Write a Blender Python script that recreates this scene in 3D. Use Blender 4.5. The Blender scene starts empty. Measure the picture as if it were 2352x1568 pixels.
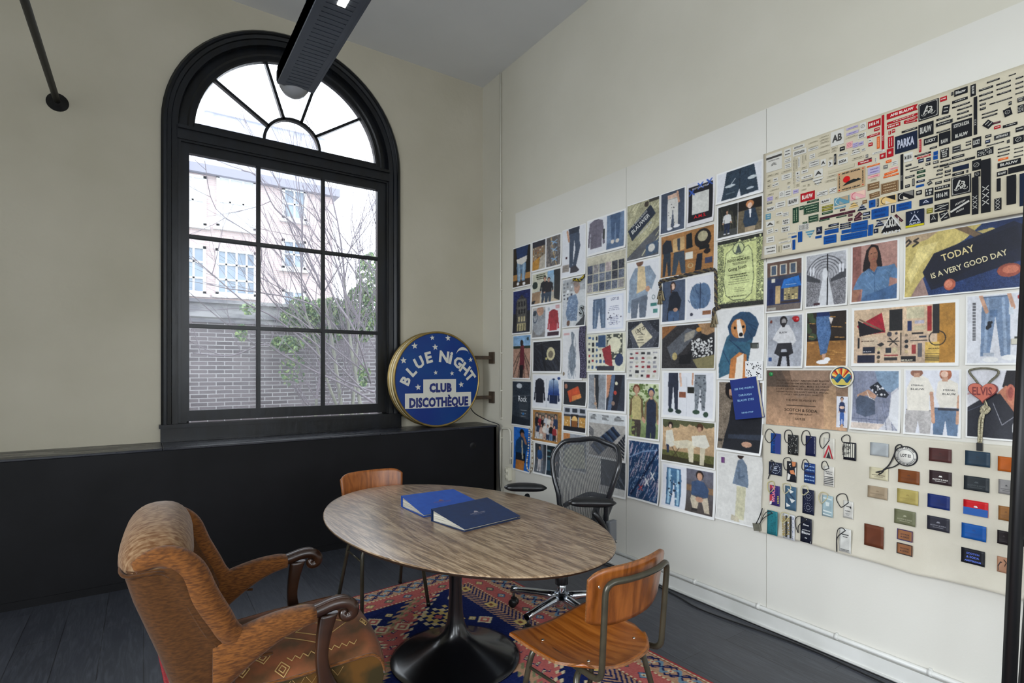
import bpy, math, random
import numpy as np
from mathutils import Vector, Matrix
PI = math.pi
SC = bpy.context.scene
COL = SC.collection

# ---------------------------------------------------------------- camera
F_PX, CX, HY, EYE = 1232.0, 1176.0, 848.0, 1.5
YAW = math.atan2(846.0, 1232.0)          # looking this far to the right of +Y
cam_d = bpy.data.cameras.new('camera')
cam_d.sensor_width = 36.0
cam_d.lens = F_PX / 2352.0 * 36.0
cam_d.shift_y = (HY - 784.0) / 2352.0
cam_d.clip_start = 0.05
cam = bpy.data.objects.new('camera', cam_d)
COL.objects.link(cam)
cam.location = (0, 0, EYE)
cam.rotation_euler = (PI / 2, 0, -YAW)
SC.camera = cam

# ---------------------------------------------------------------- view + world
SC.view_settings.view_transform = 'Standard'
SC.view_settings.look = 'None'
SC.view_settings.gamma = 1.0
SC.view_settings.use_curve_mapping = False
SC.view_settings.exposure = 0.0
world = bpy.data.worlds.new('overcast_sky')
SC.world = world
world.use_nodes = True
_bg = world.node_tree.nodes['Background']
_bg.inputs['Color'].default_value = (0.86, 0.93, 1.0, 1)
_bg.inputs['Strength'].default_value = 3.4


def area(name, loc, rot, sx, sy, power, color):
    d = bpy.data.lights.new(name, 'AREA')
    d.shape = 'RECTANGLE'; d.size = sx; d.size_y = sy
    d.energy = power; d.color = color
    o = bpy.data.objects.new(name, d); COL.objects.link(o)
    o.location = loc; o.rotation_euler = rot
    return o


# daylight falling through the tall windows behind and beside the camera
for _l in (area('daylight_side_window', (-3.95, 0.2, 2.6), (0, -PI / 2 + 0.55, 0), 2.8, 2.0, 122, (0.90, 0.95, 1.0)),
           area('daylight_side_window', (-3.95, -2.4, 2.6), (0, -PI / 2 + 0.55, 0), 2.8, 2.0, 62, (0.90, 0.95, 1.0)),
           area('daylight_rear_window', (-1.4, -4.4, 2.6), (PI / 2 - 0.4, 0, 0), 2.2, 2.8, 16, (0.93, 0.96, 1.0)),
           area('daylight_rear_window', (1.5, -4.4, 2.6), (PI / 2 - 0.4, 0, 0), 2.2, 2.8, 12, (0.93, 0.96, 1.0))):
    _l.data.spread = math.radians(115)


# ---------------------------------------------------------------- helpers
def lin(c):
    """sRGB 0..255 triple -> linear rgba"""
    o = []
    for v in c[:3]:
        v = max(0.0, min(1.0, v / 255.0))
        o.append(v / 12.92 if v <= 0.04045 else ((v + 0.055) / 1.055) ** 2.4)
    return (o[0], o[1], o[2], 1.0)


def ray(px, py):
    l = (px - CX) / F_PX; u = (HY - py) / F_PX
    s, c = math.sin(YAW), math.cos(YAW)
    return Vector((s + c * l, c - s * l, u))


def on_x(px, py, X):
    r = ray(px, py); return Vector((0, 0, EYE)) + r * (X / r.x)


def on_y(px, py, Y):
    r = ray(px, py); return Vector((0, 0, EYE)) + r * (Y / r.y)


def on_z(px, py, Z):
    r = ray(px, py); return Vector((0, 0, EYE)) + r * ((Z - EYE) / r.z)


_M = {}


def nd(t, kind, **kw):
    n = t.nodes.new(kind)
    for k, v in kw.items():
        setattr(n, k, v)
    return n


def mat(name, col, rough=0.5, metal=0.0, spec=0.5, emit=None, es=1.0, coat=0.0,
        col2=None, scale=6.0, stretch=(1, 1, 1), detail=4.0, lo=0.35, hi=0.65, bump=0.0, bscale=None, bdist=0.002, sheen=0.0,
        rough2=None):
    """one procedural material; col/col2 mixed by stretched noise, optional bump"""
    if name in _M:
        return _M[name]
    m = bpy.data.materials.new(name); m.use_nodes = True
    t = m.node_tree; b = t.nodes['Principled BSDF']; L = t.links
    b.inputs['Base Color'].default_value = lin(col)
    b.inputs['Roughness'].default_value = rough
    b.inputs['Metallic'].default_value = metal
    b.inputs['Specular IOR Level'].default_value = spec
    if coat:
        b.inputs['Coat Weight'].default_value = coat; b.inputs['Coat Roughness'].default_value = 0.12
    if sheen:
        b.inputs['Sheen Weight'].default_value = sheen
    if emit:
        b.inputs['Emission Color'].default_value = lin(emit); b.inputs['Emission Strength'].default_value = es
    if col2 or bump:
        tc = nd(t, 'ShaderNodeTexCoord'); mp = nd(t, 'ShaderNodeMapping')
        L.new(tc.outputs['Object'], mp.inputs['Vector'])
        mp.inputs['Scale'].default_value = stretch
        nz = nd(t, 'ShaderNodeTexNoise'); nz.inputs['Scale'].default_value = scale
        nz.inputs['Detail'].default_value = detail
        L.new(mp.outputs['Vector'], nz.inputs['Vector'])
        if col2:
            r = nd(t, 'ShaderNodeMapRange'); r.inputs['From Min'].default_value = lo; r.inputs['From Max'].default_value = hi
            L.new(nz.outputs['Fac'], r.inputs['Value'])
            mx = nd(t, 'ShaderNodeMix', data_type='RGBA')
            mx.inputs[6].default_value = lin(col); mx.inputs[7].default_value = lin(col2)
            L.new(r.outputs['Result'], mx.inputs[0]); L.new(mx.outputs[2], b.inputs['Base Color'])
            if rough2 is not None:
                r2 = nd(t, 'ShaderNodeMapRange'); r2.inputs['To Min'].default_value = rough; r2.inputs['To Max'].default_value = rough2
                L.new(r.outputs['Result'], r2.inputs['Value']); L.new(r2.outputs['Result'], b.inputs['Roughness'])
        if bump:
            nb = nz
            if bscale:
                nb = nd(t, 'ShaderNodeTexNoise'); nb.inputs['Scale'].default_value = bscale; nb.inputs['Detail'].default_value = 3
                L.new(mp.outputs['Vector'], nb.inputs['Vector'])
            bp = nd(t, 'ShaderNodeBump'); bp.inputs['Strength'].default_value = bump; bp.inputs['Distance'].default_value = bdist
            L.new(nb.outputs['Fac'], bp.inputs['Height']); L.new(bp.outputs['Normal'], b.inputs['Normal'])
    _M[name] = m
    return m


def vmat(name, rough=0.6, spec=0.3, layer='paint', bump=0.0, bscale=300):
    """material that takes its colour from the mesh's own colour layer"""
    if name in _M:
        return _M[name]
    m = bpy.data.materials.new(name); m.use_nodes = True
    t = m.node_tree; b = t.nodes['Principled BSDF']
    a = nd(t, 'ShaderNodeVertexColor'); a.layer_name = layer
    t.links.new(a.outputs['Color'], b.inputs['Base Color'])
    b.inputs['Roughness'].default_value = rough; b.inputs['Specular IOR Level'].default_value = spec
    if bump:
        tc = nd(t, 'ShaderNodeTexCoord'); nz = nd(t, 'ShaderNodeTexNoise'); nz.inputs['Scale'].default_value = bscale
        bp = nd(t, 'ShaderNodeBump'); bp.inputs['Strength'].default_value = bump; bp.inputs['Distance'].default_value = 0.002
        t.links.new(tc.outputs['Object'], nz.inputs['Vector']); t.links.new(nz.outputs['Fac'], bp.inputs['Height']); t.links.new(bp.outputs['Normal'], b.inputs['Normal'])
    _M[name] = m
    return m


class MB:
    """collects shapes, then links them as ONE mesh object"""
    def __init__(s):
        s.v = []; s.f = []; s.m = []; s.sm = []

    def add(s, vs, fs, mi=0, smooth=False):
        o = len(s.v)
        s.v.extend([tuple(p) for p in vs])
        for f in fs:
            s.f.append([i + o for i in f]); s.m.append(mi); s.sm.append(smooth)
        return s

    def box(s, a, b, mi=0, bev=0.0, M=None):
        x0, y0, z0 = [min(a[i], b[i]) for i in range(3)]; x1, y1, z1 = [max(a[i], b[i]) for i in range(3)]
        if bev > 0:
            e = min(bev, (x1 - x0) / 2.01, (y1 - y0) / 2.01, (z1 - z0) / 2.01)
            c = e * 0.3
            vs = []; 
            # rounded in plan and at top/bottom rims
            ring = lambda d, z: [(x0 + d + e, y0 + d, z), (x1 - d - e, y0 + d, z), (x1 - d - c, y0 + d + c, z), (x1 - d, y0 + d + e, z), (x1 - d, y1 - d - e, z), (x1 - d - c, y1 - d - c, z), (x1 - d - e, y1 - d, z), (x0 + d + e, y1 - d, z), (x0 + d + c, y1 - d - c, z), (x0 + d, y1 - d - e, z), (x0 + d, y0 + d + e, z), (x0 + d + c, y0 + d + c, z)]
            e2 = e
            def rg(d, z):
                n = []
                for (x, y, zz) in ring(0, z):
                    cx_, cy_ = (x0 + x1) / 2, (y0 + y1) / 2
                    x = min(max(x, x0 + d), x1 - d); y = min(max(y, y0 + d), y1 - d)
                    n.append((x, y, zz))
                return n
            rings = [rg(e, z0), rg(c, z0 + c), rg(0, z0 + e), rg(0, z1 - e), rg(c, z1 - c), rg(e, z1)]
            for r_ in rings:
                vs += r_
            fs = []
            for k in range(5):
                for i in range(12):
                    j = (i + 1) % 12
                    fs.append((k * 12 + i, k * 12 + j, (k + 1) * 12 + j, (k + 1) * 12 + i))
            fs.append(tuple(range(11, -1, -1))); fs.append(tuple(60 + i for i in range(12)))
        else:
            vs = [(x0, y0, z0), (x1, y0, z0), (x1, y1, z0), (x0, y1, z0), (x0, y0, z1), (x1, y0, z1), (x1, y1, z1), (x0, y1, z1)]
            fs = [(3, 2, 1, 0), (4, 5, 6, 7), (0, 1, 5, 4), (1, 2, 6, 5), (2, 3, 7, 6), (3, 0, 4, 7)]
        if M is not None:
            vs = [tuple(M @ Vector(p)) for p in vs]
        return s.add(vs, fs, mi, False)

    def loft(s, rings, mi=0, smooth=True, cap=True, closed=True):
        n = len(rings[0]); vs = [p for r in rings for p in r]; fs = []
        for k in range(len(rings) - 1):
            for i in range(n if closed else n - 1):
                j = (i + 1) % n
                fs.append((k * n + i, k * n + j, (k + 1) * n + j, (k + 1) * n + i))
        s.add(vs, fs, mi, smooth)
        if cap and closed:
            o = len(s.v) - len(vs)
            s.f.append([o + i for i in range(n - 1, -1, -1)]); s.m.append(mi); s.sm.append(False)
            q = o + (len(rings) - 1) * n
            s.f.append([q + i for i in range(n)]); s.m.append(mi); s.sm.append(False)
        return s

    def tube(s, pts, r, mi=0, n=10, cap=True, flat=1.0):
        """tube along points; r a number or a list; flat squashes the section vertically"""
        P = [Vector(p) for p in pts]
        rs = r if isinstance(r, (list, tuple)) else [r] * len(P)
        T = []
        for i in range(len(P)):
            a = P[max(0, i - 1)]; b = P[min(len(P) - 1, i + 1)]
            T.append((b - a).normalized())
        up = Vector((0, 0, 1)) if abs(T[0].z) < 0.9 else Vector((1, 0, 0))
        u = T[0].cross(up).normalized(); rings = []
        for i, p in enumerate(P):
            u = (u - T[i] * u.dot(T[i]))
            u = u.normalized() if u.length > 1e-6 else T[i].orthogonal().normalized()
            w = T[i].cross(u).normalized()
            rings.append([tuple(p + (u * math.cos(2 * PI * k / n) + w * math.sin(2 * PI * k / n) * flat) * rs[i]) for k in range(n)])
        return s.loft(rings, mi, True, cap)

    def lathe(s, prof, mi=0, n=32, c=(0, 0, 0), sx=1.0, sy=1.0, cap=True, axis='z'):
        rings = []
        for (r, h) in prof:
            rg = []
            for k in range(n):
                a = 2 * PI * k / n
                x, y = r * sx * math.cos(a), r * sy * math.sin(a)
                rg.append({'z': (c[0] + x, c[1] + y, c[2] + h), 'y': (c[0] + x, c[1] + h, c[2] + y), 'x': (c[0] + h, c[1] + x, c[2] + y)}[axis])
            rings.append(rg)
        return s.loft(rings, mi, True, cap)

    def grid(s, fn, nu, nv, mi=0, smooth=True):
        """fn(u,v)->point"""
        vs = [fn(i / nu, j / nv) for j in range(nv + 1) for i in range(nu + 1)]
        fs = [(j * (nu + 1) + i, j * (nu + 1) + i + 1, (j + 1) * (nu + 1) + i + 1, (j + 1) * (nu + 1) + i) for j in range(nv) for i in range(nu)]
        return s.add(vs, fs, mi, smooth)

    def shell(s, fn, th, nu, nv, mi=0, mi_edge=None):
        """fn(u,v) front surface; a plate of thickness th along its own normals"""
        def P(u, v):
            return Vector(fn(u, v))
        F = []; B = []
        for j in range(nv + 1):
            for i in range(nu + 1):
                u, v = i / nu, j / nv; e = 1e-3
                p = P(u, v)
                du = P(min(1, u + e), v) - P(max(0, u - e), v); dv = P(u, min(1, v + e)) - P(u, max(0, v - e))
                nrm = du.cross(dv); nrm = nrm.normalized() if nrm.length > 1e-9 else Vector((0, 0, 1))
                F.append(p); B.append(p - nrm * th)
        N = (nu + 1) * (nv + 1); fs = []; es = []
        ix = lambda i, j: j * (nu + 1) + i
        for j in range(nv):
            for i in range(nu):
                fs.append((ix(i, j), ix(i + 1, j), ix(i + 1, j + 1), ix(i, j + 1)))
                fs.append((N + ix(i, j), N + ix(i, j + 1), N + ix(i + 1, j + 1), N + ix(i + 1, j)))
        for i in range(nu):
            es.append((ix(i, 0), N + ix(i, 0), N + ix(i + 1, 0), ix(i + 1, 0)))
            es.append((ix(i, nv), ix(i + 1, nv), N + ix(i + 1, nv), N + ix(i, nv)))
        for j in range(nv):
            es.append((ix(0, j), ix(0, j + 1), N + ix(0, j + 1), N + ix(0, j)))
            es.append((ix(nu, j), N + ix(nu, j), N + ix(nu, j + 1), ix(nu, j + 1)))
        o = len(s.v)
        s.add(F + B, fs, mi, True)
        for f in es:
            s.f.append([i + o for i in f]); s.m.append(mi if mi_edge is None else mi_edge); s.sm.append(False)
        return s

    def prism(s, pts, z0, z1, mi=0, M=None):
        """polygon in xy extruded in z"""
        n = len(pts)
        vs = [(p[0], p[1], z0) for p in pts] + [(p[0], p[1], z1) for p in pts]
        fs = [tuple(range(n - 1, -1, -1)), tuple(range(n, 2 * n))] + [(i, (i + 1) % n, n + (i + 1) % n, n + i) for i in range(n)]
        if M is not None:
            vs = [tuple(M @ Vector(p)) for p in vs]
        return s.add(vs, fs, mi)

    def ball(s, c, r, mi=0, n=10, sz=1.0):
        prof = [(max(1e-4, r * math.sin(PI * k / (n // 2 + 1))), -r * sz * math.cos(PI * k / (n // 2 + 1))) for k in range(n // 2 + 2)]
        return s.lathe(prof, mi, n, c)

    def build(s, name, mats, parent=None, loc=None, rot=None, auto=None):
        me = bpy.data.meshes.new(name)
        me.from_pydata(s.v, [], s.f); 
        if not isinstance(mats, (list, tuple)):
            mats = [mats]
        for m in mats:
            me.materials.append(m)
        me.polygons.foreach_set('material_index', s.m)
        me.polygons.foreach_set('use_smooth', s.sm)
        me.update()
        o = bpy.data.objects.new(name, me); COL.objects.link(o)
        if parent: o.parent = parent
        if loc: o.location = loc
        if rot: o.rotation_euler = rot
        return o


def smooth_path(pts, n=6):
    """Catmull-Rom through points"""
    P = [Vector(p) for p in pts]; out = []
    for i in range(len(P) - 1):
        p0 = P[max(0, i - 1)]; p1 = P[i]; p2 = P[i + 1]; p3 = P[min(len(P) - 1, i + 2)]
        for k in range(n):
            t = k / n
            out.append(0.5 * ((2 * p1) + (p2 - p0) * t + (2 * p0 - 5 * p1 + 4 * p2 - p3) * t * t + (3 * p1 - p0 - 3 * p2 + p3) * t ** 3))
    out.append(P[-1])
    return out


def rounded(pts, r, n=5):
    """polyline with its inner corners rounded by radius r"""
    P = [Vector(p) for p in pts]; out = [P[0]]
    for i in range(1, len(P) - 1):
        a = (P[i - 1] - P[i]); b = (P[i + 1] - P[i]); d = min(r, a.length * .49, b.length * .49)
        A = P[i] + a.normalized() * d; B = P[i] + b.normalized() * d
        for k in range(n + 1):
            t = k / n
            out.append(A * (1 - t) ** 2 + P[i] * 2 * t * (1 - t) + B * t * t)
    out.append(P[-1])
    return out


def tag(o, label=None, cat=None, group=None, kind=None):
    if label: o['label'] = label
    if cat: o['category'] = cat
    if group: o['group'] = group
    if kind: o['kind'] = kind
    return o


def struct(o):
    o['kind'] = 'structure'; return o


def thing(name, label, cat, loc=(0, 0, 0), rz=0.0, group=None):
    o = bpy.data.objects.new(name, None); COL.objects.link(o)
    o.empty_display_size = 0.1
    o.location = loc; o.rotation_euler = (0, 0, rz)
    return tag(o, label, cat, group)


def copy_tree(o, parent=None):
    c = o.copy(); COL.objects.link(c)
    if parent: c.parent = parent
    for ch in [x for x in bpy.data.objects if x.parent == o]:
        copy_tree(ch, c)
    return c


_TX = {}


def text_geo(s, bold=0.0, spacing=1.0, res=2):
    """flat letters: verts (x,y) with the word centred on 0, height of caps = 1"""
    k = (s, bold, spacing, res)
    if k in _TX:
        return _TX[k]
    c = bpy.data.curves.new('t', 'FONT'); c.body = s; c.size = 1.4; c.offset = bold; c.space_character = spacing
    c.align_x = 'CENTER'; c.resolution_u = res; c.fill_mode = 'FRONT'
    o = bpy.data.objects.new('t', c)
    me = bpy.data.meshes.new_from_object(o)
    vs = [tuple(v.co) for v in me.vertices]; fs = [tuple(p.vertices) for p in me.polygons]
    if vs:
        ys = [v[1] for v in vs]; xs = [v[0] for v in vs]
        mx = (max(xs) + min(xs)) / 2; lo = min(ys) if not any(ch in s for ch in 'gjpqyQ,;') else 0.0
        vs = [(v[0] - mx, v[1] - lo) for v in vs]
    w = (max(v[0] for v in vs) * 2) if vs else 1
    hh = max(v[1] for v in vs) if vs else 1
    bpy.data.objects.remove(o); bpy.data.curves.remove(c); bpy.data.meshes.remove(me)
    _TX[k] = (vs, fs, w, hh)
    return _TX[k]


def put_text(mb, s, at, mi, bold=0.0, spacing=1.0, height=None, width=None, squeeze=1.0):
    """at(x,y)->3D point for planar text coords in metres (x right, y up)"""
    vs, fs, w, hh = text_geo(s, bold, spacing)
    if not vs:
        return
    if height is None:
        k = width / w; kx = k
    else:
        k = height / hh; kx = k * squeeze
        if width: kx = width / w
    mb.add([at(v[0] * kx, v[1] * k) for v in vs], fs, mi)
# ================================================================ the room
XR, YW, ZC = 3.0, 4.92, 4.52           # right wall, window wall, ceiling
XL, YB = -3.9, -4.3                     # side and rear walls, out of the frame
WX, WR, WZ = 1.08, 0.97, 3.41           # arched window: centre, outer radius, spring line
WX0, WX1 = WX - WR, WX + WR

plaster = mat('beige_plaster', (190, 184, 167), 0.85, spec=0.2, col2=(178, 172, 154), scale=1.3, detail=6, lo=.3, hi=.7, bump=0.35, bscale=9, bdist=0.012)
plaster_r = mat('beige_wall_paint', (213, 209, 195), 0.8, spec=0.25, col2=(205, 201, 186), scale=1.1, detail=5, bump=0.25, bscale=60, bdist=0.002)
white_paint = mat('white_wall_panel', (218, 216, 208), 0.75, spec=0.25, col2=(211, 208, 198), scale=0.9, detail=4, bump=0.3, bscale=90, bdist=0.0015)
ceil_m = mat('ceiling_paint', (226, 227, 228), 0.9, spec=0.1, col2=(218, 219, 220), scale=0.8)
black_gloss = mat('black_gloss_paint', (13, 17, 24), 0.3, spec=0.4, col2=(8, 9, 12), scale=14, stretch=(1, 1, .25), detail=6, lo=.4, hi=.6, bump=0.5, bscale=20, bdist=0.003)
black_satin = mat('black_satin_paint', (13, 13, 17), 0.5, spec=0.25, col2=(9, 9, 12), scale=3, detail=5, rough2=.6)
ledge_m = mat('dark_ledge_paint', (36, 38, 46), 0.2, spec=0.6, col2=(26, 28, 36), scale=7, stretch=(.4, 2, 1), detail=6, rough2=.42)
white_trim = mat('white_gloss_trim', (222, 222, 218), 0.4, col2=(210, 210, 205), scale=5)
pipe_paint = mat('painted_pipe', (206, 203, 190), 0.45, col2=(198, 194, 180), scale=8)


def floor_material():
    m = bpy.data.materials.new('dark_plank_floor'); m.use_nodes = True
    t = m.node_tree; b = t.nodes['Principled BSDF']; L = t.links
    tc = nd(t, 'ShaderNodeTexCoord'); mp = nd(t, 'ShaderNodeMapping')
    mp.inputs['Rotation'].default_value = (0, 0, PI / 2)
    L.new(tc.outputs['Object'], mp.inputs['Vector'])
    br = nd(t, 'ShaderNodeTexBrick'); br.offset = 0.37; br.inputs['Scale'].default_value = 1.0
    br.inputs['Brick Width'].default_value = 1.3; br.inputs['Row Height'].default_value = 0.19
    br.inputs['Mortar Size'].default_value = 0.0022; br.inputs['Mortar Smooth'].default_value = 0.3
    br.inputs['Color1'].default_value = lin((58, 61, 69)); br.inputs['Color2'].default_value = lin((46, 49, 57))
    br.inputs['Mortar'].default_value = lin((24, 25, 28))
    L.new(mp.outputs['Vector'], br.inputs['Vector'])
    m2 = nd(t, 'ShaderNodeMapping'); m2.inputs['Scale'].default_value = (9, 0.9, 1)
    L.new(tc.outputs['Object'], m2.inputs['Vector'])
    nz = nd(t, 'ShaderNodeTexNoise'); nz.inputs['Scale'].default_value = 5; nz.inputs['Detail'].default_value = 9
    nz.inputs['Distortion'].default_value = 1.6; nz.inputs['Roughness'].default_value = .62
    L.new(m2.outputs['Vector'], nz.inputs['Vector'])
    r = nd(t, 'ShaderNodeMapRange'); r.inputs['From Min'].default_value = .45; r.inputs['From Max'].default_value = .72
    L.new(nz.outputs['Fac'], r.inputs['Value'])
    mx = nd(t, 'ShaderNodeMix', data_type='RGBA'); mx.inputs[7].default_value = lin((86, 90, 99))
    mm = nd(t, 'ShaderNodeMath', operation='MULTIPLY'); mm.inputs[1].default_value = .55
    L.new(r.outputs['Result'], mm.inputs[0]); L.new(mm.outputs[0], mx.inputs[0])
    L.new(br.outputs['Color'], mx.inputs[6]); L.new(mx.outputs[2], b.inputs['Base Color'])
    n3 = nd(t, 'ShaderNodeTexNoise'); n3.inputs['Scale'].default_value = 2.2; n3.inputs['Detail'].default_value = 6
    L.new(tc.outputs['Object'], n3.inputs['Vector'])
    r3 = nd(t, 'ShaderNodeMapRange'); r3.inputs['To Min'].default_value = .34; r3.inputs['To Max'].default_value = .56; b.inputs['Specular IOR Level'].default_value = .75
    L.new(n3.outputs['Fac'], r3.inputs['Value']); L.new(r3.outputs['Result'], b.inputs['Roughness'])
    bp = nd(t, 'ShaderNodeBump'); bp.inputs['Strength'].default_value = .35; bp.inputs['Distance'].default_value = .002
    L.new(nz.outputs['Fac'], bp.inputs['Height']); 
    bp2 = nd(t, 'ShaderNodeBump'); bp2.inputs['Strength'].default_value = .5; bp2.inputs['Distance'].default_value = .003; bp2.invert = True
    L.new(br.outputs['Fac'], bp2.inputs['Height']); L.new(bp.outputs['Normal'], bp2.inputs['Normal']); L.new(bp2.outputs['Normal'], b.inputs['Normal'])
    return m


struct(MB().box((XL - .3, YB - .3, -.1), (XR + .3, YW + .3, 0)).build('floor', floor_material()))
struct(MB().box((XL - .3, YB - .3, ZC), (XR + .3, YW + .3, ZC + .2)).build('ceiling', ceil_m))
struct(MB().box((XR, YB - .3, 0), (XR + .3, YW + .3, ZC)).build('wall_right', plaster_r))
# window wall with an arched opening
w = MB()
w.box((XL - .3, YW, 0), (WX0, YW + .3, ZC)); w.box((WX1, YW, 0), (XR, YW + .3, ZC)); w.box((WX0, YW, 0), (WX1, YW + .3, 1.0))
N = 40
arc = [(WX - WR * math.cos(PI * k / N), WZ + WR * math.sin(PI * k / N)) for k in range(N + 1)]
for k in range(N):
    (xa, za), (xb, zb) = arc[k], arc[k + 1]
    w.add([(xa, YW, za), (xb, YW, zb), (xb, YW, ZC), (xa, YW, ZC), (xa, YW + .3, za), (xb, YW + .3, zb), (xb, YW + .3, ZC), (xa, YW + .3, ZC)],
          [(0, 1, 2, 3), (7, 6, 5, 4), (0, 4, 5, 1)])
struct(w.build('wall_back', plaster))
# side wall and rear wall, out of the frame, each with window openings the daylight comes through
w = MB()
for a, b in ((YB - .3, -3.4), (-1.4, -.8), (1.2, YW + .3)):
    w.box((XL - .3, a, 0), (XL, b, ZC))
for a, b in ((-3.4, -1.4), (-.8, 1.2)):
    w.box((XL - .3, a, 0), (XL, b, .9)); w.box((XL - .3, a, 4.1), (XL, b, ZC))
struct(w.build('wall_left', plaster))
w = MB()
for a, b in ((XL, -2.5), (-.3, .4), (2.6, XR)):
    w.box((a, YB - .3, 0), (b, YB, ZC))
for a, b in ((-2.5, -.3), (.4, 2.6)):
    w.box((a, YB - .3, 0), (b, YB, .9)); w.box((a, YB - .3, 4.1), (b, YB, ZC))
struct(w.build('wall_front', plaster))

# white painted boarding on the right wall, up to 3.02 m, in four boards with hairline joints
w = MB()
for a, b in ((4.30, 2.843), (2.840, 1.7405), (1.7375, .4), (.397, -1.2)):
    w.box((XR - .006, b, .085), (XR + .002, a, 3.02))
struct(w.build('trim_1', white_paint))
# baseboard with a pipe running over it
struct(MB().box((XR - .022, -2, 0), (XR, 4.5, .085)).box((XR - .03, -2, 0), (XR, 4.5, .012)).build('baseboard_right', white_trim))

# ---------------------------------------------------------------- arched window
glass = bpy.data.materials.new('veiled_window_glass'); glass.use_nodes = True
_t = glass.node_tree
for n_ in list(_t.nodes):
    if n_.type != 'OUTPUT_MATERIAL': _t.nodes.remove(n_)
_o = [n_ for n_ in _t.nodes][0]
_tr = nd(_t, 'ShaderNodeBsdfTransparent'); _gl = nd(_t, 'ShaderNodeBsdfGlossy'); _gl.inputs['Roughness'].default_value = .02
_tl = nd(_t, 'ShaderNodeBsdfTranslucent'); _tl.inputs['Color'].default_value = (.9, .93, 1, 1)  # translucent share imitates the washed-out glare veil over the panes
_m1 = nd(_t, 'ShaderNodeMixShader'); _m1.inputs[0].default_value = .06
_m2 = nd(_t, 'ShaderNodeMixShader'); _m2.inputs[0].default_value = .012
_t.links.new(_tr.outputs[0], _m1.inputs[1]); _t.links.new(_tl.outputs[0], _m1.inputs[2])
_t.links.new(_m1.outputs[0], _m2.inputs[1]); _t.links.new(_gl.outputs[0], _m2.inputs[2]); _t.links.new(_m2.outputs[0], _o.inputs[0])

win = thing('window_1', None, None, (WX, YW, 0)); win['kind'] = 'structure'


def arch_profile(mb, prof, z0, mi=0, n=36):
    """sweep a profile [(radius, y)] up the left jamb, round the arch and down the right jamb (closed loop profile)"""
    rings = []
    def P(r, y, k):
        if k == -1: return (-r, y, z0)
        if k == n + 1: return (r, y, z0)
        a = PI * k / n
        return (-r * math.cos(a), y, WZ + r * math.sin(a))
    for k in range(-1, n + 2):
        rings.append([P(r, y, k) for r, y in prof])
    mb.loft(rings, mi, False, True)


f = MB()
# moulded casing on the wall face, stepped in
arch_profile(f, [(.972, .01), (.972, -.022), (.955, -.04), (.935, -.045), (.93, -.03), (.905, -.025), (.9, -.012), (.86, -.008), (.855, .02), (.855, .12), (.96, .12)], 1.0)
f.build('casing', black_gloss, win)
f = MB()
# fixed frame behind the casing, arch only, and the fanlight rim
arch_profile(f, [(.86, .03), (.86, .10), (.785, .10), (.785, .03), (.80, .02)], 1.08)
GX0, GX1, GZ0, GZ1 = .297 - WX, 1.838 - WX, 1.174, 3.212
f.build('window_frame', black_gloss, win)
f = MB()  # fanlight sash: annulus between r .79 and .745
rings = []
for k in range(0, 37):
    a = PI * k / 36
    rings.append([(-r * math.cos(a), y, WZ + r * math.sin(a)) for r, y in ((.80, .03), (.80, .08), (.745, .08), (.745, .035), (.757, .026))])
f.loft(rings, 0, False, True)
f.box((-.80, .03, WZ - .01), (.80, .08, 3.462))
zc = 3.455
for a in (33.5, 72, 108, 146.5):
    d = Vector((math.cos(math.radians(a)), 0, math.sin(math.radians(a))))
    o_ = Vector((-.005, .055, zc)); q = Vector((-d.z, 0, d.x)) * .0115
    # run to the rim circle
    A = o_ + d * .225
    tt = .5
    while math.hypot(*(lambda p: (p.x, p.z - WZ))(o_ + d * tt)) < .755: tt += .005
    B = o_ + d * tt
    for yy0, yy1, ww in ((-.022, .025, 1.0),):
        f.add([A - q + Vector((0, yy0, 0)), A + q + Vector((0, yy0, 0)), B + q + Vector((0, yy0, 0)), B - q + Vector((0, yy0, 0)),
               A - q + Vector((0, yy1, 0)), A + q + Vector((0, yy1, 0)), B + q + Vector((0, yy1, 0)), B - q + Vector((0, yy1, 0))],
              [(0, 1, 2, 3), (7, 6, 5, 4), (0, 4, 5, 1), (1, 5, 6, 2), (2, 6, 7, 3), (3, 7, 4, 0)])
rings = []
for k in range(0, 25):
    a = PI * k / 24
    rings.append([(-.005 - r * math.cos(a), y, zc + r * math.sin(a)) for r, y in ((.242, .033), (.242, .08), (.218, .08), (.218, .033))])
f.loft(rings, 0, False, True)
f.build('fanlight_sash', black_gloss, win)
f = MB()  # transom
f.box((-.865, -.02, 3.30), (.865, .1, 3.405)); f.box((-.86, -.045, 3.375), (.86, .02, 3.40)); f.box((-.84, -.005, 3.285), (.84, .1, 3.31))
f.build('transom', black_gloss, win)
f = MB()  # lower sash
f.box((GX0, .02, GZ1), (GX1, .075, 3.30)); f.box((GX0, .02, 1.09), (GX1, .075, GZ0))
f.box((-.86, .02, 1.09), (GX0, .075, 3.3)); f.box((GX1, .02, 1.09), (.86, .075, 3.3))
f.box((-.865, .0, 1.085), (-.84, .03, 3.3)); f.box((.84, .0, 1.085), (.865, .03, 3.3))
for x in (.800 - WX, 1.335 - WX):
    f.box((x - .012, .02, GZ0), (x + .012, .06, GZ1)); f.box((x - .017, .035, GZ0), (x + .017, .058, GZ1))
for z in (2.556, 1.846):
    f.box((GX0, .024, z - .012), (GX1, .06, z + .012)); f.box((GX0, .036, z - .017), (GX1, .058, z + .017))
f.build('sash', black_gloss, win)
MB().add([(GX0, .05, GZ0), (GX1, .05, GZ0), (GX1, .05, GZ1), (GX0, .05, GZ1)], [(0, 1, 2, 3)]).build('sash_glass', glass, win)
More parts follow.
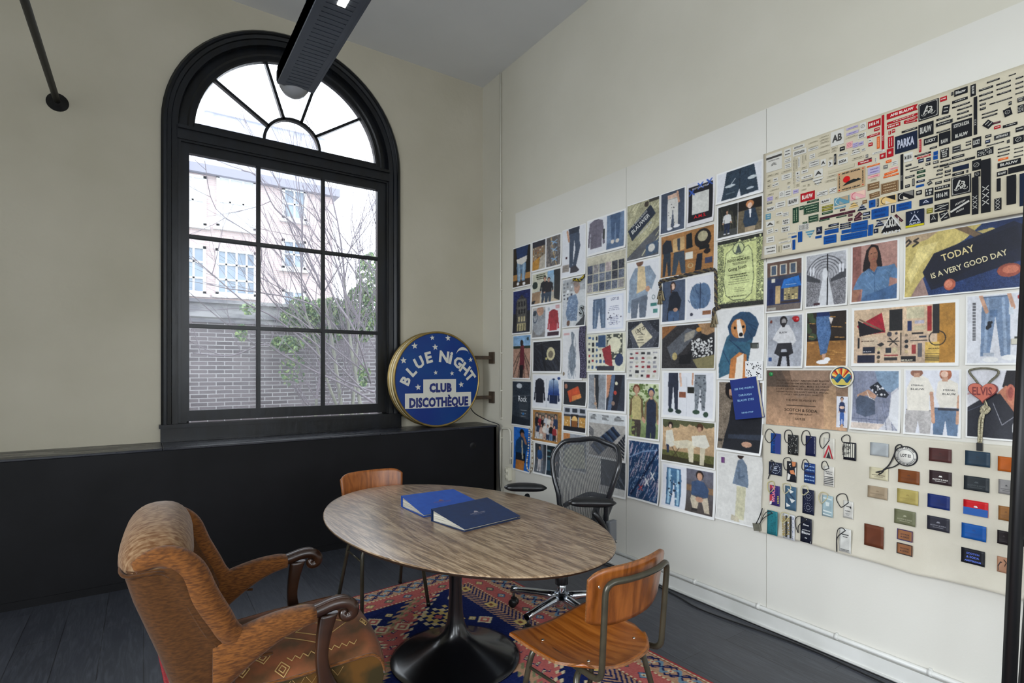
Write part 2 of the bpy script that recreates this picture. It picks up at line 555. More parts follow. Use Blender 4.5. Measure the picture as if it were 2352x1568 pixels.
g = MB(); pts = [(-.755 * math.cos(PI * k / 30), .055, WZ + .755 * math.sin(PI * k / 30)) for k in range(31)]
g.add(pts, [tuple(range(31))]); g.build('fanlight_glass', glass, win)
s_ = MB(); s_.box((-.985, -.075, 1.05), (.985, .05, 1.078)); s_.box((-.975, -.05, .94), (.97, .01, 1.052)); s_.box((-.975, -.056, .94), (.97, -.045, .955))
s_.build('window_sill', black_gloss, win)

# ---------------------------------------------------------------- long dark radiator casing below the window
BY, BZ = 4.515, .94
rc = thing('radiator_casing', 'long black boxed-in radiator casing below the arched window', 'radiator casing', (0, BY, 0))
b = MB(); b.box((-3.85, .0, .0), (2.91, .03, BZ - .012)); b.box((2.88, 0, 0), (2.91, .40, BZ - .012)); b.box((-3.85, -.006, 0), (2.91, 0, .05))
b.build('front_panel', black_satin, rc)
b = MB(); b.box((-3.85, -.012, BZ - .014), (.11, .405, BZ + .004), bev=.004); b.box((.112, -.012, BZ - .014), (1.7, .405, BZ + .004), bev=.004); b.box((1.702, -.012, BZ - .014), (2.915, .405, BZ + .004), bev=.004)
b.build('top_ledge', ledge_m, rc)
hp = on_y(1086, 1023, BY); MB().lathe([(.0, -.004), (.034, -.004), (.034, 0), (.03, .004)], 0, 24, (hp.x, 0, hp.z), axis='y').build('vent_cap', mat('matte_black', (10, 10, 12), .7), rc)

# ---------------------------------------------------------------- pipes, socket and cables in the corner
pp = thing('conduit_pipe', 'thin painted conduit pipe running up the right wall near the corner', 'pipe', (XR, 4.55, 0))
q = MB(); X = -.016
q.tube([(X, 0, 1.02), (X, 0, 2.5), (X, 0, ZC - .01)], .008, n=8); q.build('pipe', pipe_paint, pp)
for z in (1.66, 1.28, 3.1, 1.0, 2.3):
    MB().box((-.028, -.012, z), (0, .012, z + .012)).build('pipe_clip', pipe_paint, pp)
bp_ = thing('bent_pipe', 'painted pipe that hooks over to the wall socket', 'pipe', (XR, 4.55, 0))
q = MB(); yy = on_x(1176, 1060, XR).y - 4.55
q.tube(rounded([(-.018, 0, .3), (-.018, 0, .905), (-.018, yy, .915), (-.018, yy, .57)], .06), .010, n=8); q.build('pipe', pipe_paint, bp_)
for (y_, z) in ((0, .80), (yy, .78), (yy, .62)):
    MB().box((-.032, y_ - .014, z), (0, y_ + .014, z + .015)).build('pipe_clip', pipe_paint, bp_)
pk = on_x(1172, 1087, XR)
so = thing('wall_socket', 'cream double wall socket under the bent pipe', 'socket', (XR, pk.y, pk.z))
MB().box((-.045, -.035, -.065), (0, .035, .065), bev=.006).build('socket_box', mat('cream_plastic', (212, 208, 190), .4), so)
for z in (.03, -.03):
    MB().lathe([(.0, -.052), (.022, -.052), (.024, -.044), (.017, -.043), (.0, -.043)], 0, 20, (0, 0, z), axis='x').build('socket_outlet', mat('cream_plastic', (212, 208, 190), .4), so)
bpz = thing('skirting_pipe', 'white painted pipe clipped along the top of the baseboard', 'pipe', (XR, 2, .104))
MB().tube([(-.016, -3, 0), (-.016, 2.3, 0)], .0125, n=10).build('pipe', white_trim, bpz)
for px_, py_ in ((1745, 1390), (1925, 1458), (2140, 1540), (1600, 1333)):
    y_ = on_x(px_, py_, XR).y - 2
    MB().lathe([(.0155, -.01), (.0155, .01)], 0, 10, (-.016, y_, 0), axis='y').box((-.016, y_ - .006, -.004), (0, y_ + .006, .02)).build('pipe_clip', white_trim, bpz)
cb = mat('black_rubber_cable', (18, 18, 20), .45)
k = MB(); k.tube(smooth_path([(2.90, 3.2, .006), (2.93, 2.6, .006), (2.90, 2.3, .006), (2.86, 2.05, .006), (2.93, 1.5, .006), (2.90, .9, .006), (2.94, .2, .006)]), .0045, n=6)
tag(k.build('floor_cable', cb), 'black cable lying loose on the floor along the baseboard', 'cable')
k = MB(); k.tube(smooth_path([(2.955, 3.9, .006), (2.95, 3.0, .006), (2.945, 2.2, .006), (2.955, 1.4, .006), (2.95, .4, .006), (2.955, -.5, .006)]), .0035, n=6)
tag(k.build('floor_cable', cb), 'thin dark cable tucked straight against the foot of the baseboard', 'cable')

# ---------------------------------------------------------------- outside
brick = bpy.data.materials.new('garden_brick'); brick.use_nodes = True


def brick_mat(m, c1, c2, mo, w, h, rot=True, noise=(150, 150, 155)):
    t = m.node_tree; b = t.nodes['Principled BSDF']; L = t.links
    tc = nd(t, 'ShaderNodeTexCoord'); mp = nd(t, 'ShaderNodeMapping'); mp.inputs['Rotation'].default_value = (PI / 2, 0, 0)
    L.new(tc.outputs['Object'], mp.inputs['Vector'])
    br = nd(t, 'ShaderNodeTexBrick'); br.inputs['Scale'].default_value = 1; br.inputs['Brick Width'].default_value = w; br.inputs['Row Height'].default_value = h
    br.inputs['Mortar Size'].default_value = h * .11; br.inputs['Bias'].default_value = -.1
    br.inputs['Color1'].default_value = lin(c1); br.inputs['Color2'].default_value = lin(c2); br.inputs['Mortar'].default_value = lin(mo)
    L.new(mp.outputs['Vector'], br.inputs['Vector'])
    nz = nd(t, 'ShaderNodeTexNoise'); nz.inputs['Scale'].default_value = 1.4; nz.inputs['Detail'].default_value = 7
    L.new(tc.outputs['Object'], nz.inputs['Vector'])
    r = nd(t, 'ShaderNodeMapRange'); r.inputs['From Min'].default_value = .4; r.inputs['From Max'].default_value = .7; r.inputs['To Max'].default_value = .55
    L.new(nz.outputs['Fac'], r.inputs['Value'])
    mx = nd(t, 'ShaderNodeMix', data_type='RGBA'); mx.inputs[7].default_value = lin(noise)
    L.new(r.outputs['Result'], mx.inputs[0]); L.new(br.outputs['Color'], mx.inputs[6]); L.new(mx.outputs[2], b.inputs['Base Color'])
    b.inputs['Roughness'].default_value = .9
    bp = nd(t, 'ShaderNodeBump'); bp.inputs['Strength'].default_value = .8; bp.inputs['Distance'].default_value = .01; bp.invert = True
    L.new(br.outputs['Fac'], bp.inputs['Height']); L.new(bp.outputs['Normal'], b.inputs['Normal'])


brick_mat(brick, (124, 116, 120), (92, 86, 90), (184, 182, 186), .25, .068, noise=(132, 126, 132))
GY = 10.2
gw = thing('garden_wall', 'weathered brick garden wall beyond the window', 'garden wall', (2, GY, 0)); gw['kind'] = 'structure'
MB().box((-6, 0, -.3), (7, .3, 2.30)).build('brickwork', brick, gw)
MB().box((-6, -.05, 2.36), (7, .36, 2.62), bev=.01).box((-6, -.1, 2.60), (7, .4, 2.66)).box((-6, -.02, 2.28), (7, .32, 2.37)).build('coping', mat('weathered_render', (126, 126, 134), .9, col2=(176, 176, 180), scale=3, stretch=(.6, 1, 2), detail=8, lo=.45, hi=.6), gw)
struct(MB().box((-12, YW + .3, -.4), (16, 30, -.3)).build('trim_2', mat('garden_soil', (96, 92, 82), .95, col2=(70, 74, 58), scale=3)))

bb = bpy.data.materials.new('pink_brick'); bb.use_nodes = True
brick_mat(bb, (204, 184, 182), (188, 168, 168), (214, 208, 208), .23, .07, noise=(208, 194, 192))
YF = 20.0
bd = thing('brick_building', 'pink brick building with white sash windows behind the garden wall', 'building', (0, YF, 0))
xr = on_y(764, 600, YF).x
zr = on_y(435, 375, YF).z
MB().box((-9, 0, -.3), (xr, 8, zr)).build('facade', bb, bd)
MB().box((-9, -.25, zr - .28), (xr + .2, 8, zr)).build('cornice', mat('grey_gutter', (150, 150, 165), .7), bd)
w_white = mat('white_window_paint', (236, 238, 240), .5); w_dark = mat('dark_window_pane', (112, 130, 150), .1, spec=.8, col2=(150, 166, 182), scale=1.2)
w_washed = mat('glare_washed_pane', (216, 220, 226), .5)  # pale colour stands in for glare washing out the upper panes


def far_window(xa, ya, xb, yb_, cols, rows, pane, name='facade_window'):
    A = on_y(xa, ya, YF); B = on_y(xb, yb_, YF)
    x0, x1 = A.x, B.x; z1 = A.z; z0 = on_y(xa, yb_, YF).z
    m = MB(); t_ = .09
    m.box((x0, -.06, z0), (x1, .02, z0 + t_)); m.box((x0, -.06, z1 - t_), (x1, .02, z1)); m.box((x0, -.06, z0), (x0 + t_, .02, z1)); m.box((x1 - t_, -.06, z0), (x1, .02, z1))
    for i in range(1, cols):
        x = x0 + (x1 - x0) * i / cols; m.box((x - .03, -.05, z0), (x + .03, .0, z1))
    for i in range(1, rows):
        z = z0 + (z1 - z0) * i / rows; m.box((x0, -.05, z - .03), (x1, .0, z + .03))
    m.box((x0 - .1, -.14, z0 - .1), (x1 + .1, 0, z0))
    o = m.build(name, w_white, bd)
    MB().box((x0 + .02, -.01, z0 + .02), (x1 - .02, .01, z1 - .02)).build('pane', pane, o)


for a in ((495, 570, 589, 676, 4, 3, w_dark), (415, 560, 473, 672, 2, 3, w_dark), (497, 402, 588, 520, 3, 2, w_washed), (410, 395, 474, 512, 2, 2, w_washed),
          (648, 430, 703, 502, 2, 2, w_dark), (647, 548, 702, 616, 2, 2, w_dark), (648, 664, 702, 745, 2, 2, w_dark), (495, 440 - 160, 500, 300, 1, 1, w_washed)):
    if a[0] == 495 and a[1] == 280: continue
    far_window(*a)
YF2 = 30.0
b2 = thing('tall_building', 'pale flat-roofed block rising behind the brick building', 'building', (0, YF2, 0))
za = on_y(500, 262, YF2).z; x_a = on_y(470, 262, YF2).x; x_b = on_y(745, 330, YF2).x
MB().box((x_a, 0, 0), (x_b, 6, za)).build('facade', mat('pale_masonry', (206, 208, 220), .9, col2=(180, 184, 202), scale=2, detail=8, lo=.45, hi=.55), b2)
MB().box((x_a - .1, -.15, za), (x_b + .1, 6, za + .25)).build('parapet', mat('pale_parapet', (214, 216, 226), .9), b2)

# trees: bare stems and twigs
bark = mat('pale_bark', (150, 150, 138), .9, col2=(118, 120, 108), scale=9, stretch=(1, 1, .3), detail=6)
twig = mat('grey_twig', (128, 120, 128), .9)


def grow(mb, p, d, L_, r, depth, rng, mi=0, spread=.5, up=.25):
    n = 4; pts = [p.copy()]; q = p.copy(); dd = d.copy()
    for i in range(n):
        dd = (dd + Vector((rng.uniform(-.14, .14), rng.uniform(-.14, .14), rng.uniform(-.05, .16) * up * 2))).normalized()
        q = q + dd * (L_ / n); pts.append(q.copy())
    mb.tube(pts, [r * (1 - .45 * i / n) for i in range(n + 1)], mi if depth > 1 else mi, n=5 if depth < 3 else 7, cap=False)
    if depth <= 0: return
    for k_ in range(rng.choice((2, 3))):
        i = rng.choice((1, 2, 3, 4)); a = pts[i]
        nd_ = (dd + Vector((rng.uniform(-1, 1), rng.uniform(-.7, .7), rng.uniform(-.5, .8))) * spread).normalized()
        grow(mb, a, nd_, L_ * rng.uniform(.55, .85), r * .52, depth - 1, rng, mi, spread, up)
    grow(mb, pts[-1], dd, L_ * .75, r * .55, depth - 1, rng, mi, spread, up)


def bare_tree(base, stems, label, seed, name='bare_tree', group='bare garden trees'):
    rng = random.Random(seed); t = thing(name, label, 'tree', base, 0, group)
    tr = MB(); cr = MB()
    for (dx, dz, L_, r) in stems:
        p = Vector((0, 0, -.3)); d = Vector((dx, rng.uniform(-.1, .1), dz)).normalized()
        pts = [p]; q = p.copy()
        for i in range(6):
            d = (d + Vector((rng.uniform(-.06, .06), rng.uniform(-.05, .05), .04))).normalized(); q = q + d * (L_ / 6); pts.append(q.copy())
            if i > 1:
                for _ in range(2):
                    grow(cr, q, (d + Vector((rng.uniform(-1.1, .8), rng.uniform(-.6, .6), rng.uniform(-.1, .7)))).normalized(), L_ * .26, r * .3, 2, rng)
        tr.tube(smooth_path(pts, 3), [r * (1 - .55 * i / 18) for i in range(19)], n=8)
        grow(cr, q, d, L_ * .35, r * .45, 3, rng)
    tr.build('trunk', bark, t); cr.build('branches', twig, t)


def gpos(px_, Y): return (on_y(px_, 900, Y).x, Y, -.3)


bare_tree(gpos(800, 9.3), [(-.04, 1, 3.4, .045), (.10, 1, 3.0, .04)], 'pale bare tree with forked stems by the right jamb of the window', 4)
bare_tree(gpos(862, 8.7), [(-.18, 1, 3.6, .04), (-.42, .9, 3.2, .03), (.05, 1, 3.3, .035)], 'bare tree with crossing stems seen at the lower right of the window', 11)
bare_tree(gpos(716, 9.5), [(.02, 1, 1.6, .05)], 'short pruned stem against the garden wall', 21)
# a long branch sweeping left across the lower panes
rng = random.Random(5); t = thing('sweeping_branch', 'long thin bare branches sweeping left across the window view', 'branch', gpos(880, 8.2))
m = MB()


def gp(px_, py_, Y=8.2):
    p = on_y(px_, py_, Y) - Vector(gpos(880, 8.2)); return p


for path, r in (([(862, 925), (800, 885), (735, 855), (660, 815), (610, 790), (540, 815), (440, 812)], .022), ([(850, 900), (790, 868), (720, 800), (640, 730), (560, 700), (500, 650), (440, 590)], .017),
                ([(860, 880), (800, 760), (775, 690), (740, 600), (700, 520), (640, 470), (600, 400), (560, 380)], .018), ([(850, 860), (760, 720), (680, 690), (600, 670), (520, 660), (470, 640)], .014),
                ([(840, 850), (760, 790), (690, 740), (640, 700), (600, 640), (590, 560), (500, 470), (470, 370)], .013), ([(830, 900), (700, 780), (640, 760), (560, 750), (470, 745)], .012),
                ([(800, 700), (760, 560), (720, 480), (690, 430)], .013), ([(820, 640), (740, 540), (670, 470), (620, 440)], .01), ([(866, 640), (800, 560), (760, 500)], .012)):
    pts = smooth_path([gp(*p_) + Vector((0, rng.uniform(-.3, .3), 0)) for p_ in path], 4)
    m.tube(pts, [r * (1 - .7 * i / len(pts)) for i in range(len(pts))], n=6)
    for i in range(3, len(pts) - 1, 2):
        if rng.random() < .8: grow(m, pts[i], Vector((rng.uniform(-1, .3), rng.uniform(-.3, .3), rng.uniform(-.2, 1))).normalized(), rng.uniform(.3, .8), r * .3, 1, rng)
m.build('branches', twig, t)
# ivy
leaf = mat('ivy_leaf', (92, 122, 88), .5, col2=(150, 172, 110), scale=14, lo=.45, hi=.6)
rng = random.Random(8); m = MB()


def leaves(n, fn, s=.045):
    for _ in range(n):
        c = fn(); a = Vector((rng.uniform(-1, 1), rng.uniform(-1, 1), rng.uniform(-1, 1))).normalized(); b_ = a.orthogonal().normalized(); c_ = a.cross(b_)
        z = s * rng.uniform(.6, 1.3)
        m.add([c - b_ * z, c + c_ * z * .7, c + b_ * z, c - c_ * z * .7, c + b_ * z * .3 + a * z * .2], [(0, 1, 4), (1, 2, 4), (2, 3, 4), (3, 0, 4)])


def clump(px0, py0, rx, ry, Y=9.9):
    def fn():
        while True:
            u, v = rng.uniform(-1, 1), rng.uniform(-1, 1)
            if u * u + v * v < 1: break
        return on_y(px0 + rx * u, py0 + ry * v, Y - rng.uniform(0, .35))
    return fn


for n_, a in ((900, (840, 700, 45, 50)), (700, (760, 715, 60, 30)), (500, (690, 730, 45, 25)), (500, (850, 640, 30, 60)), (350, (740, 770, 45, 20)), (260, (660, 790, 40, 18)), (150, (690, 700, 25, 20)), (60, (555, 765, 12, 18)), (50, (570, 710, 20, 12)), (200, (830, 760, 30, 25)), (90, (672, 850, 30, 40)), (120, (835, 860, 15, 25))):
    leaves(n_, clump(*a))
tag(m.build('ivy', leaf), 'green ivy spilling over the garden wall behind the bare trees', 'ivy', kind='stuff')
# ================================================================ furniture
def wood(name, c_dark, c_mid, c_light, axis, rough=.4, band=14, fine=60, coat=0.0, dist=5.0):
    """wood with grain running along the given axis (0 x, 1 y, 2 z)"""
    if name in _M: return _M[name]
    m = bpy.data.materials.new(name); m.use_nodes = True
    t = m.node_tree; b = t.nodes['Principled BSDF']; L = t.links
    tc = nd(t, 'ShaderNodeTexCoord')
    s = [1.0, 1.0, 1.0]; s[axis] = .09
    mp = nd(t, 'ShaderNodeMapping'); mp.inputs['Scale'].default_value = s; L.new(tc.outputs['Object'], mp.inputs['Vector'])
    n1 = nd(t, 'ShaderNodeTexNoise'); n1.inputs['Scale'].default_value = band; n1.inputs['Detail'].default_value = 4; n1.inputs['Distortion'].default_value = dist * .2
    n2 = nd(t, 'ShaderNodeTexNoise'); n2.inputs['Scale'].default_value = fine; n2.inputs['Detail'].default_value = 6; n2.inputs['Roughness'].default_value = .7
    L.new(mp.outputs[0], n1.inputs['Vector']); L.new(mp.outputs[0], n2.inputs['Vector'])
    # growth rings from the coarse noise
    mu = nd(t, 'ShaderNodeMath', operation='MULTIPLY'); mu.inputs[1].default_value = 9; L.new(n1.outputs['Fac'], mu.inputs[0])
    sn = nd(t, 'ShaderNodeMath', operation='SINE'); 
    m3 = nd(t, 'ShaderNodeMath', operation='MULTIPLY'); m3.inputs[1].default_value = 6.283; L.new(mu.outputs[0], m3.inputs[0]); L.new(m3.outputs[0], sn.inputs[0])
    a1 = nd(t, 'ShaderNodeMapRange'); a1.inputs['From Min'].default_value = -1; a1.inputs['From Max'].default_value = 1; a1.inputs['To Max'].default_value = .45; L.new(sn.outputs[0], a1.inputs['Value'])
    a2 = nd(t, 'ShaderNodeMapRange'); a2.inputs['From Min'].default_value = .3; a2.inputs['From Max'].default_value = .7; a2.inputs['To Max'].default_value = .75; L.new(n2.outputs['Fac'], a2.inputs['Value'])
    ad = nd(t, 'ShaderNodeMath', operation='ADD'); L.new(a1.outputs[0], ad.inputs[0]); L.new(a2.outputs[0], ad.inputs[1])
    cr = nd(t, 'ShaderNodeValToRGB'); e = cr.color_ramp.elements
    e[0].position = .15; e[0].color = lin(c_dark); e[1].position = 1.0; e[1].color = lin(c_light)
    q = cr.color_ramp.elements.new(.55); q.color = lin(c_mid)
    L.new(ad.outputs[0], cr.inputs[0]); L.new(cr.outputs[0], b.inputs['Base Color'])
    b.inputs['Roughness'].default_value = rough
    if coat: b.inputs['Coat Weight'].default_value = coat; b.inputs['Coat Roughness'].default_value = .28
    bp = nd(t, 'ShaderNodeBump'); bp.inputs['Strength'].default_value = .25; bp.inputs['Distance'].default_value = .001
    L.new(n2.outputs['Fac'], bp.inputs['Height']); L.new(bp.outputs['Normal'], b.inputs['Normal'])
    _M[name] = m; return m


oak = wood('smoked_oak', (84, 64, 46), (134, 108, 80), (182, 158, 128), 1, .36, band=7, fine=130, dist=7, coat=.9)
oak_edge = mat('dark_table_edge', (52, 38, 28), .45, col2=(40, 30, 24), scale=12)
ply = wood('orange_beech_plywood', (120, 60, 16), (152, 84, 26), (176, 106, 42), 1, .3, band=4, fine=40, coat=.3)
ply_shaded = wood('orange_beech_plywood_shaded', (104, 54, 16), (134, 74, 26), (158, 92, 38), 2, .3, band=4, fine=40, coat=.3)  # upright-grain copy for the backrest, darkened to imitate shade on its rear
ply_edge = mat('plywood_edge', (150, 96, 50), .5, col2=(104, 62, 30), scale=60, stretch=(1, 1, 4))
olive_tube = mat('olive_lacquered_tube', (74, 70, 56), .28, metal=.3, spec=.6, col2=(60, 57, 46), scale=20)
chrome = mat('polished_metal', (200, 205, 212), .16, metal=1.0)
rivet_m = mat('rivet_metal', (210, 205, 195), .3, metal=1.0)
blackp = mat('black_plastic', (20, 21, 23), .38, spec=.5)
black_arm = mat('black_soft_plastic', (20, 21, 23), .3, spec=.5)

# ---------------------------------------------------------------- oval table
TC = (1.336, 2.464)
tb = thing('oval_table', 'oval oak-topped pedestal table in the middle of the room', 'table', (TC[0], TC[1], .0085), math.radians(6.46))
A_, B_ = .594, .932
m = MB()
m.lathe([(.0, .724), (.5, .724), (.985, .724), (.997, .7225), (1.0, .719)], 0, 96, sx=A_, sy=B_, cap=False)
m.lathe([(1.0, .719), (.998, .713), (.975, .702), (.93, .695), (.0, .695)], 1, 96, sx=A_, sy=B_, cap=False)
m.build('tabletop', [oak, oak_edge], tb)
m = MB()
m.lathe([(.001, .694), (.10, .694), (.085, .685), (.052, .66), (.038, .60), (.034, .5), (.033, .36), (.036, .26), (.044, .19), (.06, .14), (.088, .105), (.13, .08), (.19, .055), (.25, .035), (.30, .018), (.33, .008), (.333, .003), (.33, 0), (.001, 0)], 0, 64, cap=False)
m.build('pedestal', mat('black_lacquer', (14, 15, 18), .24, spec=.6, coat=.3, bump=.06, bscale=25), tb)

# ---------------------------------------------------------------- ring binders
def binder(name, label, P, cover, th0=.062, th1=.014, txt=None, z=.7335):
    """P: four corners on the table (spine far-left, spine far-right, mouth right, mouth left)"""
    c = sum((Vector((p[0], p[1], 0)) for p in P), Vector()) / 4
    o = thing(name, label, 'binder', (c.x, c.y, z))
    Q = [Vector((p[0], p[1], 0)) - c for p in P]
    h = [th0, th0, th1, th1]
    def quad(mb, ins, zlo, zhi, mi):
        # ins: inset from edges spine, right, mouth, left
        def bl(u, v):
            return (Q[0] * (1 - u) + Q[1] * u) * (1 - v) + (Q[3] * (1 - u) + Q[2] * u) * v
        u0, u1, v0, v1 = ins
        pts = [(u0, v0), (u1, v0), (u1, v1), (u0, v1)]
        vs = []
        for (u, v) in pts: vs.append(bl(u, v) + Vector((0, 0, zlo(v))))
        for (u, v) in pts: vs.append(bl(u, v) + Vector((0, 0, zhi(v))))
        mb.add(vs, [(0, 1, 2, 3), (7, 6, 5, 4), (0, 4, 5, 1), (1, 5, 6, 2), (2, 6, 7, 3), (3, 7, 4, 0)], mi)
        return bl
    top = lambda v: th0 + (th1 - th0) * v
    m = MB(); bl = quad(m, (0, 1, 0, 1), lambda v: 0, lambda v: .003, 0)
    quad(m, (0, 1, 0, 1), lambda v: top(v) - .003, top, 0)
    quad(m, (0, 1, 0, .012), lambda v: .002, lambda v: top(v) - .001, 0)
    m.build('cover', cover, o)
    m = MB(); quad(m, (.02, .97, .04, .95), lambda v: .0035, lambda v: top(v) - .0085, 0)
    m.build('pages', mat('binder_pages', (214, 210, 196), .7, col2=(150, 146, 136), scale=260, stretch=(.02, .02, 1), detail=2), o)
    if txt:
        m = MB()
        def at(x, y):
            # text runs left to right when read from the mouth side
            w_ = (Q[1] - Q[0]).length; d_ = (Q[3] - Q[0]).length
            u = txt[1] + x / w_; v = txt[2] - y / d_
            return bl(u, v) + Vector((0, 0, top(v) + .0006))
        put_text(m, 'SCOTCH & SODA', at, 0, .02, 1.1, width=.095)
        put_text(m, 'AMSTERDAM COUTURE', lambda x, y: at(x, y - .011), 0, 0, 1.2, width=.075)
        for (x0, y0, x1, y1) in ((-.014, .014, .014, .019), (-.008, .020, .010, .026), (-.002, .027, .006, .030)):
            m.add([at(x0, y0), at(x1, y0), at(x1, y1), at(x0, y1)], [(0, 1, 2, 3)])
        m.build('cover_print', txt[0], o)
    return o


P2 = [on_z(990, 1198, .73), on_z(1119, 1169, .73), on_z(1195, 1192, .73), on_z(1068, 1223, .73)]
P1 = [on_z(921, 1165, .73), on_z(1041, 1148, .73), on_z(1118, 1168, .73), on_z(973, 1189, .73)]
binder('ring_binder', 'bright blue ring binder half covered by the navy one on the table', P1, mat('bright_blue_board', (26, 78, 166), .45, col2=(22, 70, 156), scale=30), txt=(mat('copper_foil', (168, 120, 120), .35, metal=.6), .5, .55))
binder('ring_binder', 'navy blue ring binder lying at the front, overlapping the bright blue one', P2, mat('navy_board', (16, 44, 86), .45, col2=(14, 38, 76), scale=30), txt=(mat('silver_foil', (196, 190, 200), .35, metal=.5), .5, .55))

# ---------------------------------------------------------------- school chairs (front is +Y)
def school_chair(label, loc, rz):
    t = thing('school_chair', label, 'chair', loc, rz, 'plywood school chairs at the table')
    def seat(u, v):
        u = 2 * u - 1
        hw = .218 + .018 * v - .05 * max(0, .28 - v) ** 1.3 * 5
        k = abs(u) ** 5
        yb = -.232 + .090 * abs(u) ** 3.2; yf = .215 - .03 * k
        y = yb + (yf - yb) * v
        z = .446 + .016 * (1 - v) ** 3 + .022 * v ** 2 * u * u - .012 * v ** 5 * (1 - u * u) - .024 * (1 - u * u) * math.sin(PI * min(1, v * 1.05))
        return (hw * u - .010, y, z)
    m = MB(); m.shell(seat, .010, 26, 26, 0, 1)
    m.build('seat', [ply, ply_edge], t)
    m = MB()
    for (x, y) in ((-.13, -.12), (.13, -.12), (-.15, .10), (.15, .10)):
        m2 = MB(); u = (x / .21 + 1) / 2; v = (y + .2) / .415; z = seat(u, v)[2]
        m2.lathe([(0, .0025), (.004, .0022), (.0065, .0), (.006, -.002)], 0, 12, (x, y, z)); m2.build('rivet', rivet_m, t)
    def back(u, v):
        u = 2 * u - 1
        k = abs(u) ** 7
        hw = .217 - .012 * (1 - v)
        zlo = .598 + .028 * abs(u) ** 5; zhi = .812 - .035 * abs(u) ** 8
        z = zlo + (zhi - zlo) * v
        return (-hw * u, -.190 - .03 * (z - .6) / .2 - .045 * (1 - u * u) + .018, z)
    m = MB(); m.shell(back, -.010, 26, 12, 0, 1)
    m.build('backrest', [ply_shaded, ply_edge], t)
    for x in (-.165, .165):
        m2 = MB(); p = back((-x / .205 + 1) / 2, .72)
        m2.lathe([(0, .004), (.004, .0038), (.0065, .001), (.006, -.002)], 0, 12, (p[0], p[1] + .002, p[2]), axis='y'); m2.build('rivet', rivet_m, t)
    m = MB(); path = []
    L_ = [(-.15, .10, .425), (-.170, -.215, .425), (-.176, -.246, .78)]
    top = [(-.18 + .36 * i / 8, -.243 - .030 * (1 - ((i - 4) / 4) ** 2), .772) for i in range(9)]
    R_ = [(-x, y, z) for x, y, z in reversed(L_)]
    full = L_[:2] + [(-.176, -.240, .772)] + top[2:7] + [(.176, -.240, .772)] + R_[1:]
    m.tube(rounded(full, .045, 5), .0115, n=10); m.build('back_frame', olive_tube, t)
    for (yc, yf, xf, r_) in ((.12, .20, .215, .0115), (-.10, -.235, .215, .0115)):
        for s in (-1, 1):
            m = MB(); m.tube(rounded([(0, yc, .418), (s * .185, yc, .418), (s * xf, yf, .004)], .06, 6), .0115, n=10)
            m.lathe([(.0, 0), (.013, 0), (.0135, .02), (.011, .022)], 1, 10, (s * xf, yf, 0)); m.build('leg', [olive_tube, blackp], t)
    for s in (-1, 1):
        m = MB(); m.tube([(s * .193, .135, .34), (s * .193, -.125, .34)], .006, n=8); m.build('side_rung', olive_tube, t)
    return t


c1 = school_chair('orange plywood school chair seen from behind in front of the table', (1.435, 1.562, .0085), math.radians(5))
c2 = copy_tree(c1); c2['label'] = 'orange plywood school chair behind the table, back against the black casing side'
c2['label'] = 'orange plywood school chair tucked in on the window side of the table'
c2.location = (1.265, 3.29, .0085); c2.rotation_euler = (0, 0, math.radians(181))

# ---------------------------------------------------------------- mesh office chair (front is +X)
oc = thing('office_chair', 'black mesh-backed swivel office chair at the table beside the picture wall', 'office chair', (2.08, 2.50, .0085), math.radians(189))
meshm = bpy.data.materials.new('striped_mesh_weave'); meshm.use_nodes = True
_t = meshm.node_tree; _b = _t.nodes['Principled BSDF']; _b.inputs['Base Color'].default_value = lin((52, 54, 58)); _b.inputs['Roughness'].default_value = .6
_tc = nd(_t, 'ShaderNodeTexCoord'); _sx = nd(_t, 'ShaderNodeSeparateXYZ'); _t.links.new(_tc.outputs['Object'], _sx.inputs[0])
_mu = nd(_t, 'ShaderNodeMath', operation='MULTIPLY'); _mu.inputs[1].default_value = 118.0; _t.links.new(_sx.outputs['Y'], _mu.inputs[0])
_fr = nd(_t, 'ShaderNodeMath', operation='FRACT'); _t.links.new(_mu.outputs[0], _fr.inputs[0])
_gt = nd(_t, 'ShaderNodeMath', operation='GREATER_THAN'); _gt.inputs[1].default_value = .30; _t.links.new(_fr.outputs[0], _gt.inputs[0])
_t.links.new(_gt.outputs[0], _b.inputs['Alpha'])


def bo(a):  # back outline: angle -> (half-width coordinate, height)
    pts = [(-90, 0, .48), (-60, .13, .485), (-40, .18, .55), (-15, .195, .68), (10, .245, .82), (35, .268, .93), (58, .22, 1.01), (90, 0, 1.045)]
    aa = a if -90 <= a <= 90 else (180 - a)
    for (a0, x0, z0), (a1, x1, z1) in zip(pts, pts[1:]):
        if aa <= a1:
            k = (aa - a0) / (a1 - a0); k = k * k * (3 - 2 * k) if False else k
            return (x0 + (x1 - x0) * k) * (1 if -90 <= a <= 90 else -1), z0 + (z1 - z0) * k
    return 0, 1.045


def bx(y, z):   # depth of the back surface
    return -.235 - .13 * (z - .48) - .10 * max(0, z - .62) * .3 + .75 * y * y + .05 * math.sin((z - .48) * 5.5)


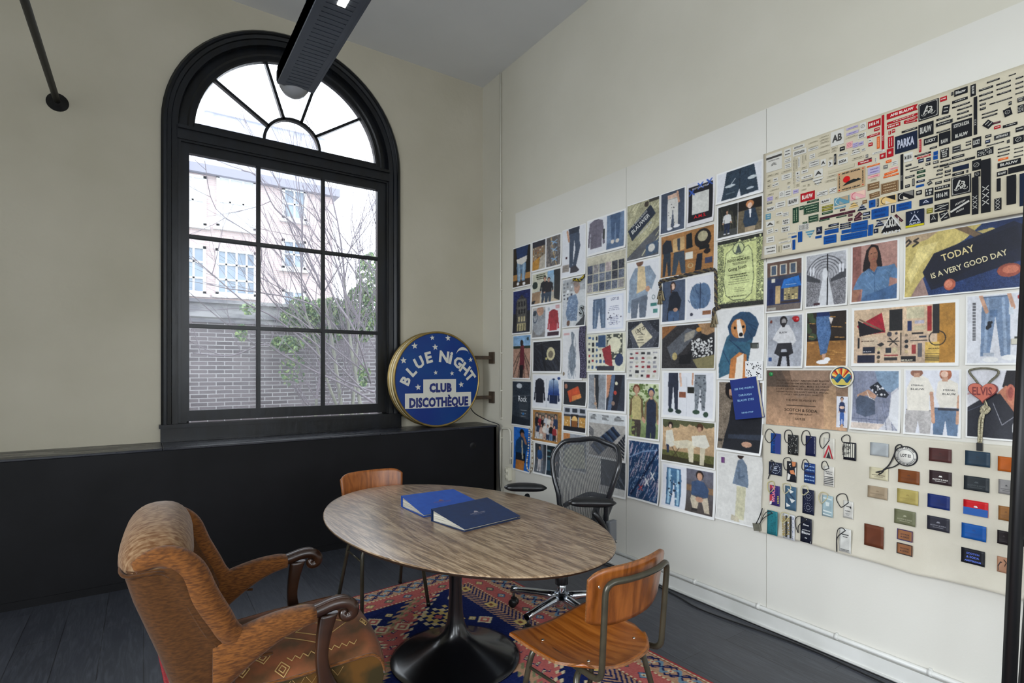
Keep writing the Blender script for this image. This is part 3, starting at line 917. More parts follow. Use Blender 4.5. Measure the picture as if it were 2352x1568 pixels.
ol = smooth_path([Vector((bx(*bo(a)), *bo(a))) for a in range(-90, 270, 15)] + [Vector((bx(0, .48), 0, .48))], 3)
cen_z = .78
def mesh_fn(u, v):
    i = u * (len(ol) - 1); k = int(i); f_ = i - k; p = ol[k] if k >= len(ol) - 1 else ol[k].lerp(ol[k + 1], f_)
    y = p.y * v; z = cen_z + (p.z - cen_z) * v
    return (bx(y, z), y, z)
m = MB(); m.grid(mesh_fn, 72, 10); m.build('mesh_back', meshm, oc)
m = MB(); m.tube(ol, .0165, n=10, cap=False); m.build('back_frame', mat('glossy_black_frame', (30, 32, 36), .25, spec=.6), oc)
m = MB(); m.tube(smooth_path([(bx(-.17, .6) - .02, -.17, .6), (-.36, -.1, .66), (-.37, 0, .67), (-.36, .1, .66), (bx(.17, .6) - .02, .17, .6)]), .016, n=8)
m.tube([(-.36, 0, .66), (-.30, 0, .45), (-.1, 0, .40)], .022, n=8); m.build('back_support', blackp, oc)
m = MB(); m.grid(lambda u, v: (-.22 + .46 * u, (v - .5) * .50 * (1 - .12 * u), .455 - .03 * math.sin(PI * u) * math.sin(PI * v) - .05 * max(0, u - .8) ** 2 * 20), 14, 14); m.build('seat_mesh', mat('dark_seat_mesh', (34, 35, 38), .7), oc)
m = MB(); m.tube(smooth_path([(-.22, -.22, .455), (.1, -.24, .455), (.23, -.20, .44), (.25, 0, .43), (.23, .20, .44), (.1, .24, .455), (-.22, .22, .455), (-.24, 0, .45), (-.22, -.22, .455)]), .016, n=8); m.build('seat_frame', blackp, oc)
for s, yaw in ((-1, -42), (1, -42)):
    # padded rest, kidney shaped and turned outwards
    ap = MB(); a = math.radians(yaw)
    def pad(x, y, z): return (.05 + x * math.cos(a) - y * math.sin(a), s * .265 + x * math.sin(a) + y * math.cos(a), z)
    rings = []
    for i in range(13):
        x = -.14 + .27 * i / 12; e = max(.03, 1 - abs((i - 6) / 6) ** 3.0); wv = .047 * math.sqrt(e) ; h_ = .028 * math.sqrt(e)
        rings.append([pad(x, wv * math.cos(2 * PI * k / 12) - .02 * math.sin(PI * i / 12), .706 + h_ * math.sin(2 * PI * k / 12) + .034 + .006 * (i / 12) ** 2) for k in range(12)])
    ap.loft(rings); ap.build('armrest', black_arm, oc)
    m = MB(); m.tube(rounded([(.03, s * .265, .69), (-.02, s * .29, .62), (-.09, s * .30, .48), (-.1, s * .2, .42), (-.1, 0, .40)], .05), .017, n=8); m.build('arm_support', blackp, oc)
    m = MB(); m.box((-.14, s * .285 - .012, .50), (-.07, s * .285 + .02, .62), bev=.01); m.build('arm_joint', mat('grey_plastic', (92, 95, 99), .4), oc)
m = MB(); m.lathe([(.028, .10), (.028, .24), (.02, .24), (.02, .40), (.05, .40), (.05, .43), (.001, .43)], 0, 20, (0, 0, 0)); m.lathe([(.036, .2), (.04, .2), (.04, .26), (.03, .27)], 1, 18); m.build('gas_lift', [chrome, blackp], oc)
m = MB(); m.lathe([(.001, .06), (.04, .06), (.045, .09), (.043, .13), (.03, .15), (.001, .15)], 0, 24); m.build('hub', chrome, oc)
for k in range(5):
    a = math.radians(5 + 72 * k)
    m = MB(); d = Vector((math.cos(a), math.sin(a), 0)); q = Vector((-d.y, d.x, 0))
    rings = []
    for i in range(7):
        r_ = .03 + .30 * i / 6; w_ = .029 - .008 * i / 6; z_ = .122 - .012 * (i / 6) ** 2; h_ = .026 - .007 * i / 6
        rings.append([tuple(d * r_ + q * w_ * math.cos(2 * PI * j / 10) + Vector((0, 0, z_ + h_ * math.sin(2 * PI * j / 10)))) for j in range(10)])
    m.loft(rings); m.build('base_leg', chrome, oc)
    c = d * .315
    m = MB()
    for s in (-1, 1):
        p = c + q * s * .014
        rg = []
        for xx in (-.010, .010):
            for rr in (.001, .026) if xx < 0 else (.026, .001):
                rg.append([tuple(p + q * (xx * s) + d * rr * math.cos(2 * PI * j / 16) + Vector((0, 0, .032 + rr * math.sin(2 * PI * j / 16)))) for j in range(16)])
        m.loft(rg)
    m.tube([c + Vector((0, 0, .035)), c + Vector((0, 0, .11))], .008); m.box((c.x - .012, c.y - .012, .04), (c.x + .012, c.y + .012, .066)); m.build('caster', blackp, oc)

# ---------------------------------------------------------------- upholstered armchair (front is +X)
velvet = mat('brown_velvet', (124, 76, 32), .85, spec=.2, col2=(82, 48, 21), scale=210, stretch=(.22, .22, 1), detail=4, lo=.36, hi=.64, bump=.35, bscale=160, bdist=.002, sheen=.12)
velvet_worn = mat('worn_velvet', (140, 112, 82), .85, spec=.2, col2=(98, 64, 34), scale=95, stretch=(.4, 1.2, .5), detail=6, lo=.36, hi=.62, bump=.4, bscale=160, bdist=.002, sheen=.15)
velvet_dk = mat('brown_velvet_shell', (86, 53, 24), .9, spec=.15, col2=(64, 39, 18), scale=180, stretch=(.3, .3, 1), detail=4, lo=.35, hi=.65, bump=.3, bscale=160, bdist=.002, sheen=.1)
mahog = mat('carved_mahogany', (58, 34, 20), .3, spec=.5, coat=.3, col2=(40, 23, 14), scale=12, stretch=(.3, 1, 1), detail=6)
kilim = mat('kilim_cushion_fabric', (132, 78, 48), .9, spec=.15, col2=(86, 62, 38), scale=11, detail=9, lo=.38, hi=.66, bump=.3, bscale=200, bdist=.002, sheen=.1)
kilim_side = mat('kilim_border_fabric', (96, 66, 30), .9, spec=.15, col2=(56, 48, 28), scale=9, detail=8, lo=.4, hi=.6, bump=.3, bscale=200, bdist=.002)
kl_line = mat('kilim_pale_yarn', (186, 152, 96), .9)
ac = thing('armchair', 'brown velvet armchair with carved wooden arms and a kilim seat', 'armchair', (.360, 2.285, .0115), math.radians(-3))


def asec(z, xo, xf, hw, rec=.05, bul=0.0, cz=0.0):
    P = [(xo, 0), (xo, .5 * hw), (xo + .004, hw - .07), (xo + .02, hw - .025), (xo + .055, hw), ((xo + xf) / 2, hw), (xf - .075, hw), (xf - .05, hw + bul), (xf - .02, hw + bul), (xf, hw - .015), (xf + .003, hw - .045), (xf - .015, hw - .07), (xf - rec, hw - .09), (xf - rec - .005, .5 * hw), (xf - rec, 0)]
    Q = [(x, -y) for x, y in P[::-1][1:-1]]
    return [(x, y, z + cz * (1 - min(1, abs(y) / hw) ** 2)) for x, y in P + Q]


secs = [(.10, -.200, -.06, .285, .03, .0, 0), (.30, -.235, -.085, .295, .03, .0, 0), (.45, -.276, -.095, .303, .035, .002, 0), (.58, -.316, -.110, .312, .04, .008, 0),
        (.66, -.344, -.130, .316, .04, .012, 0), (.76, -.379, -.180, .318, .04, .014, 0), (.84, -.401, -.212, .320, .035, .016, .005), (.872, -.409, -.225, .318, .03, .014, .012)]
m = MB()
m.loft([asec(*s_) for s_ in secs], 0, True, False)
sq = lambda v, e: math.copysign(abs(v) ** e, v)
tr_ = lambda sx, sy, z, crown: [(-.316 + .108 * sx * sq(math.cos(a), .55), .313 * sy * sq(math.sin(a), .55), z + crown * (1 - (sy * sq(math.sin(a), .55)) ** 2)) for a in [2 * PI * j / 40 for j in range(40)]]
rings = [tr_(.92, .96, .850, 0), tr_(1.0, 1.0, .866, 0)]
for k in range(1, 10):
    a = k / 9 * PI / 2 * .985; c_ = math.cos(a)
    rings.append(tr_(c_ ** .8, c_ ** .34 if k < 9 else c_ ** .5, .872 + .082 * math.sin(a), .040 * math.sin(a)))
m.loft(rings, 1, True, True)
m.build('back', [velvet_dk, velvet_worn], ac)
# rolled wings down the front edge of each side
for s in (-1, 1):
    m = MB()
    pts = smooth_path([(-.365, s * .290, .878), (-.31, s * .298, .903), (-.262, s * .300, .890), (-.218, s * .302, .845), (-.185, s * .303, .76), (-.145, s * .300, .68), (-.112, s * .298, .62), (-.06, s * .296, .575), (.0, s * .295, .56)], 5)
    n_ = len(pts); m.tube(pts, [.022 + .022 * math.sin(PI * min(1, (i + 2) / n_ * 1.15) * .8) for i in range(n_)], n=12)
    m.build('wing_roll', velvet, ac)
    m = MB(); m.tube(smooth_path([(-.410, s * .20, .870), (-.404, s * .28, .866), (-.382, s * .312, .860), (-.34, s * .319, .862), (-.295, s * .321, .858), (-.262, s * .322, .825), (-.235, s * .322, .76), (-.195, s * .320, .67), (-.155, s * .318, .60), (-.10, s * .316, .545), (-.02, s * .315, .525), (.02, s * .31, .52)], 5), .0055, n=7)
    m.build('piping', velvet_dk, ac)
    # padded arm
    m = MB(); rings = []
    for i in range(15):
        k = i / 14; x = -.16 + .315 * k; zt = .600 + .055 * math.sin(k * 1.9); dn = .135 * (1 - k) ** 1.4 + .06; w_ = .040 + .004 * math.sin(PI * k)
        if i == 14: x += .004; w_ *= .9; dn *= .9; zt -= .004
        yc = s * (.295 + .012 * k)
        rings.append([(x, yc + w_ * math.copysign(abs(math.cos(a)) ** .7, math.cos(a)), (zt - dn / 2) + dn / 2 * math.copysign(abs(math.sin(a)) ** .7, math.sin(a))) for a in [2 * PI * j / 16 for j in range(16)]])
    m.loft(rings); m.build('arm_pad', velvet, ac)
    # carved wooden hand rest ending in a scroll
    m = MB(); y0 = s * .307
    pts = smooth_path([(.12, y0, .618), (.17, y0, .628), (.225, y0, .640), (.268, y0, .636), (.292, y0, .614), (.288, y0, .590), (.266, y0, .584), (.256, y0, .598), (.266, y0, .608)], 5)
    n_ = len(pts); m.tube(pts, [.023 if i < n_ * .5 else .023 - .010 * (i - n_ * .5) / (n_ * .5) for i in range(n_)], n=12)
    for dy in (-.011, .011):
        m.tube([p + Vector((0, dy, .0205)) for p in pts[:int(n_ * .45)]], .004, n=6)
    m.build('hand_rest', mahog, ac)
    m = MB(); pts = smooth_path([(.205, y0, .61), (.188, y0, .53), (.182, y0, .45), (.20, y0, .36), (.235, y0, .27), (.245, y0, .17), (.235, y0, .08), (.25, y0, 0)], 5)
    n_ = len(pts); rings = []
    for i, p in enumerate(pts):
        k = i / (n_ - 1); wx = .034 - .012 * math.sin(PI * min(1, k * 1.8)) + (.03 * math.exp(-((k - .62) / .16) ** 2)); wy = .019
        rings.append([(p.x + wx * math.copysign(abs(math.cos(a)) ** .6, math.cos(a)), p.y + wy * math.copysign(abs(math.sin(a)) ** .6, math.sin(a)), p.z) for a in [2 * PI * j / 14 for j in range(14)]])
    m.loft(rings); m.build('arm_post', mahog, ac)
    m = MB(); m.tube([(-.17, s * .25, .12), (-.20, s * .25, 0)], [.028, .018], n=8); m.build('leg', mahog, ac)


def cush(u, v):
    """cushion top and its rolled front, u front-back, v across"""
    y = (v - .5) * .60 * (1 - .10 * max(0, .35 - u) / .35)
    e = 1 - abs(2 * v - 1) ** 3.2
    if u < .72:
        x = -.15 + .50 * u / .72; z = .405 + .055 * e * (.8 + .2 * math.sin(PI * u / .72)) + .012 * (u / .72)
    else:
        k = (u - .72) / .28; a = k * PI / 2 * .98
        x = .35 + .085 * math.sin(a) * (.75 + .25 * e); z = .417 + .055 * e - .085 * (1 - math.cos(a))
    return Vector((x, y, z))


m = MB(); m.grid(cush, 34, 24, 0)
fr = [cush(i / 30, 0) for i in range(31)] + [cush(1, i / 20) for i in range(1, 21)] + [cush(1 - i / 30, 1) for i in range(1, 31)]
# wall below the piped edge
zb = .12
vs = [tuple(p) for p in fr] + [(p.x - (.012 if p.x > .3 else 0), p.y * .985, .26) for p in fr] + [(p.x - .02 if p.x > .3 else p.x, p.y * .97, zb) for p in fr]
n_ = len(fr)
m.add(vs, [(i, i + 1, n_ + i + 1, n_ + i) for i in range(n_ - 1)] + [(n_ + i, n_ + i + 1, 2 * n_ + i + 1, 2 * n_ + i) for i in range(n_ - 1)], 1, True)
m.tube(fr, .0055, 2, n=6)
m.tube([(p.x - (.012 if p.x > .3 else 0), p.y * .99, .26) for p in fr], .006, 2, n=6)


def line(mb, pts, r=.0022, mi=3): mb.tube(pts, r, mi, n=4, cap=False)


def top_shape(uv, close=True):
    P = []
    for i in range(len(uv) if close else len(uv) - 1):
        a = uv[i]; b = uv[(i + 1) % len(uv)]
        for k in range(6): P.append(cush(a[0] + (b[0] - a[0]) * k / 6, a[1] + (b[1] - a[1]) * k / 6) + Vector((0, 0, .0012)))
    P.append(P[0] if close else cush(*uv[-1]) + Vector((0, 0, .0012)))
    line(m, P)


def dia(u, v, a, b, n_=2):
    for k in range(n_):
        s_ = 1 - .5 * k; top_shape([(u - a * s_, v), (u, v + b * s_), (u + a * s_, v), (u, v - b * s_)])


dia(.50, .36, .19, .18, 3)
for k in range(9):
    u0 = .33 + .04 * k; top_shape([(u0, .13), (u0 + .02, .10), (u0 + .04, .13)], False)
for (u, v) in ((.12, .28), (.12, .12), (.22, .18), (.30, .06), (.80, .3), (.82, .55), (.5, .8), (.2, .6), (.75, .85), (.3, .45)):
    dia(u, v, .035, .05)
# motifs on the near side and the front border
def side_pt(x, z, s=-1):
    y = s * .300 * (1 - (.10 * max(0, .35 - (x + .15) / .5 * .72) / .35 if x < .1 else 0)); return (x, y * (1 - .03 * (.4 - z) / .28) - .0015 * -s * -1, z)
for x0 in (-.10, .02, .10, .20):
    for s_ in (1, .5):
        line(m, [side_pt(x0 + a * s_, .33 + b * s_) for a, b in ((-.028, 0), (0, .04), (.028, 0), (0, -.04), (-.028, 0))], .002)
for k in range(9):
    x0 = -.14 + .045 * k; line(m, [side_pt(x0, .40), side_pt(x0 + .02, .372), side_pt(x0 + .04, .40)], .0018)
def fr_pt(y, z): return (.425 - .16 * abs(y) ** 2 * 1.2 - .012 * (.37 - z) / .11 + .003, y, z)
for yc in (-.17, 0, .17):
    for path in (((-.06, .30), (-.02, .345), (0, .325), (.02, .345), (.06, .30), (.03, .27), (0, .30), (-.03, .27), (-.06, .30)), ((-.02, .30), (0, .325), (.02, .30), (0, .275), (-.02, .30)), ((-.03, .345), (0, .33), (.03, .345))):
        line(m, [fr_pt(yc + a, b) for a, b in path], .0026)
m.build('seat', [kilim, kilim_side, velvet, kl_line], ac)

# ---------------------------------------------------------------- round illuminated sign
sg = thing('round_sign', 'round blue light-box sign reading BLUE NIGHT CLUB DISCOTHÈQUE on the black casing', 'sign', (2.338, 4.65, BZ + .0065 + .4585))
brass = mat('brass_rim', (164, 140, 84), .35, metal=.7, col2=(140, 118, 66), scale=8)
cream_rim = mat('cream_enamel_drum', (222, 208, 168), .4, col2=(206, 190, 146), scale=4)
RS = .4585
m = MB()
m.lathe([(RS - .016, .006), (RS, .004), (RS, .028), (RS - .006, .03), (RS - .006, .072), (RS - .002, .074), (RS - .002, .082), (RS - .006, .084), (RS - .006, .126), (RS, .128), (RS, .152), (RS - .016, .155), (.001, .155)], 0, 96, axis='y', cap=False)
o = m.build('drum', [cream_rim], sg)
m = MB()
for y0 in (.0, .124):
    m.lathe([(RS - .018, y0 + .006), (RS - .016, y0 - .002), (RS - .004, y0 - .004), (RS + .0015, y0 + .002), (RS + .0015, y0 + .026), (RS - .006, y0 + .03)], 0, 96, axis='y', cap=False)
m.lathe([(RS - .003, .072), (RS + .001, .074), (RS + .001, .082), (RS - .003, .084)], 0, 96, axis='y', cap=False)
m.build('rim', brass, sg)
m = MB(); m.lathe([(RS - .012, .006), (.3, .004), (.15, .004), (.0001, .004)], 0, 96, axis='y', cap=False)
m.build('face', mat('royal_blue_acrylic', (4, 62, 124), .3, spec=.4, col2=(4, 42, 116), scale=2.2), sg)
lt = MB()


def on_face(x, z): return (x, .0022, z)


def letters(s_, rad, mid_deg, step, h, bold=.05):
    n_ = len(s_)
    for i, ch in enumerate(s_):
        if ch == ' ': continue
        a = math.radians(mid_deg - (i - (n_ - 1) / 2) * step)
        cx_, cz_ = rad * math.cos(a), rad * math.sin(a); rot = a - PI / 2
        put_text(lt, ch, lambda x, y: on_face(cx_ + x * math.cos(rot) - (y - h / 2) * math.sin(rot), cz_ + x * math.sin(rot) + (y - h / 2) * math.cos(rot)), 0, bold, height=h * (1.32 if ch == 'i' else 1))


Cf = (-.012, -.13)
_of = on_face
def on_face(x, z): return _of(x + Cf[0], z + Cf[1])
def place(ch, x, z, rot, h):
    ro = math.radians(rot); k_ = 1.3 if ch == 'i' else 1
    put_text(lt, ch, lambda a, b: on_face(x * .443 + a * math.cos(ro) - (b - h * k_ / 2) * math.sin(ro), z * .443 + a * math.sin(ro) + (b - h * k_ / 2) * math.cos(ro)), 0, .058, height=h * k_, squeeze=1.0)
on_face = _of
for q_ in (('B', -.765, -.02, 64, .098), ('L', -.63, .18, 45, .105), ('U', -.455, .36, 28, .108), ('E', -.235, .47, 15, .108), ('N', .135, .49, -6, .112), ('i', .30, .465, -13, .092), ('G', .485, .37, -27, .112), ('H', .655, .225, -38, .112), ('T', .79, .06, -52, .108)):
    place(*q_)
on_face = _of


def star(x, z, r, a0=90):
    P = []
    for k in range(10):
        a = math.radians(a0 + 36 * k); rr = r if k % 2 == 0 else r * .42
        P.append(on_face(x + rr * math.cos(a), z + rr * math.sin(a)))
    lt.add([on_face(x, z)] + P, [(0, 1 + k, 1 + (k + 1) % 10) for k in range(10)])


for x, z, r in ((-.56, .71, .033), (-.15, .895, .026), (.23, .90, .031), (-.08, .695, .033), (-.81, .40, .034), (.80, .43, .027), (-.07, .145, .024), (.33, .125, .025), (-.48, -.165, .032), (.56, -.125, .032)):
    star(x * .443, z * .443, r, 96)
P1_ = []; P2_ = []
for k in range(17):
    a = math.radians(20 + 140 * k / 16); P1_.append(on_face(.255 + .075 * math.cos(a), .225 + .095 * math.sin(a))); P2_.append(on_face(.258 + (.075 - .0) * math.cos(a), .225 + (.095 - .028 * math.sin(PI * k / 16)) * math.sin(a) - .002))
P1_ = [on_face(p[0] + .01, p[2] - .005) for p in P1_]; P2_ = [on_face(p[0] + .01, p[2] - .005) for p in P2_]
lt.add(P1_ + P2_, [(k, k + 1, 18 + k, 17 + k) for k in range(16)])
# stepped banner and its lettering
for x0, x1, z0, z1 in ((-.16, .19, -.13, .0), (-.345, .36, -.272, -.13)):
    lt.add([on_face(x0, z0), on_face(x1, z0), on_face(x1, z1), on_face(x0, z1)], [(0, 1, 2, 3)])
put_text(lt, 'CLUB', lambda x, y: (.022 + x, .0012, -.128 + y), 1, .09, 1.08, height=.092, width=.24)
put_text(lt, 'DISCOTH\u00c8QUE', lambda x, y: (.012 + x, .0012, -.258 + y), 1, .08, 1.05, height=.108, width=.63)
lt.build('lettering', [mat('pale_sign_lettering', (206, 204, 192), .4), mat('navy_sign_lettering', (22, 36, 104), .4)], sg)
rust = mat('rusty_steel', (78, 62, 46), .7, col2=(52, 42, 34), scale=18)
for z in (.215, -.195):
    m = MB(); x0 = math.sqrt(RS ** 2 - z * z) - .01; x1 = XR - 2.338 - .008
    m.box((x0, .06, z - .018), (x1, .085, z + .018)); m.box((x1 - .016, .03, z - .06), (x1 + .004, .115, z + .06)); m.build('bracket', rust, sg)
k = MB(); k.tube(smooth_path([(2.74, 4.80, 1.19), (2.80, 4.78, 1.06), (2.86, 4.60, .985), (2.93, 4.52, .95), (2.935, 4.50, .90), (2.93, 4.50, .6), (2.94, 4.49, .3), (2.95, 4.45, .05)]), .005, n=7)
tag(k.build('sign_cable', cb), 'black power cable hanging from the round blue sign past the casing corner', 'cable')

# ---------------------------------------------------------------- ceiling fixture and wall rod
lp_x0, lp_x1, lp_y, lp_z = .655, .865, 3.42, 3.20
lf = thing('track_light', 'long dark slotted light fitting hanging in front of the arched window', 'ceiling light', ((lp_x0 + lp_x1) / 2, lp_y, lp_z))
hw_ = (lp_x1 - lp_x0) / 2; Lf = 3.2
dk = mat('anthracite_metal', (92, 99, 112), .4, metal=.2, col2=(84, 91, 103), scale=4)
m = MB(); m.box((-hw_, -Lf, .012), (hw_, 0, .10)); m.box((-hw_, -Lf, 0), (-hw_ + .012, 0, .10)); m.box((hw_ - .012, -Lf, 0), (hw_, 0, .10))
n_ = 84; yy = -.03
for k in range(n_):
    y0 = -.012 - k * .038
    m.box((-hw_ + .012, y0 - .031, .002), (hw_ - .012, y0, .006))
m.box((-hw_ + .012, -Lf, .001), (-hw_ + .04, 0, .007)); m.box((hw_ - .04, -Lf, .001), (hw_ - .012, 0, .007))
m.build('housing', dk, lf)
m = MB(); m.box((-.018, -1.50, -.004), (.020, -.90, .002)); m.build('light_strip', mat('lit_diffuser', (255, 250, 235), .5, emit=(255, 248, 230), es=6), lf)
m = MB(); m.lathe([(.094, .02), (.092, 0), (.082, -.035), (.058, -.066), (.03, -.082), (.001, -.088)], 0, 32, (0, .045, .05)); 
m.build('glass_dome', mat('smoky_glass_dome', (150, 152, 156), .06, spec=.8), lf)
m = MB(); m.lathe([(.097, 0), (.1, .0), (.1, .05), (.001, .05)], 0, 32, (0, .045, .05)); m.build('dome_ring', dk, lf)
for y in (-.62, -2.6):
    m = MB(); m.tube([(-hw_ + .02, y, .1), (-hw_ + .02, y, ZC - lp_z)], .006, n=8); m.tube([(hw_ - .02, y, .1), (hw_ - .02, y, ZC - lp_z)], .006, n=8); m.build('hanger', dk, lf)
fl = on_y(132, 235, YW)
rd = thing('wall_rod', 'dark iron rod sticking out of a round wall flange left of the window', 'rod', (fl.x, YW, fl.z))
m = MB(); m.tube([(0, -.01, 0), (0, -3.4, 0)], .021, n=12); m.build('rod', mat('dark_iron', (36, 36, 36), .5, metal=.4), rd)
m = MB(); m.lathe([(.001, -.03), (.03, -.03), (.03, -.012), (.062, -.008), (.064, 0)], 0, 24, axis='y'); m.build('flange', mat('dark_iron', (36, 36, 36), .5), rd)

# ---------------------------------------------------------------- steel rack at the right edge
rk = thing('steel_rack', 'black steel rack leaning at the right edge beside the label boards', 'rack', (0, 0, 0))
bs = mat('black_steel', (24, 24, 26), .45, metal=.3)


def rp(px_, py_, d):
    r = ray(px_, py_); return Vector((0, 0, EYE)) + r * d


m = MB(); A = rp(2318, 1568, 1.78); Bt = rp(2368, 480, 1.78)
dn = (A - Bt).normalized(); fl_ = Bt + dn * ((Bt.z - .0) / -dn.z)
m.tube([Bt - dn * .25, fl_], .0195, n=4); m.build('upright', bs, rk)
m = MB(); A2 = rp(2352, 1560, 2.0); B2 = rp(2375, 1230, 2.0); dn2 = (A2 - B2).normalized(); f2 = B2 + dn2 * (B2.z / -dn2.z)
m.tube([B2 - dn2 * .05, f2], .016, n=4); m.build('brace', bs, rk)
m = MB(); c = rp(2350, 1240, 1.85); m.box((c.x - .01, c.y - .30, c.z - .02), (c.x + .25, c.y + .02, c.z + .005)); m.build('shelf', bs, rk)
# ================================================================ prints pinned to the right wall
class Art:
    """paints a small picture as plain colours; u to the right, v downwards, both 0..1"""
    def __init__(s, a):
        s.a = a; h, w = a.shape[:2]
        s.U, s.V = np.meshgrid((np.arange(w) + .5) / w, (np.arange(h) + .5) / h)
    def sub(s, x0, y0, x1, y1):
        h, w = s.a.shape[:2]
        return Art(s.a[int(y0 * h):max(int(y0 * h) + 2, int(y1 * h)), int(x0 * w):max(int(x0 * w) + 2, int(x1 * w))])
    def put(s, m, c, al=1.0): s.a[m] = s.a[m] * (1 - al) + np.array(c, float) * al
    def bg(s, c): s.a[:] = c
    def grad(s, c1, c2, hor=False):
        k = (s.U if hor else s.V)[..., None]; s.a[:] = np.array(c1, float) * (1 - k) + np.array(c2, float) * k
    def rect(s, x0, y0, x1, y1, c): s.put((s.U >= x0) & (s.U <= x1) & (s.V >= y0) & (s.V <= y1), c)
    def ell(s, cx, cy, rx, ry, c, al=1.0): s.put(((s.U - cx) / rx) ** 2 + ((s.V - cy) / ry) ** 2 <= 1, c, al)
    def ring(s, cx, cy, rx, ry, c, t=.15):
        q = np.sqrt(((s.U - cx) / rx) ** 2 + ((s.V - cy) / ry) ** 2); s.put((q <= 1) & (q >= 1 - t), c)
    def poly(s, p, c, al=1.0):
        m = np.zeros(s.U.shape, bool); n = len(p)
        for i in range(n):
            (x0, y0), (x1, y1) = p[i], p[(i + 1) % n]
            if y0 == y1: continue
            m ^= ((s.V < y0) != (s.V < y1)) & (s.U < (x1 - x0) * (s.V - y0) / (y1 - y0) + x0)
        s.put(m, c, al)
    def ln(s, p, w, c):
        h, wd = s.a.shape[:2]; asp = wd / h
        for (x0, y0), (x1, y1) in zip(p, p[1:]):
            X0, X1 = x0 * asp, x1 * asp; dx, dy = X1 - X0, y1 - y0; L2 = dx * dx + dy * dy + 1e-12
            t = np.clip(((s.U * asp - X0) * dx + (s.V - y0) * dy) / L2, 0, 1)
            s.put((s.U * asp - X0 - t * dx) ** 2 + (s.V - y0 - t * dy) ** 2 <= w * w / 4, c)
    def nz(s, amp=14, seed=1, cell=2, m=None):
        r = np.random.RandomState(seed); h, w = s.a.shape[:2]
        n = r.rand(h // cell + 2, w // cell + 2); n = np.repeat(np.repeat(n, cell, 0), cell, 1)[:h, :w]
        d = (n[..., None] - .5) * 2 * amp
        if m is None: s.a += d
        else: s.a[m] += np.broadcast_to(d, s.a.shape)[m]
    def spots(s, n, c, r0, seed=1, x0=0, y0=0, x1=1, y1=1):
        r = np.random.RandomState(seed)
        for _ in range(n):
            k = r0 * r.uniform(.5, 1.3); s.ell(x0 + (x1 - x0) * r.rand(), y0 + (y1 - y0) * r.rand(), k, k * s.a.shape[1] / s.a.shape[0], c)
    def streaks(s, n, c, seed=1, w=.01, slope=.5, ln_=.3, on=None):
        r = np.random.RandomState(seed)
        if on:
            a0 = s.a.copy(); m = np.zeros(s.U.shape, bool)
            for q in on: m |= np.abs(s.a - np.array(q, float)).sum(-1) < 6
            s.streaks(n, c, seed, w, slope, ln_); s.a[~m] = a0[~m]; return
        for _ in range(n):
            x, y = r.rand(), r.rand(); s.ln([(x, y), (x + ln_ * r.uniform(.4, 1), y + slope * ln_ * r.uniform(.6, 1.4))], w, c)


SKIN, SKIN2, SKD = (196, 148, 120), (224, 184, 160), (120, 78, 56)
DEN, DEND, DENL, BLK, WHT = (74, 98, 128), (36, 48, 68), (132, 158, 184), (26, 26, 30), (232, 232, 234)


def trousers(p, cx, y0, y1, w, c, sp=.06, taper=.62, hi=None):
    """a pair of trouser legs"""
    h = w * .5; ym = y0 + (y1 - y0) * .30
    p.poly([(cx - h, y0), (cx + h, y0), (cx + h * 1.12, ym), (cx + sp + h * taper, y1), (cx + sp * .8, y1), (cx, ym + .03), (cx - sp * .8, y1), (cx - sp - h * taper, y1), (cx - h * 1.12, ym)], c)
    if hi: p.ln([(cx - h * .6, y0 + .05), (cx - sp - h * .25, y1 - .05)], w * .10, hi); p.ln([(cx + h * .6, y0 + .05), (cx + sp + h * .25, y1 - .05)], w * .10, hi)
    p.ln([(cx - h, y0 + .012), (cx + h, y0 + .012)], .012, tuple(v * .7 for v in c))


def person(p, cx, y0, H, top, bot, hair=(50, 36, 28), skin=SKIN, shoe=WHT, w=None, arms=None):
    """a standing figure, y0 = top of the head, H = height"""
    w = w or H * .34; q = H / 8; s_ = p.a.shape[0] / p.a.shape[1]
    trousers(p, cx, y0 + H * .47, y0 + H * .95, w * .62, bot, sp=w * .13)
    p.ell(cx - w * .24, y0 + H * .965, w * .17, q * .16, shoe); p.ell(cx + w * .24, y0 + H * .965, w * .17, q * .16, shoe)
    p.poly([(cx - w * .16, y0 + q * 1.25), (cx + w * .16, y0 + q * 1.25), (cx + w * .46, y0 + q * 1.75), (cx + w * .56, y0 + q * 3.9), (cx + w * .40, y0 + q * 4.0), (cx + w * .33, y0 + q * 2.6), (cx + w * .34, y0 + q * 4.2), (cx - w * .34, y0 + q * 4.2), (cx - w * .33, y0 + q * 2.6), (cx - w * .40, y0 + q * 4.0), (cx - w * .56, y0 + q * 3.9), (cx - w * .46, y0 + q * 1.75)], arms or top)
    p.poly([(cx - w * .14, y0 + q * 1.3), (cx + w * .14, y0 + q * 1.3), (cx + w * .34, y0 + q * 1.8), (cx + w * .34, y0 + q * 4.2), (cx - w * .34, y0 + q * 4.2), (cx - w * .34, y0 + q * 1.8)], top)
    p.ell(cx - w * .5, y0 + q * 4.1, w * .09, q * .3, skin); p.ell(cx + w * .5, y0 + q * 4.1, w * .09, q * .3, skin)
    p.rect(cx - w * .09, y0 + q * .9, cx + w * .09, y0 + q * 1.4, skin)
    p.ell(cx, y0 + q * .5, q * .42 * s_, q * .55, hair); p.ell(cx, y0 + q * .62, q * .30 * s_, q * .42, skin)


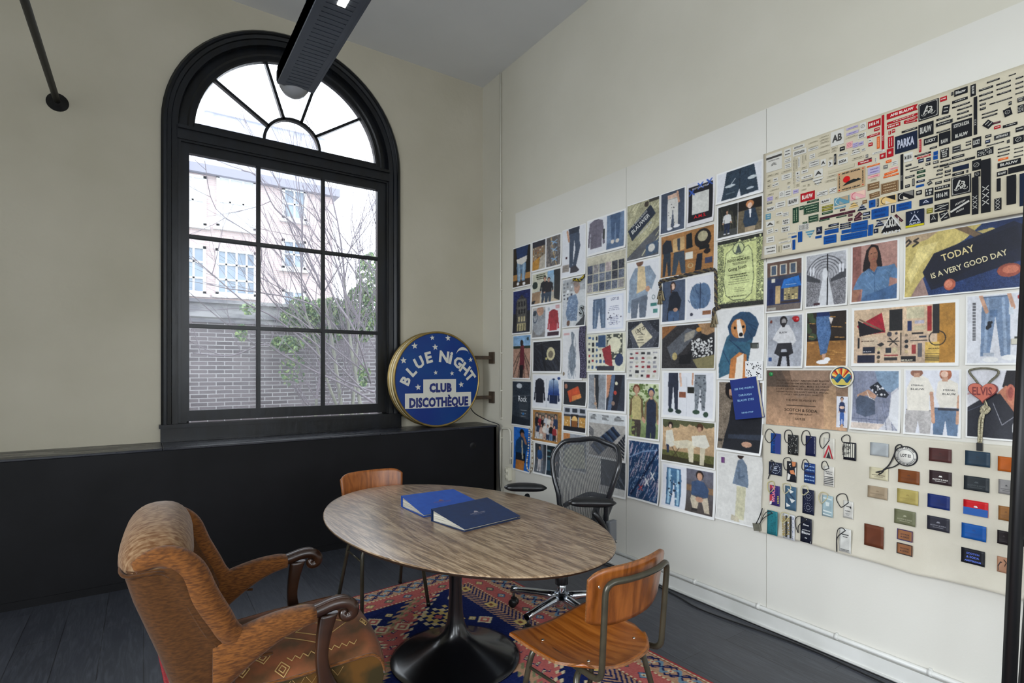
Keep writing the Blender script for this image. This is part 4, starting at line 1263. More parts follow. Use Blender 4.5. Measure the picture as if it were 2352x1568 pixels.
def shirt(p, cx, y0, w, h, c, c2=None):
    p.poly([(cx - w * .12, y0), (cx + w * .12, y0), (cx + w * .36, y0 + h * .08), (cx + w * .5, y0 + h * .9), (cx + w * .38, y0 + h * .93), (cx + w * .31, y0 + h * .4), (cx + w * .33, y0 + h), (cx - w * .33, y0 + h), (cx - w * .31, y0 + h * .4), (cx - w * .38, y0 + h * .93), (cx - w * .5, y0 + h * .9), (cx - w * .36, y0 + h * .08)], c)
    p.ln([(cx, y0 + .02), (cx, y0 + h)], .012, c2 or tuple(v * .7 for v in c))
    p.poly([(cx - w * .12, y0), (cx, y0 + h * .07), (cx + w * .12, y0), (cx, y0 - h * .03)], c2 or tuple(v * .75 for v in c))


def flatlay(p, x0, y0, x1, y1, n, cols, seed):
    r = np.random.RandomState(seed); nx = max(2, int(math.sqrt(n))); ny = (n + nx - 1) // nx
    for j in range(ny):
        for i in range(nx):
            c = cols[r.randint(len(cols))]; w_, h_ = (x1 - x0) / nx, (y1 - y0) / ny
            a, b = x0 + i * w_ + w_ * .15, y0 + j * h_ + h_ * .15
            if r.rand() < .25: p.ell(a + w_ * .3, b + h_ * .3, w_ * .25, h_ * .25, c)
            else: p.rect(a, b, a + w_ * r.uniform(.3, .75), b + h_ * r.uniform(.3, .75), c)


def textlines(p, x0, y0, x1, y1, n, c, seed=3, w=.008):
    r = np.random.RandomState(seed)
    for k in range(n):
        y = y0 + (y1 - y0) * k / max(1, n - 1); h = (x1 - x0) / 2 * r.uniform(.6, 1); m = (x0 + x1) / 2
        x = m - h
        while x < m + h:
            q = r.uniform(.02, .07); p.ln([(x, y), (min(x + q, m + h), y)], w, c); x += q + .018


PAPER = vmat('printed_paper', .5, .3)
INK = {}


def ink(c):
    c = tuple(int(v) for v in c)
    if c not in INK: INK[c] = mat('ink_%02x%02x%02x' % c, c, .6, spec=.2)
    return INK[c]


def wall_rect(xl, xr, yt, yb):
    a = on_x(xl, yt, XR); b = on_x(xl, yb, XR); c = on_x(xr, yt, XR)
    return a.y, c.y, a.z, b.z           # y of left edge, y of right edge, top, bottom


WALLX = XR - .0065
_sheet_no = [0]


def sheet(label, xl, xr, yt, yb, fn, border=.035, bc=(236, 236, 234), texts=(), curl=.012, name='fashion_print', group='prints pinned to the picture wall', cat='print', off=0.0, tilt=0.0, lab_mat=None):
    yl, yr, z1, z0 = wall_rect(xl, xr, yt, yb)
    W, Hh = yl - yr, z1 - z0
    px = max(12, int((xr - xl) * 1.05)); py = max(12, int((yb - yt) * 1.05))
    _sheet_no[0] += 1; rng = random.Random(_sheet_no[0] * 7)
    A = np.zeros((py, px, 3)); full = Art(A); full.bg(bc)
    bx_, by_ = border, border * W / Hh
    fn(full.sub(bx_, by_, 1 - bx_, 1 - by_)) if border > 0 else fn(full)
    # photographic softness: a slight blur, print grain and tonal mottling
    core = full.a[int(by_ * py):py - int(by_ * py) or None, int(bx_ * px):px - int(bx_ * px) or None] if border > 0 else full.a
    bl = core.copy(); bl[1:-1, 1:-1] = (core[1:-1, 1:-1] * 4 + core[:-2, 1:-1] + core[2:, 1:-1] + core[1:-1, :-2] + core[1:-1, 2:]) / 8
    nr = np.random.RandomState(_sheet_no[0]); ch, cw = core.shape[:2]; g = np.zeros((ch, cw))
    for cell, am in ((2, .8), (5, 1.0), (18, 1.0)):
        n_ = nr.rand(ch // cell + 3, cw // cell + 3) - .5; yy = np.arange(ch) / cell; xx = np.arange(cw) / cell
        y0, x0 = yy.astype(int), xx.astype(int); fy, fx = (yy - y0)[:, None], (xx - x0)[None]
        fy = fy * fy * (3 - 2 * fy); fx = fx * fx * (3 - 2 * fx)
        g += am * ((n_[y0][:, x0] * (1 - fx) + n_[y0][:, x0 + 1] * fx) * (1 - fy) + (n_[y0 + 1][:, x0] * (1 - fx) + n_[y0 + 1][:, x0 + 1] * fx) * fy)
    lum = bl.mean(-1); wgt = np.clip((238 - lum) / 60, .06, 1)
    core[:] = bl * (1 + .15 * g * wgt)[..., None] + (nr.rand(ch, cw) - .5)[..., None] * 8 * wgt[..., None]
    mn_ = A.mean(-1, keepdims=True); A = (mn_ + (A - mn_) * .86) * .97
    A = np.clip(A, 0, 255) / 255.0; A = np.where(A <= .04045, A / 12.92, ((A + .055) / 1.055) ** 2.4)
    ph = rng.uniform(0, 6); cb_ = curl * rng.uniform(.5, 1.2); side = rng.choice((0, 1)) 
    def depth(u, v):       # how far the paper stands off the wall
        return .0015 + off + cb_ * v ** 4 * (.55 + .45 * (u if side else 1 - u)) + .0018 * (1 + math.sin(u * 7 + ph + 2 * v)) * v
    def at(u, v): return (-depth(u, v), W / 2 - u * W, Hh / 2 - v * Hh)
    us = (np.arange(px) + .5) / px; us[0] = 0; us[-1] = 1; vs_ = (np.arange(py) + .5) / py; vs_[0] = 0; vs_[-1] = 1
    U, V = np.meshgrid(us, vs_)
    D = .0015 + off + cb_ * V ** 4 * (.55 + .45 * (U if side else 1 - U)) + .0018 * (1 + np.sin(U * 7 + ph + 2 * V)) * V
    co = np.stack([-D, W / 2 - U * W, Hh / 2 - V * Hh], -1).reshape(-1, 3)
    ix = np.arange(py * px).reshape(py, px)
    F = np.stack([ix[:-1, :-1], ix[1:, :-1], ix[1:, 1:], ix[:-1, 1:]], -1).reshape(-1, 4)
    me = bpy.data.meshes.new(name)
    extra = MB()
    for tx in texts:
        s_, u, v, hgt, c = tx[:5]; kw = tx[5] if len(tx) > 5 else {}
        rot = math.radians(kw.get('rot', 0)); cr, sr = math.cos(rot), math.sin(rot)
        extra.m  # material index resolved below
        tm = MB()
        def tat(x, y, u=u, v=v):
            X, Y = x * cr - y * sr, x * sr + y * cr
            uu, vv = u + X / W, v - Y / Hh; d = depth(uu, vv) + .0012
            return (-d, W / 2 - uu * W, Hh / 2 - vv * Hh)
        put_text(tm, s_, tat, 0, kw.get('b', .02), kw.get('sp', 1.0), height=hgt * Hh, width=(kw['w'] * W if 'w' in kw else None))
        extra.add(tm.v, tm.f, c)
    inks = []
    for c in extra.m:
        if c not in inks: inks.append(c)
    nv = len(co); verts = np.concatenate([co, np.array(extra.v, float).reshape(-1, 3)]) if extra.v else co
    faces = F.tolist() + [[i + nv for i in f] for f in extra.f]
    me.from_pydata(verts.tolist(), [], faces)
    me.materials.append(PAPER)
    for c in inks: me.materials.append(ink(c))
    mi = [0] * len(F) + [1 + inks.index(c) for c in extra.m]
    me.polygons.foreach_set('material_index', mi); me.polygons.foreach_set('use_smooth', [True] * len(F) + [False] * len(extra.f))
    at_ = me.color_attributes.new('paint', 'FLOAT_COLOR', 'POINT')
    cl = np.ones((len(verts), 4), np.float32); cl[:nv, :3] = A.reshape(-1, 3); at_.data.foreach_set('color', cl.ravel())
    me.update()
    o = bpy.data.objects.new(name, me); COL.objects.link(o)
    o.location = (WALLX, (yl + yr) / 2, (z1 + z0) / 2)
    if tilt: o.rotation_euler = (math.radians(tilt), 0, 0)
    return tag(o, label, cat, group)


GN, GN2 = (70, 84, 60), (34, 40, 34)


def a1(p):
    p.bg((30, 26, 22)); p.rect(0, .68, 1, 1, (176, 124, 60)); p.rect(0, .84, 1, 1, (60, 44, 30)); p.rect(.0, 0, .12, .6, (52, 42, 28))
    p.poly([(.16, 0), (.88, 0), (.80, .28), (.22, .28)], (30, 56, 104)); trousers(p, .48, .36, .88, .5, (104, 140, 176), hi=(150, 180, 206)); p.poly([(.18, .3), (.82, .26), (.78, .4), (.5, .46), (.24, .4)], (226, 222, 214))
    p.ell(.3, .93, .08, .04, WHT); p.ell(.66, .95, .08, .04, WHT)
def a2(p):
    p.grad((24, 38, 104), (20, 32, 70)); p.poly([(.2, .24), (.5, .1), (.8, .24), (.92, .98), (.06, .98)], (54, 52, 56)); p.rect(.25, .2, .75, .95, (92, 90, 86))
    for j in range(3):
        for i in range(3): p.rect(.3 + .16 * i, .26 + .18 * j, .39 + .16 * i, .38 + .18 * j, (36, 36, 44) if j < 2 else (190, 176, 132))
    p.rect(.24, .78, .76, .96, (182, 170, 124)); p.nz(14, 3); p.rect(0, .55, .16, 1, (26, 28, 40)); p.rect(.84, .5, 1, 1, (26, 28, 40)); 
    for x in (.34, .5, .66): p.rect(x - .02, .8, x + .02, .96, (50, 44, 34))
def a3(p):
    p.grad((120, 168, 214), (178, 200, 216)); p.rect(0, .24, 1, .30, (40, 54, 40)); p.rect(0, .30, 1, 1, (178, 134, 112)); p.nz(26, 8, 1, p.V > .3)
    for x in (-.3, 0, .3, .7, 1.0, 1.3): p.ln([(.5, .28), (x, 1)], .02, (90, 72, 62))
    p.poly([(.42, .24), (.62, .22), (.68, .8), (.36, .8)], (106, 34, 46)); p.rect(.4, .7, .62, 1, (30, 24, 28)); p.ell(.5, .17, .09, .07, (40, 30, 28)); p.ell(.85, .08, .06, .04, (40, 60, 60))
def a4(p):
    p.bg((40, 50, 62)); p.nz(12, 4); p.rect(.36, .3, .86, .86, (54, 62, 72)); p.ell(.38, .1, .15, .06, (190, 196, 202)); p.ln([(0, .35), (1, .3)], .012, (90, 100, 112)); textlines(p, .42, .66, .82, .80, 3, (190, 196, 202)); p.ell(.6, .74, .06, .03, (44, 110, 170)); p.poly([(0, .8), (1, .86), (1, 1), (0, 1)], (30, 38, 48))
def a5(p):
    p.bg((22, 100, 200)); p.poly([(.14, .34), (.4, .2), (.74, .22), (.92, .44), (.74, .56), (.72, .78), (.14, .8), (.1, .5)], (18, 60, 104)); p.poly([(.12, .6), (.72, .6), (.72, .82), (.14, .82)], (18, 30, 46)); p.rect(.14, .78, .68, 1, (182, 110, 46)); p.ell(.5, .12, .14, .09, (24, 22, 26)); p.ell(.53, .17, .10, .06, (150, 100, 76)); p.ln([(.5, .3), (.56, .72)], .03, (190, 180, 150)); p.ln([(.6, .2), (.74, .36)], .05, (160, 110, 84))
def b1(p):
    q = p.sub(0, 0, .48, 1); q.grad((110, 96, 84), (176, 150, 112)); q.rect(0, 0, 1, .2, (44, 44, 56)); flatlay(q, 0, .2, .9, .7, 30, [(206, 186, 150), (64, 54, 46), (160, 104, 50), (120, 60, 44)], 2); q.poly([(0, .7), (.6, .55), (.5, 1), (0, 1)], (200, 140, 52)); q.poly([(.6, .6), (1, .5), (1, 1), (.55, 1)], (190, 180, 164))
    q = p.sub(.52, 0, 1, 1); q.bg((112, 106, 104)); q.streaks(70, (86, 82, 84), 4, .012, 3, .2); q.streaks(30, (150, 140, 130), 5, .01, 3, .2); q.ln([(.35, 0), (.5, .5), (.75, 1)], .03, (190, 160, 110))
    for y in (.2, .45, .78): q.ln([(.4, y - .05), (.75, y + .06)], .03, (120, 170, 220)); q.ln([(.75, y - .05), (.45, y + .05)], .03, (150, 190, 226))
    p.rect(.485, 0, .515, 1, WHT)
def b2(p):
    p.grad((126, 176, 220), (206, 186, 154)); p.poly([(0, 0), (.56, 0), (.54, .5), (0, .62)], (206, 204, 180)); textlines(p, .12, .06, .5, .18, 3, (50, 60, 40), 2, .03); p.poly([(.78, 0), (1, 0), (1, 1), (.80, .9)], (44, 46, 48)); p.ell(.1, .38, .1, .12, (34, 50, 44))
    person(p, .46, .14, .95, (30, 32, 38), (52, 66, 86), hair=(30, 24, 22), w=.32); person(p, .60, .2, .9, (38, 34, 40), (60, 76, 96), hair=(34, 26, 24), w=.30); p.poly([(0, .62), (.3, .6), (.3, 1), (0, 1)], (160, 128, 96)); p.poly([(0, .9), (.15, .88), (.1, 1), (0, 1)], (40, 38, 40))
def b3(p):
    p.bg((226, 228, 234)); q = p.sub(0, 0, .48, 1); q.grad((196, 190, 184), (120, 118, 118)); q.poly([(.02, .2), (1, .1), (1, .75), (.6, .95), (.3, .9), (0, .7)], (150, 154, 160)); q.ell(.6, .12, .28, .16, SKIN); q.ell(.16, .18, .14, .09, (50, 60, 70)); q.ring(.2, .3, .2, .22, (70, 84, 104), .2); q.nz(8, 3)
    q = p.sub(.54, 0, 1, 1); q.bg((228, 228, 232)); shirt(q, .5, .14, .92, .68, (176, 46, 56), (140, 30, 44)); q.rect(.66, 0, .98, .12, (222, 170, 172)); q.rect(.06, .86, .96, .98, (60, 34, 46)); q.ell(.14, .1, .09, .06, (180, 190, 200))
def b4(p):
    p.bg((30, 32, 40)); p.nz(9, 5); p.streaks(26, (50, 54, 66), 6, .02, .9, .5); p.ell(.66, .42, .15, .22, (206, 196, 150)); p.ell(.66, .44, .09, .12, (120, 110, 90)); p.ell(.5, .58, .04, .05, (190, 180, 110)); p.ln([(.3, 0), (.38, .6), (.5, 1)], .05, (18, 18, 24)); p.ln([(.1, .1), (1, -.1)], .02, (84, 86, 92))
def b5(p):
    p.bg((226, 228, 234)); shirt(p.sub(0, 0, .49, 1), .5, .1, .88, .76, (32, 34, 46), (70, 72, 84)); q = p.sub(.5, 0, 1, 1); shirt(q, .5, .1, .88, .76, (26, 66, 140), (20, 40, 84)); m = (np.abs(q.a - np.array((26, 66, 140))).sum(-1) < 3); k = np.clip((q.V - .15) / .4, 0, 1)[..., None]; g = np.array((170, 196, 224)) * (1 - k) + np.array((24, 60, 140)) * k; q.a[m] = g[m]; m2 = m & (q.V > .6); q.a[m2] = (18, 34, 72); q.ell(.86, .08, .1, .045, (26, 60, 130)); p.rect(.492, .1, .50, 1, (190, 194, 200))
def b6(p):
    p.bg((176, 122, 60)); p.nz(10, 3); q = p.sub(.08, .08, .88, .94); q.bg((120, 110, 96))
    cols = [(30, 32, 40), (196, 196, 200), (40, 56, 88), (150, 40, 46), (220, 214, 204), (96, 130, 166), (24, 24, 28), (200, 160, 140)]
    for k in range(7): person(q, .10 + .135 * k, .02 + .04 * (k % 3), 1.0, cols[(k * 3) % 8], cols[(k * 5 + 1) % 8], w=.2, hair=(40, 30, 26))
    for k in range(6): person(q, .16 + .14 * k, .38 + .05 * (k % 2), .7, cols[(k * 5 + 2) % 8], cols[(k * 3 + 1) % 8], w=.18)
def b7(p):
    q = p.sub(0, 0, .48, 1); q.grad((44, 48, 56), (96, 102, 112)); q.rect(.5, 0, .75, 1, (110, 118, 130)); person(q, .42, .06, .9, (36, 80, 140), (196, 190, 190), w=.42)
    q = p.sub(.5, 0, 1, 1); q.grad((28, 40, 46), (30, 44, 56)); q.rect(0, .15, .3, .2, (90, 130, 140)); q.rect(0, .35, .3, .4, (90, 130, 140)); q.rect(0, .5, .34, .85, (48, 80, 100)); person(q, .58, .06, .9, (70, 74, 88), (180, 166, 152), w=.46); p.rect(.485, 0, .505, 1, (210, 214, 220))
def c1(p):
    p.bg((224, 226, 232)); p.poly([(.3, 0), (.74, 0), (.76, .3), (.8, .4), (.62, .82), (.46, .82), (.58, .45), (.53, .26), (.48, .55), (.47, .82), (.32, .82), (.32, .5)], (62, 76, 98)); p.poly([(.28, 0), (.76, 0), (.74, .12), (.3, .12)], (42, 50, 66)); p.ln([(.22, .04), (.28, .2), (.3, .26)], .04, SKIN); p.poly([(.36, .82), (.6, .80), (.76, .9), (.74, .94), (.38, .95)], (60, 56, 64)); p.rect(.02, .75, .32, .9, (150, 140, 132)); textlines(p, .06, .79, .28, .86, 3, (90, 84, 80), 3, .01); p.rect(.14, .58, .22, .62, (70, 36, 50))
def c2(p):
    p.bg((206, 210, 212)); p.rect(0, 0, 1, .26, (176, 180, 184)); flatlay(p, 0, .05, .5, .45, 14, [(110, 116, 126), (232, 234, 236), (150, 150, 150), (80, 80, 92)], 4); p.poly([(0, .45), (.3, .5), (.3, 1), (0, 1)], (196, 200, 206)); p.poly([(.28, .36), (.6, .34), (.7, .5), (.66, .9), (.24, .88), (.14, .72)], (112, 136, 168)); p.spots(60, (160, 180, 204), .02, 3, .18, .4, .66, .88); p.spots(40, (84, 106, 140), .02, 5, .18, .4, .66, .88); p.ell(.64, .2, .13, .13, (178, 140, 120)); p.ell(.62, .12, .13, .07, (150, 130, 120)); p.poly([(.6, 1), (1, .78), (1, 1)], (56, 60, 66)); p.ell(.28, .93, .08, .06, (110, 80, 66))
def c3(p):
    p.bg((224, 224, 226)); p.poly([(.44, .06), (.5, .04), (.62, .1), (.56, .3), (.66, .4), (.68, .75), (.5, .97), (.36, .8), (.3, .62), (.38, .36), (.48, .28)], (112, 124, 138)); p.streaks(60, (150, 160, 172), 3, .008, 3, .12); m = (p.U < .28) | (p.U > .7); p.a[m & (np.abs(p.a.sum(-1) - 482) < 3)] = (224, 224, 226); p.rect(.04, .06, .36, .10, (216, 170, 170)); p.ell(.07, .9, .06, .04, (140, 124, 100))
def c4(p):
    p.bg((38, 42, 46)); p.streaks(14, (66, 70, 60), 3, .008, .5, .5); p.poly([(.16, .42), (.66, .18), (.82, .66), (.3, .9)], (206, 76, 36)); p.poly([(.4, .62), (.78, .5), (.82, .66), (.4, .86)], (224, 130, 60)); p.ell(.1, .2, .07, .11, (176, 116, 90))
def c5(p):
    p.bg((186, 190, 198))
    for i in range(3): p.rect(.06 + .34 * i, .03, .28 + .34 * i, .2, (50, 56, 66)); p.rect(.02 + .34 * i, .38, .3 + .34 * i, .82, (198, 142, 60))
    p.rect(0, .3, 1, .38, (58, 62, 72)); p.rect(.34, .28, .66, .84, (40, 36, 40)); p.ell(.5, .55, .13, .2, (240, 190, 110)); p.rect(0, .82, 1, 1, (26, 28, 36)); p.spots(40, (240, 226, 190), .015, 4, .02, .45, .98, .8); p.rect(.38, .55, .62, .82, (150, 90, 40))
def c6(p):
    p.bg((150, 156, 164)); p.rect(0, 0, .3, .3, (204, 130, 70)); p.poly([(.05, .5), (.4, .3), (.9, .25), (1, .9), (.2, 1), (0, .9)], (206, 206, 186)); p.nz(6, 4)
def d1(p):
    p.bg((222, 224, 230)); q = p.sub(0, 0, .52, 1); shirt(q, .46, .0, 1.0, .86, (112, 106, 122), (90, 86, 104)); q.rect(.84, .34, .93, .66, (44, 50, 46)); q = p.sub(.55, 0, 1, 1); q.bg((104, 128, 160)); trousers(q, .5, -.2, .74, .52, (68, 92, 128)); q.rect(0, .82, 1, 1, (86, 110, 144)); q.ell(.34, .80, .1, .06, (214, 206, 196)); q.ell(.62, .80, .1, .06, (214, 206, 196))
def d2(p):
    p.bg((198, 192, 168)); r = random.Random(4)
    for j in range(3):
        for i in range(6):
            c = r.choice([(110, 118, 134), (70, 78, 100), (150, 146, 148), (60, 62, 72), (96, 104, 122), (176, 160, 160)]); q = p.sub(.02 + .163 * i, .24 + .25 * j, .155 + .163 * i, .46 + .25 * j); q.bg(c); q.nz(20, i + 7 * j)
def d3(p):
    p.bg((224, 226, 232)); trousers(p, .32, .08, .92, .34, (88, 110, 140), sp=.08, hi=(130, 152, 178)); p.rect(.5, .02, .97, .98, (216, 222, 236)); p.rect(.53, .06, .94, .94, (232, 234, 242)); textlines(p, .57, .34, .90, .9, 12, (96, 104, 150), 5, .008); p.spots(14, (40, 44, 70), .014, 7, .56, .36, .92, .9)
def flat_tags(p, seed=1, base=(222, 220, 196)):
    p.bg(base); flatlay(p, 0.02, .04, .52, .98, 30, [(40, 42, 50), (170, 44, 50), (196, 190, 160), (60, 66, 84), (120, 124, 120), (56, 90, 140)], seed); p.rect(.3, .04, .5, .36, (54, 84, 124)); p.rect(.52, .02, .92, .7, (70, 74, 66)); p.ell(.72, .3, .17, .2, (226, 222, 190)); p.spots(60, (226, 222, 190), .02, 5, .54, .03, .9, .66); p.poly([(.4, .4), (.62, .3), (.7, .9), (.5, .8)], (150, 40, 48)); p.rect(.28, .86, .74, .98, (52, 54, 66)); p.ell(.85, .7, .1, .16, (44, 60, 100))
def d5(p):
    q = p.sub(0, 0, .49, 1); q.bg((146, 152, 160)); q.nz(9, 2); q.poly([(.34, 0), (.56, 0), (.6, .6), (.58, 1), (.44, .9), (.36, .5)], (44, 48, 54)); q.ln([(.34, .1), (.36, .6), (.5, 1)], .03, (200, 176, 156)); q.ell(.42, .84, .08, .05, (190, 150, 120))
    q = p.sub(.51, 0, 1, 1); q.bg((50, 56, 70)); q.poly([(0, 0), (.3, 0), (.14, .6), (0, .7)], (206, 140, 104)); q.poly([(.3, 0), (.5, 0), (.3, 1), (.1, 1)], (90, 112, 146)); q.poly([(.5, 0), (.9, 0), (.6, 1), (.3, 1)], (34, 34, 46)); q.ell(.56, .24, .08, .05, (226, 222, 190)); q.ell(.5, .5, .08, .06, (210, 70, 56)); q.ell(.4, .8, .09, .06, (150, 120, 104)); p.rect(.488, 0, .512, 1, WHT)
def d6(p):
    p.bg((172, 168, 162)); p.rect(0, 0, 1, .22, (206, 210, 212)); flatlay(p, 0, .02, 1, .14, 14, [(44, 48, 54), (90, 90, 90)], 3)
    for i in range(16): p.poly([(.04 + .04 * i, .78 - .033 * i), (.3 + .036 * i, .98 - .034 * i), (.34 + .036 * i, .95 - .034 * i), (.08 + .04 * i, .75 - .033 * i)], ((40, 56, 86), (64, 84, 112), (28, 36, 52))[i % 3])
    for i in range(7): p.poly([(.66 + .05 * i, .8 - .06 * i), (.98, .96 - .07 * i), (1, .92 - .07 * i), (.7 + .05 * i, .76 - .06 * i)], (30, 34, 46))
    for i in range(5): p.poly([(0, .32 + .04 * i), (.14, .42 + .04 * i), (.14, .40 + .04 * i), (0, .30 + .04 * i)], (34, 40, 54))
def d7(p): p.bg((60, 66, 74)); p.streaks(20, (96, 104, 116), 3, .02, 1, .5); p.rect(0, .8, 1, 1, (200, 200, 196))
def e1(p):
    p.bg((166, 162, 128)); p.nz(16, 7, 2); p.streaks(60, (190, 186, 148), 4, .012, -.5, .2); p.poly([(0, .95), (1, .5), (1, 1), (0, 1)], (92, 94, 100)); p.streaks(30, (206, 200, 160), 9, .014, -.5, .15); p.poly([(.02, .46), (.74, .10), (.9, .28), (.16, .66)], (40, 50, 68)); p.poly([(.6, .8), (.98, .74), (.98, .96), (.6, 1)], (70, 90, 116)); p.ell(.78, .86, .1, .07, (206, 204, 196)); p.rect(.7, 0, 1, .05, (60, 58, 52)); p.ell(.62, .07, .07, .05, (70, 60, 50))
def e2(p):
    p.bg((224, 226, 230)); trousers(p, .38, .5, 1.05, .5, (104, 116, 134), sp=.07); p.poly([(.24, .1), (.72, .1), (.92, .3), (.78, .52), (.66, .46), (.66, .6), (.14, .66), (.1, .9), (.02, .88), (.06, .3)], (138, 156, 176)); p.poly([(.34, .06), (.56, .1), (.62, .5), (.3, .56)], (222, 196, 150)); p.ell(.4, .0, .12, .08, (120, 84, 66)); p.ell(.66, .5, .07, .05, SKIN)
    p.ring(.84, .66, .05, .04, (110, 130, 136), .3); p.rect(.76, .76, .94, .82, (60, 130, 124)); p.rect(.84, .87, .97, .94, (70, 130, 124))
def e3(p):
    p.bg((42, 46, 56)); p.poly([(0, .3), (.6, 0), (1, .5), (.8, 1), (.2, 1)], (70, 74, 86)); p.spots(120, (120, 124, 134), .012, 3); p.poly([(.1, .34), (.44, .06), (.8, .62), (.4, 1)], (214, 204, 172)); p.ln([(.3, .3), (.5, .5)], .02, (60, 60, 60)); textlines(p, .3, .5, .55, .8, 4, (70, 66, 60), 4, .02)
def e4(p):
    p.bg((216, 214, 206)); flatlay(p, .02, .04, .98, .98, 30, [(40, 40, 44), (150, 46, 56), (150, 150, 158), (90, 92, 96), (200, 198, 180)], 8)
def e5(p):
    p.grad((210, 220, 176), (120, 140, 84)); p.spots(90, (96, 120, 60), .04, 3, 0, 0, 1, .5); person(p, .26, .02, 1.25, (196, 182, 120), (72, 62, 56), hair=(120, 60, 40), w=.46, arms=(110, 88, 58)); person(p, .76, .08, 1.2, (40, 50, 72), (40, 50, 70), hair=(30, 46, 90), w=.44, arms=(140, 118, 76)); p.spots(20, (150, 160, 90), .04, 9, 0, .6, .2, 1)
def e6(p):
    p.bg((32, 66, 110)); p.nz(14, 5, 1); p.streaks(160, (150, 176, 206), 3, .006, -1, .06); p.streaks(60, (190, 170, 190), 8, .01, -1.3, .1); p.ln([(0, .3), (.5, .16), (1, .1)], .02, (120, 150, 190)); p.ln([(.1, .95), (1, .1)], .03, (16, 34, 70)); p.spots(50, (206, 200, 214), .012, 4, .2, .3, .6, .65); p.ln([(.74, .5), (.86, .62)], .02, WHT); p.ln([(.86, .5), (.74, .62)], .02, WHT); p.ln([(.56, .62), (.68, .74)], .02, WHT); p.ln([(.68, .62), (.56, .74)], .02, WHT); p.ln([(.36, .76), (.48, .84)], .018, (170, 60, 70)); p.ln([(.48, .76), (.36, .84)], .018, (170, 60, 70))
def f1(p): p.bg((66, 76, 96)); p.grad((60, 70, 88), (78, 90, 112)); p.poly([(.28, .08), (.72, .06), (.74, .2), (.28, .2)], SKIN2); trousers(p, .5, .17, .9, .42, (214, 212, 206), sp=.1); p.ell(.38, .92, .12, .04, WHT); p.ell(.68, .89, .14, .04, WHT); p.spots(10, (60, 60, 66), .02, 3, .32, .22, .62, .85); p.ln([(.7, .05), (.76, .3)], .05, SKIN)
def f1b(p):
    p.bg((224, 222, 224)); p.rect(.06, .1, .94, .9, (30, 30, 38)); p.rect(.2, .26, .8, .74, (206, 206, 200))
    for x, y in ((.18, .22), (.5, .12), (.82, .10)): p.ln([(x - .09, y - .06), (x + .09, y + .06)], .03, (50, 90, 190)); p.ln([(x + .08, y - .06), (x - .08, y + .06)], .03, (50, 90, 190))
def f2(p):
    p.bg((170, 116, 62)); p.streaks(30, (150, 98, 50), 3, .012, .05, .6); c = (38, 44, 56)
    p.poly([(.02, .2), (.1, .1), (.2, .14), (.24, .42), (.02, .42)], c); trousers(p, .12, .4, .98, .14, (40, 52, 66), sp=.04); p.poly([(.24, .12), (.46, .1), (.47, .4), (.24, .44)], (206, 166, 108)); p.poly([(.32, .12), (.38, .12), (.38, .42), (.33, .4)], (60, 70, 84)); trousers(p, .36, .44, .98, .2, (62, 76, 92), sp=.07)
    p.poly([(.5, .08), (.6, .06), (.62, .4), (.5, .42)], (26, 30, 34)); p.ell(.8, .25, .15, .22, (34, 30, 30)); p.ell(.8, .2, .09, .12, (176, 166, 130)); p.rect(.48, .5, .62, .66, (222, 220, 206)); p.poly([(.7, .58), (.8, .58), (.78, .96), (.66, .96)], (28, 34, 46)); p.ell(.88, .56, .06, .06, (34, 28, 30)); p.rect(.84, .7, .98, .84, (60, 66, 96)); p.rect(.74, .42, .92, .5, (24, 26, 30)); p.ring(.58, .82, .05, .06, (190, 170, 120), .3)
def f3(p):
    q = p.sub(0, 0, .475, 1); q.bg((72, 86, 112)); q.poly([(.2, .95), (.3, .4), (.45, .26), (.66, .28), (.84, .5), (.74, .78), (.7, .7), (.72, 1), (.3, 1)], (30, 36, 50)); trousers(q, .5, .74, 1.2, .44, (70, 98, 138)); q.ell(.47, .13, .12, .11, (70, 44, 36)); q.ell(.47, .14, .08, .08, SKIN2); q.poly([(.38, .12), (.36, .3), (.42, .3), (.42, .1)], (74, 46, 38)); q.ell(.58, .72, .1, .05, SKIN)
    q = p.sub(.5, 0, 1, 1); q.bg((224, 224, 230)); q.ell(.42, .46, .30, .30, (90, 118, 152)); q.ell(.64, .46, .27, .30, (84, 112, 148)); q.streaks(46, (62, 86, 122), 12, .012, 1, .12); m = ((q.U - .5) / .46) ** 2 + ((q.V - .46) / .32) ** 2 > 1; q.a[m] = (224, 224, 230); q.ln([(.53, .16), (.52, .76)], .02, (40, 56, 86)); q.ell(.2, .88, .06, .04, (60, 62, 80)); q.rect(.62, .82, .94, .92, (150, 96, 66))
def f4(p):
    p.bg((52, 50, 52)); p.poly([(0, 0), (.3, 0), (.0, .3)], (150, 96, 50)); p.poly([(.7, 0), (1, 0), (1, .2), (.8, .3)], (170, 130, 90)); p.poly([(.1, .5), (.5, .08), (.72, .16), (.4, .62), (.2, .8)], (92, 96, 104)); p.nz(10, 6); p.poly([(.46, .2), (.66, .12), (.62, .3), (.44, .4)], (150, 144, 132)); p.poly([(.5, .66), (.78, .22), (1, .34), (1, .66), (.8, .84)], (34, 34, 38)); p.spots(150, (216, 216, 214), .014, 5, .58, .34, .96, .76); p.poly([(.6, .8), (1, .7), (1, 1), (.7, 1)], (126, 118, 80)); p.ell(.26, .72, .05, .09, (190, 170, 110)); p.ell(.72, .13, .05, .05, (220, 150, 60)); p.poly([(.36, .7), (.6, .66), (.56, .9), (.34, .9)], (26, 26, 30))
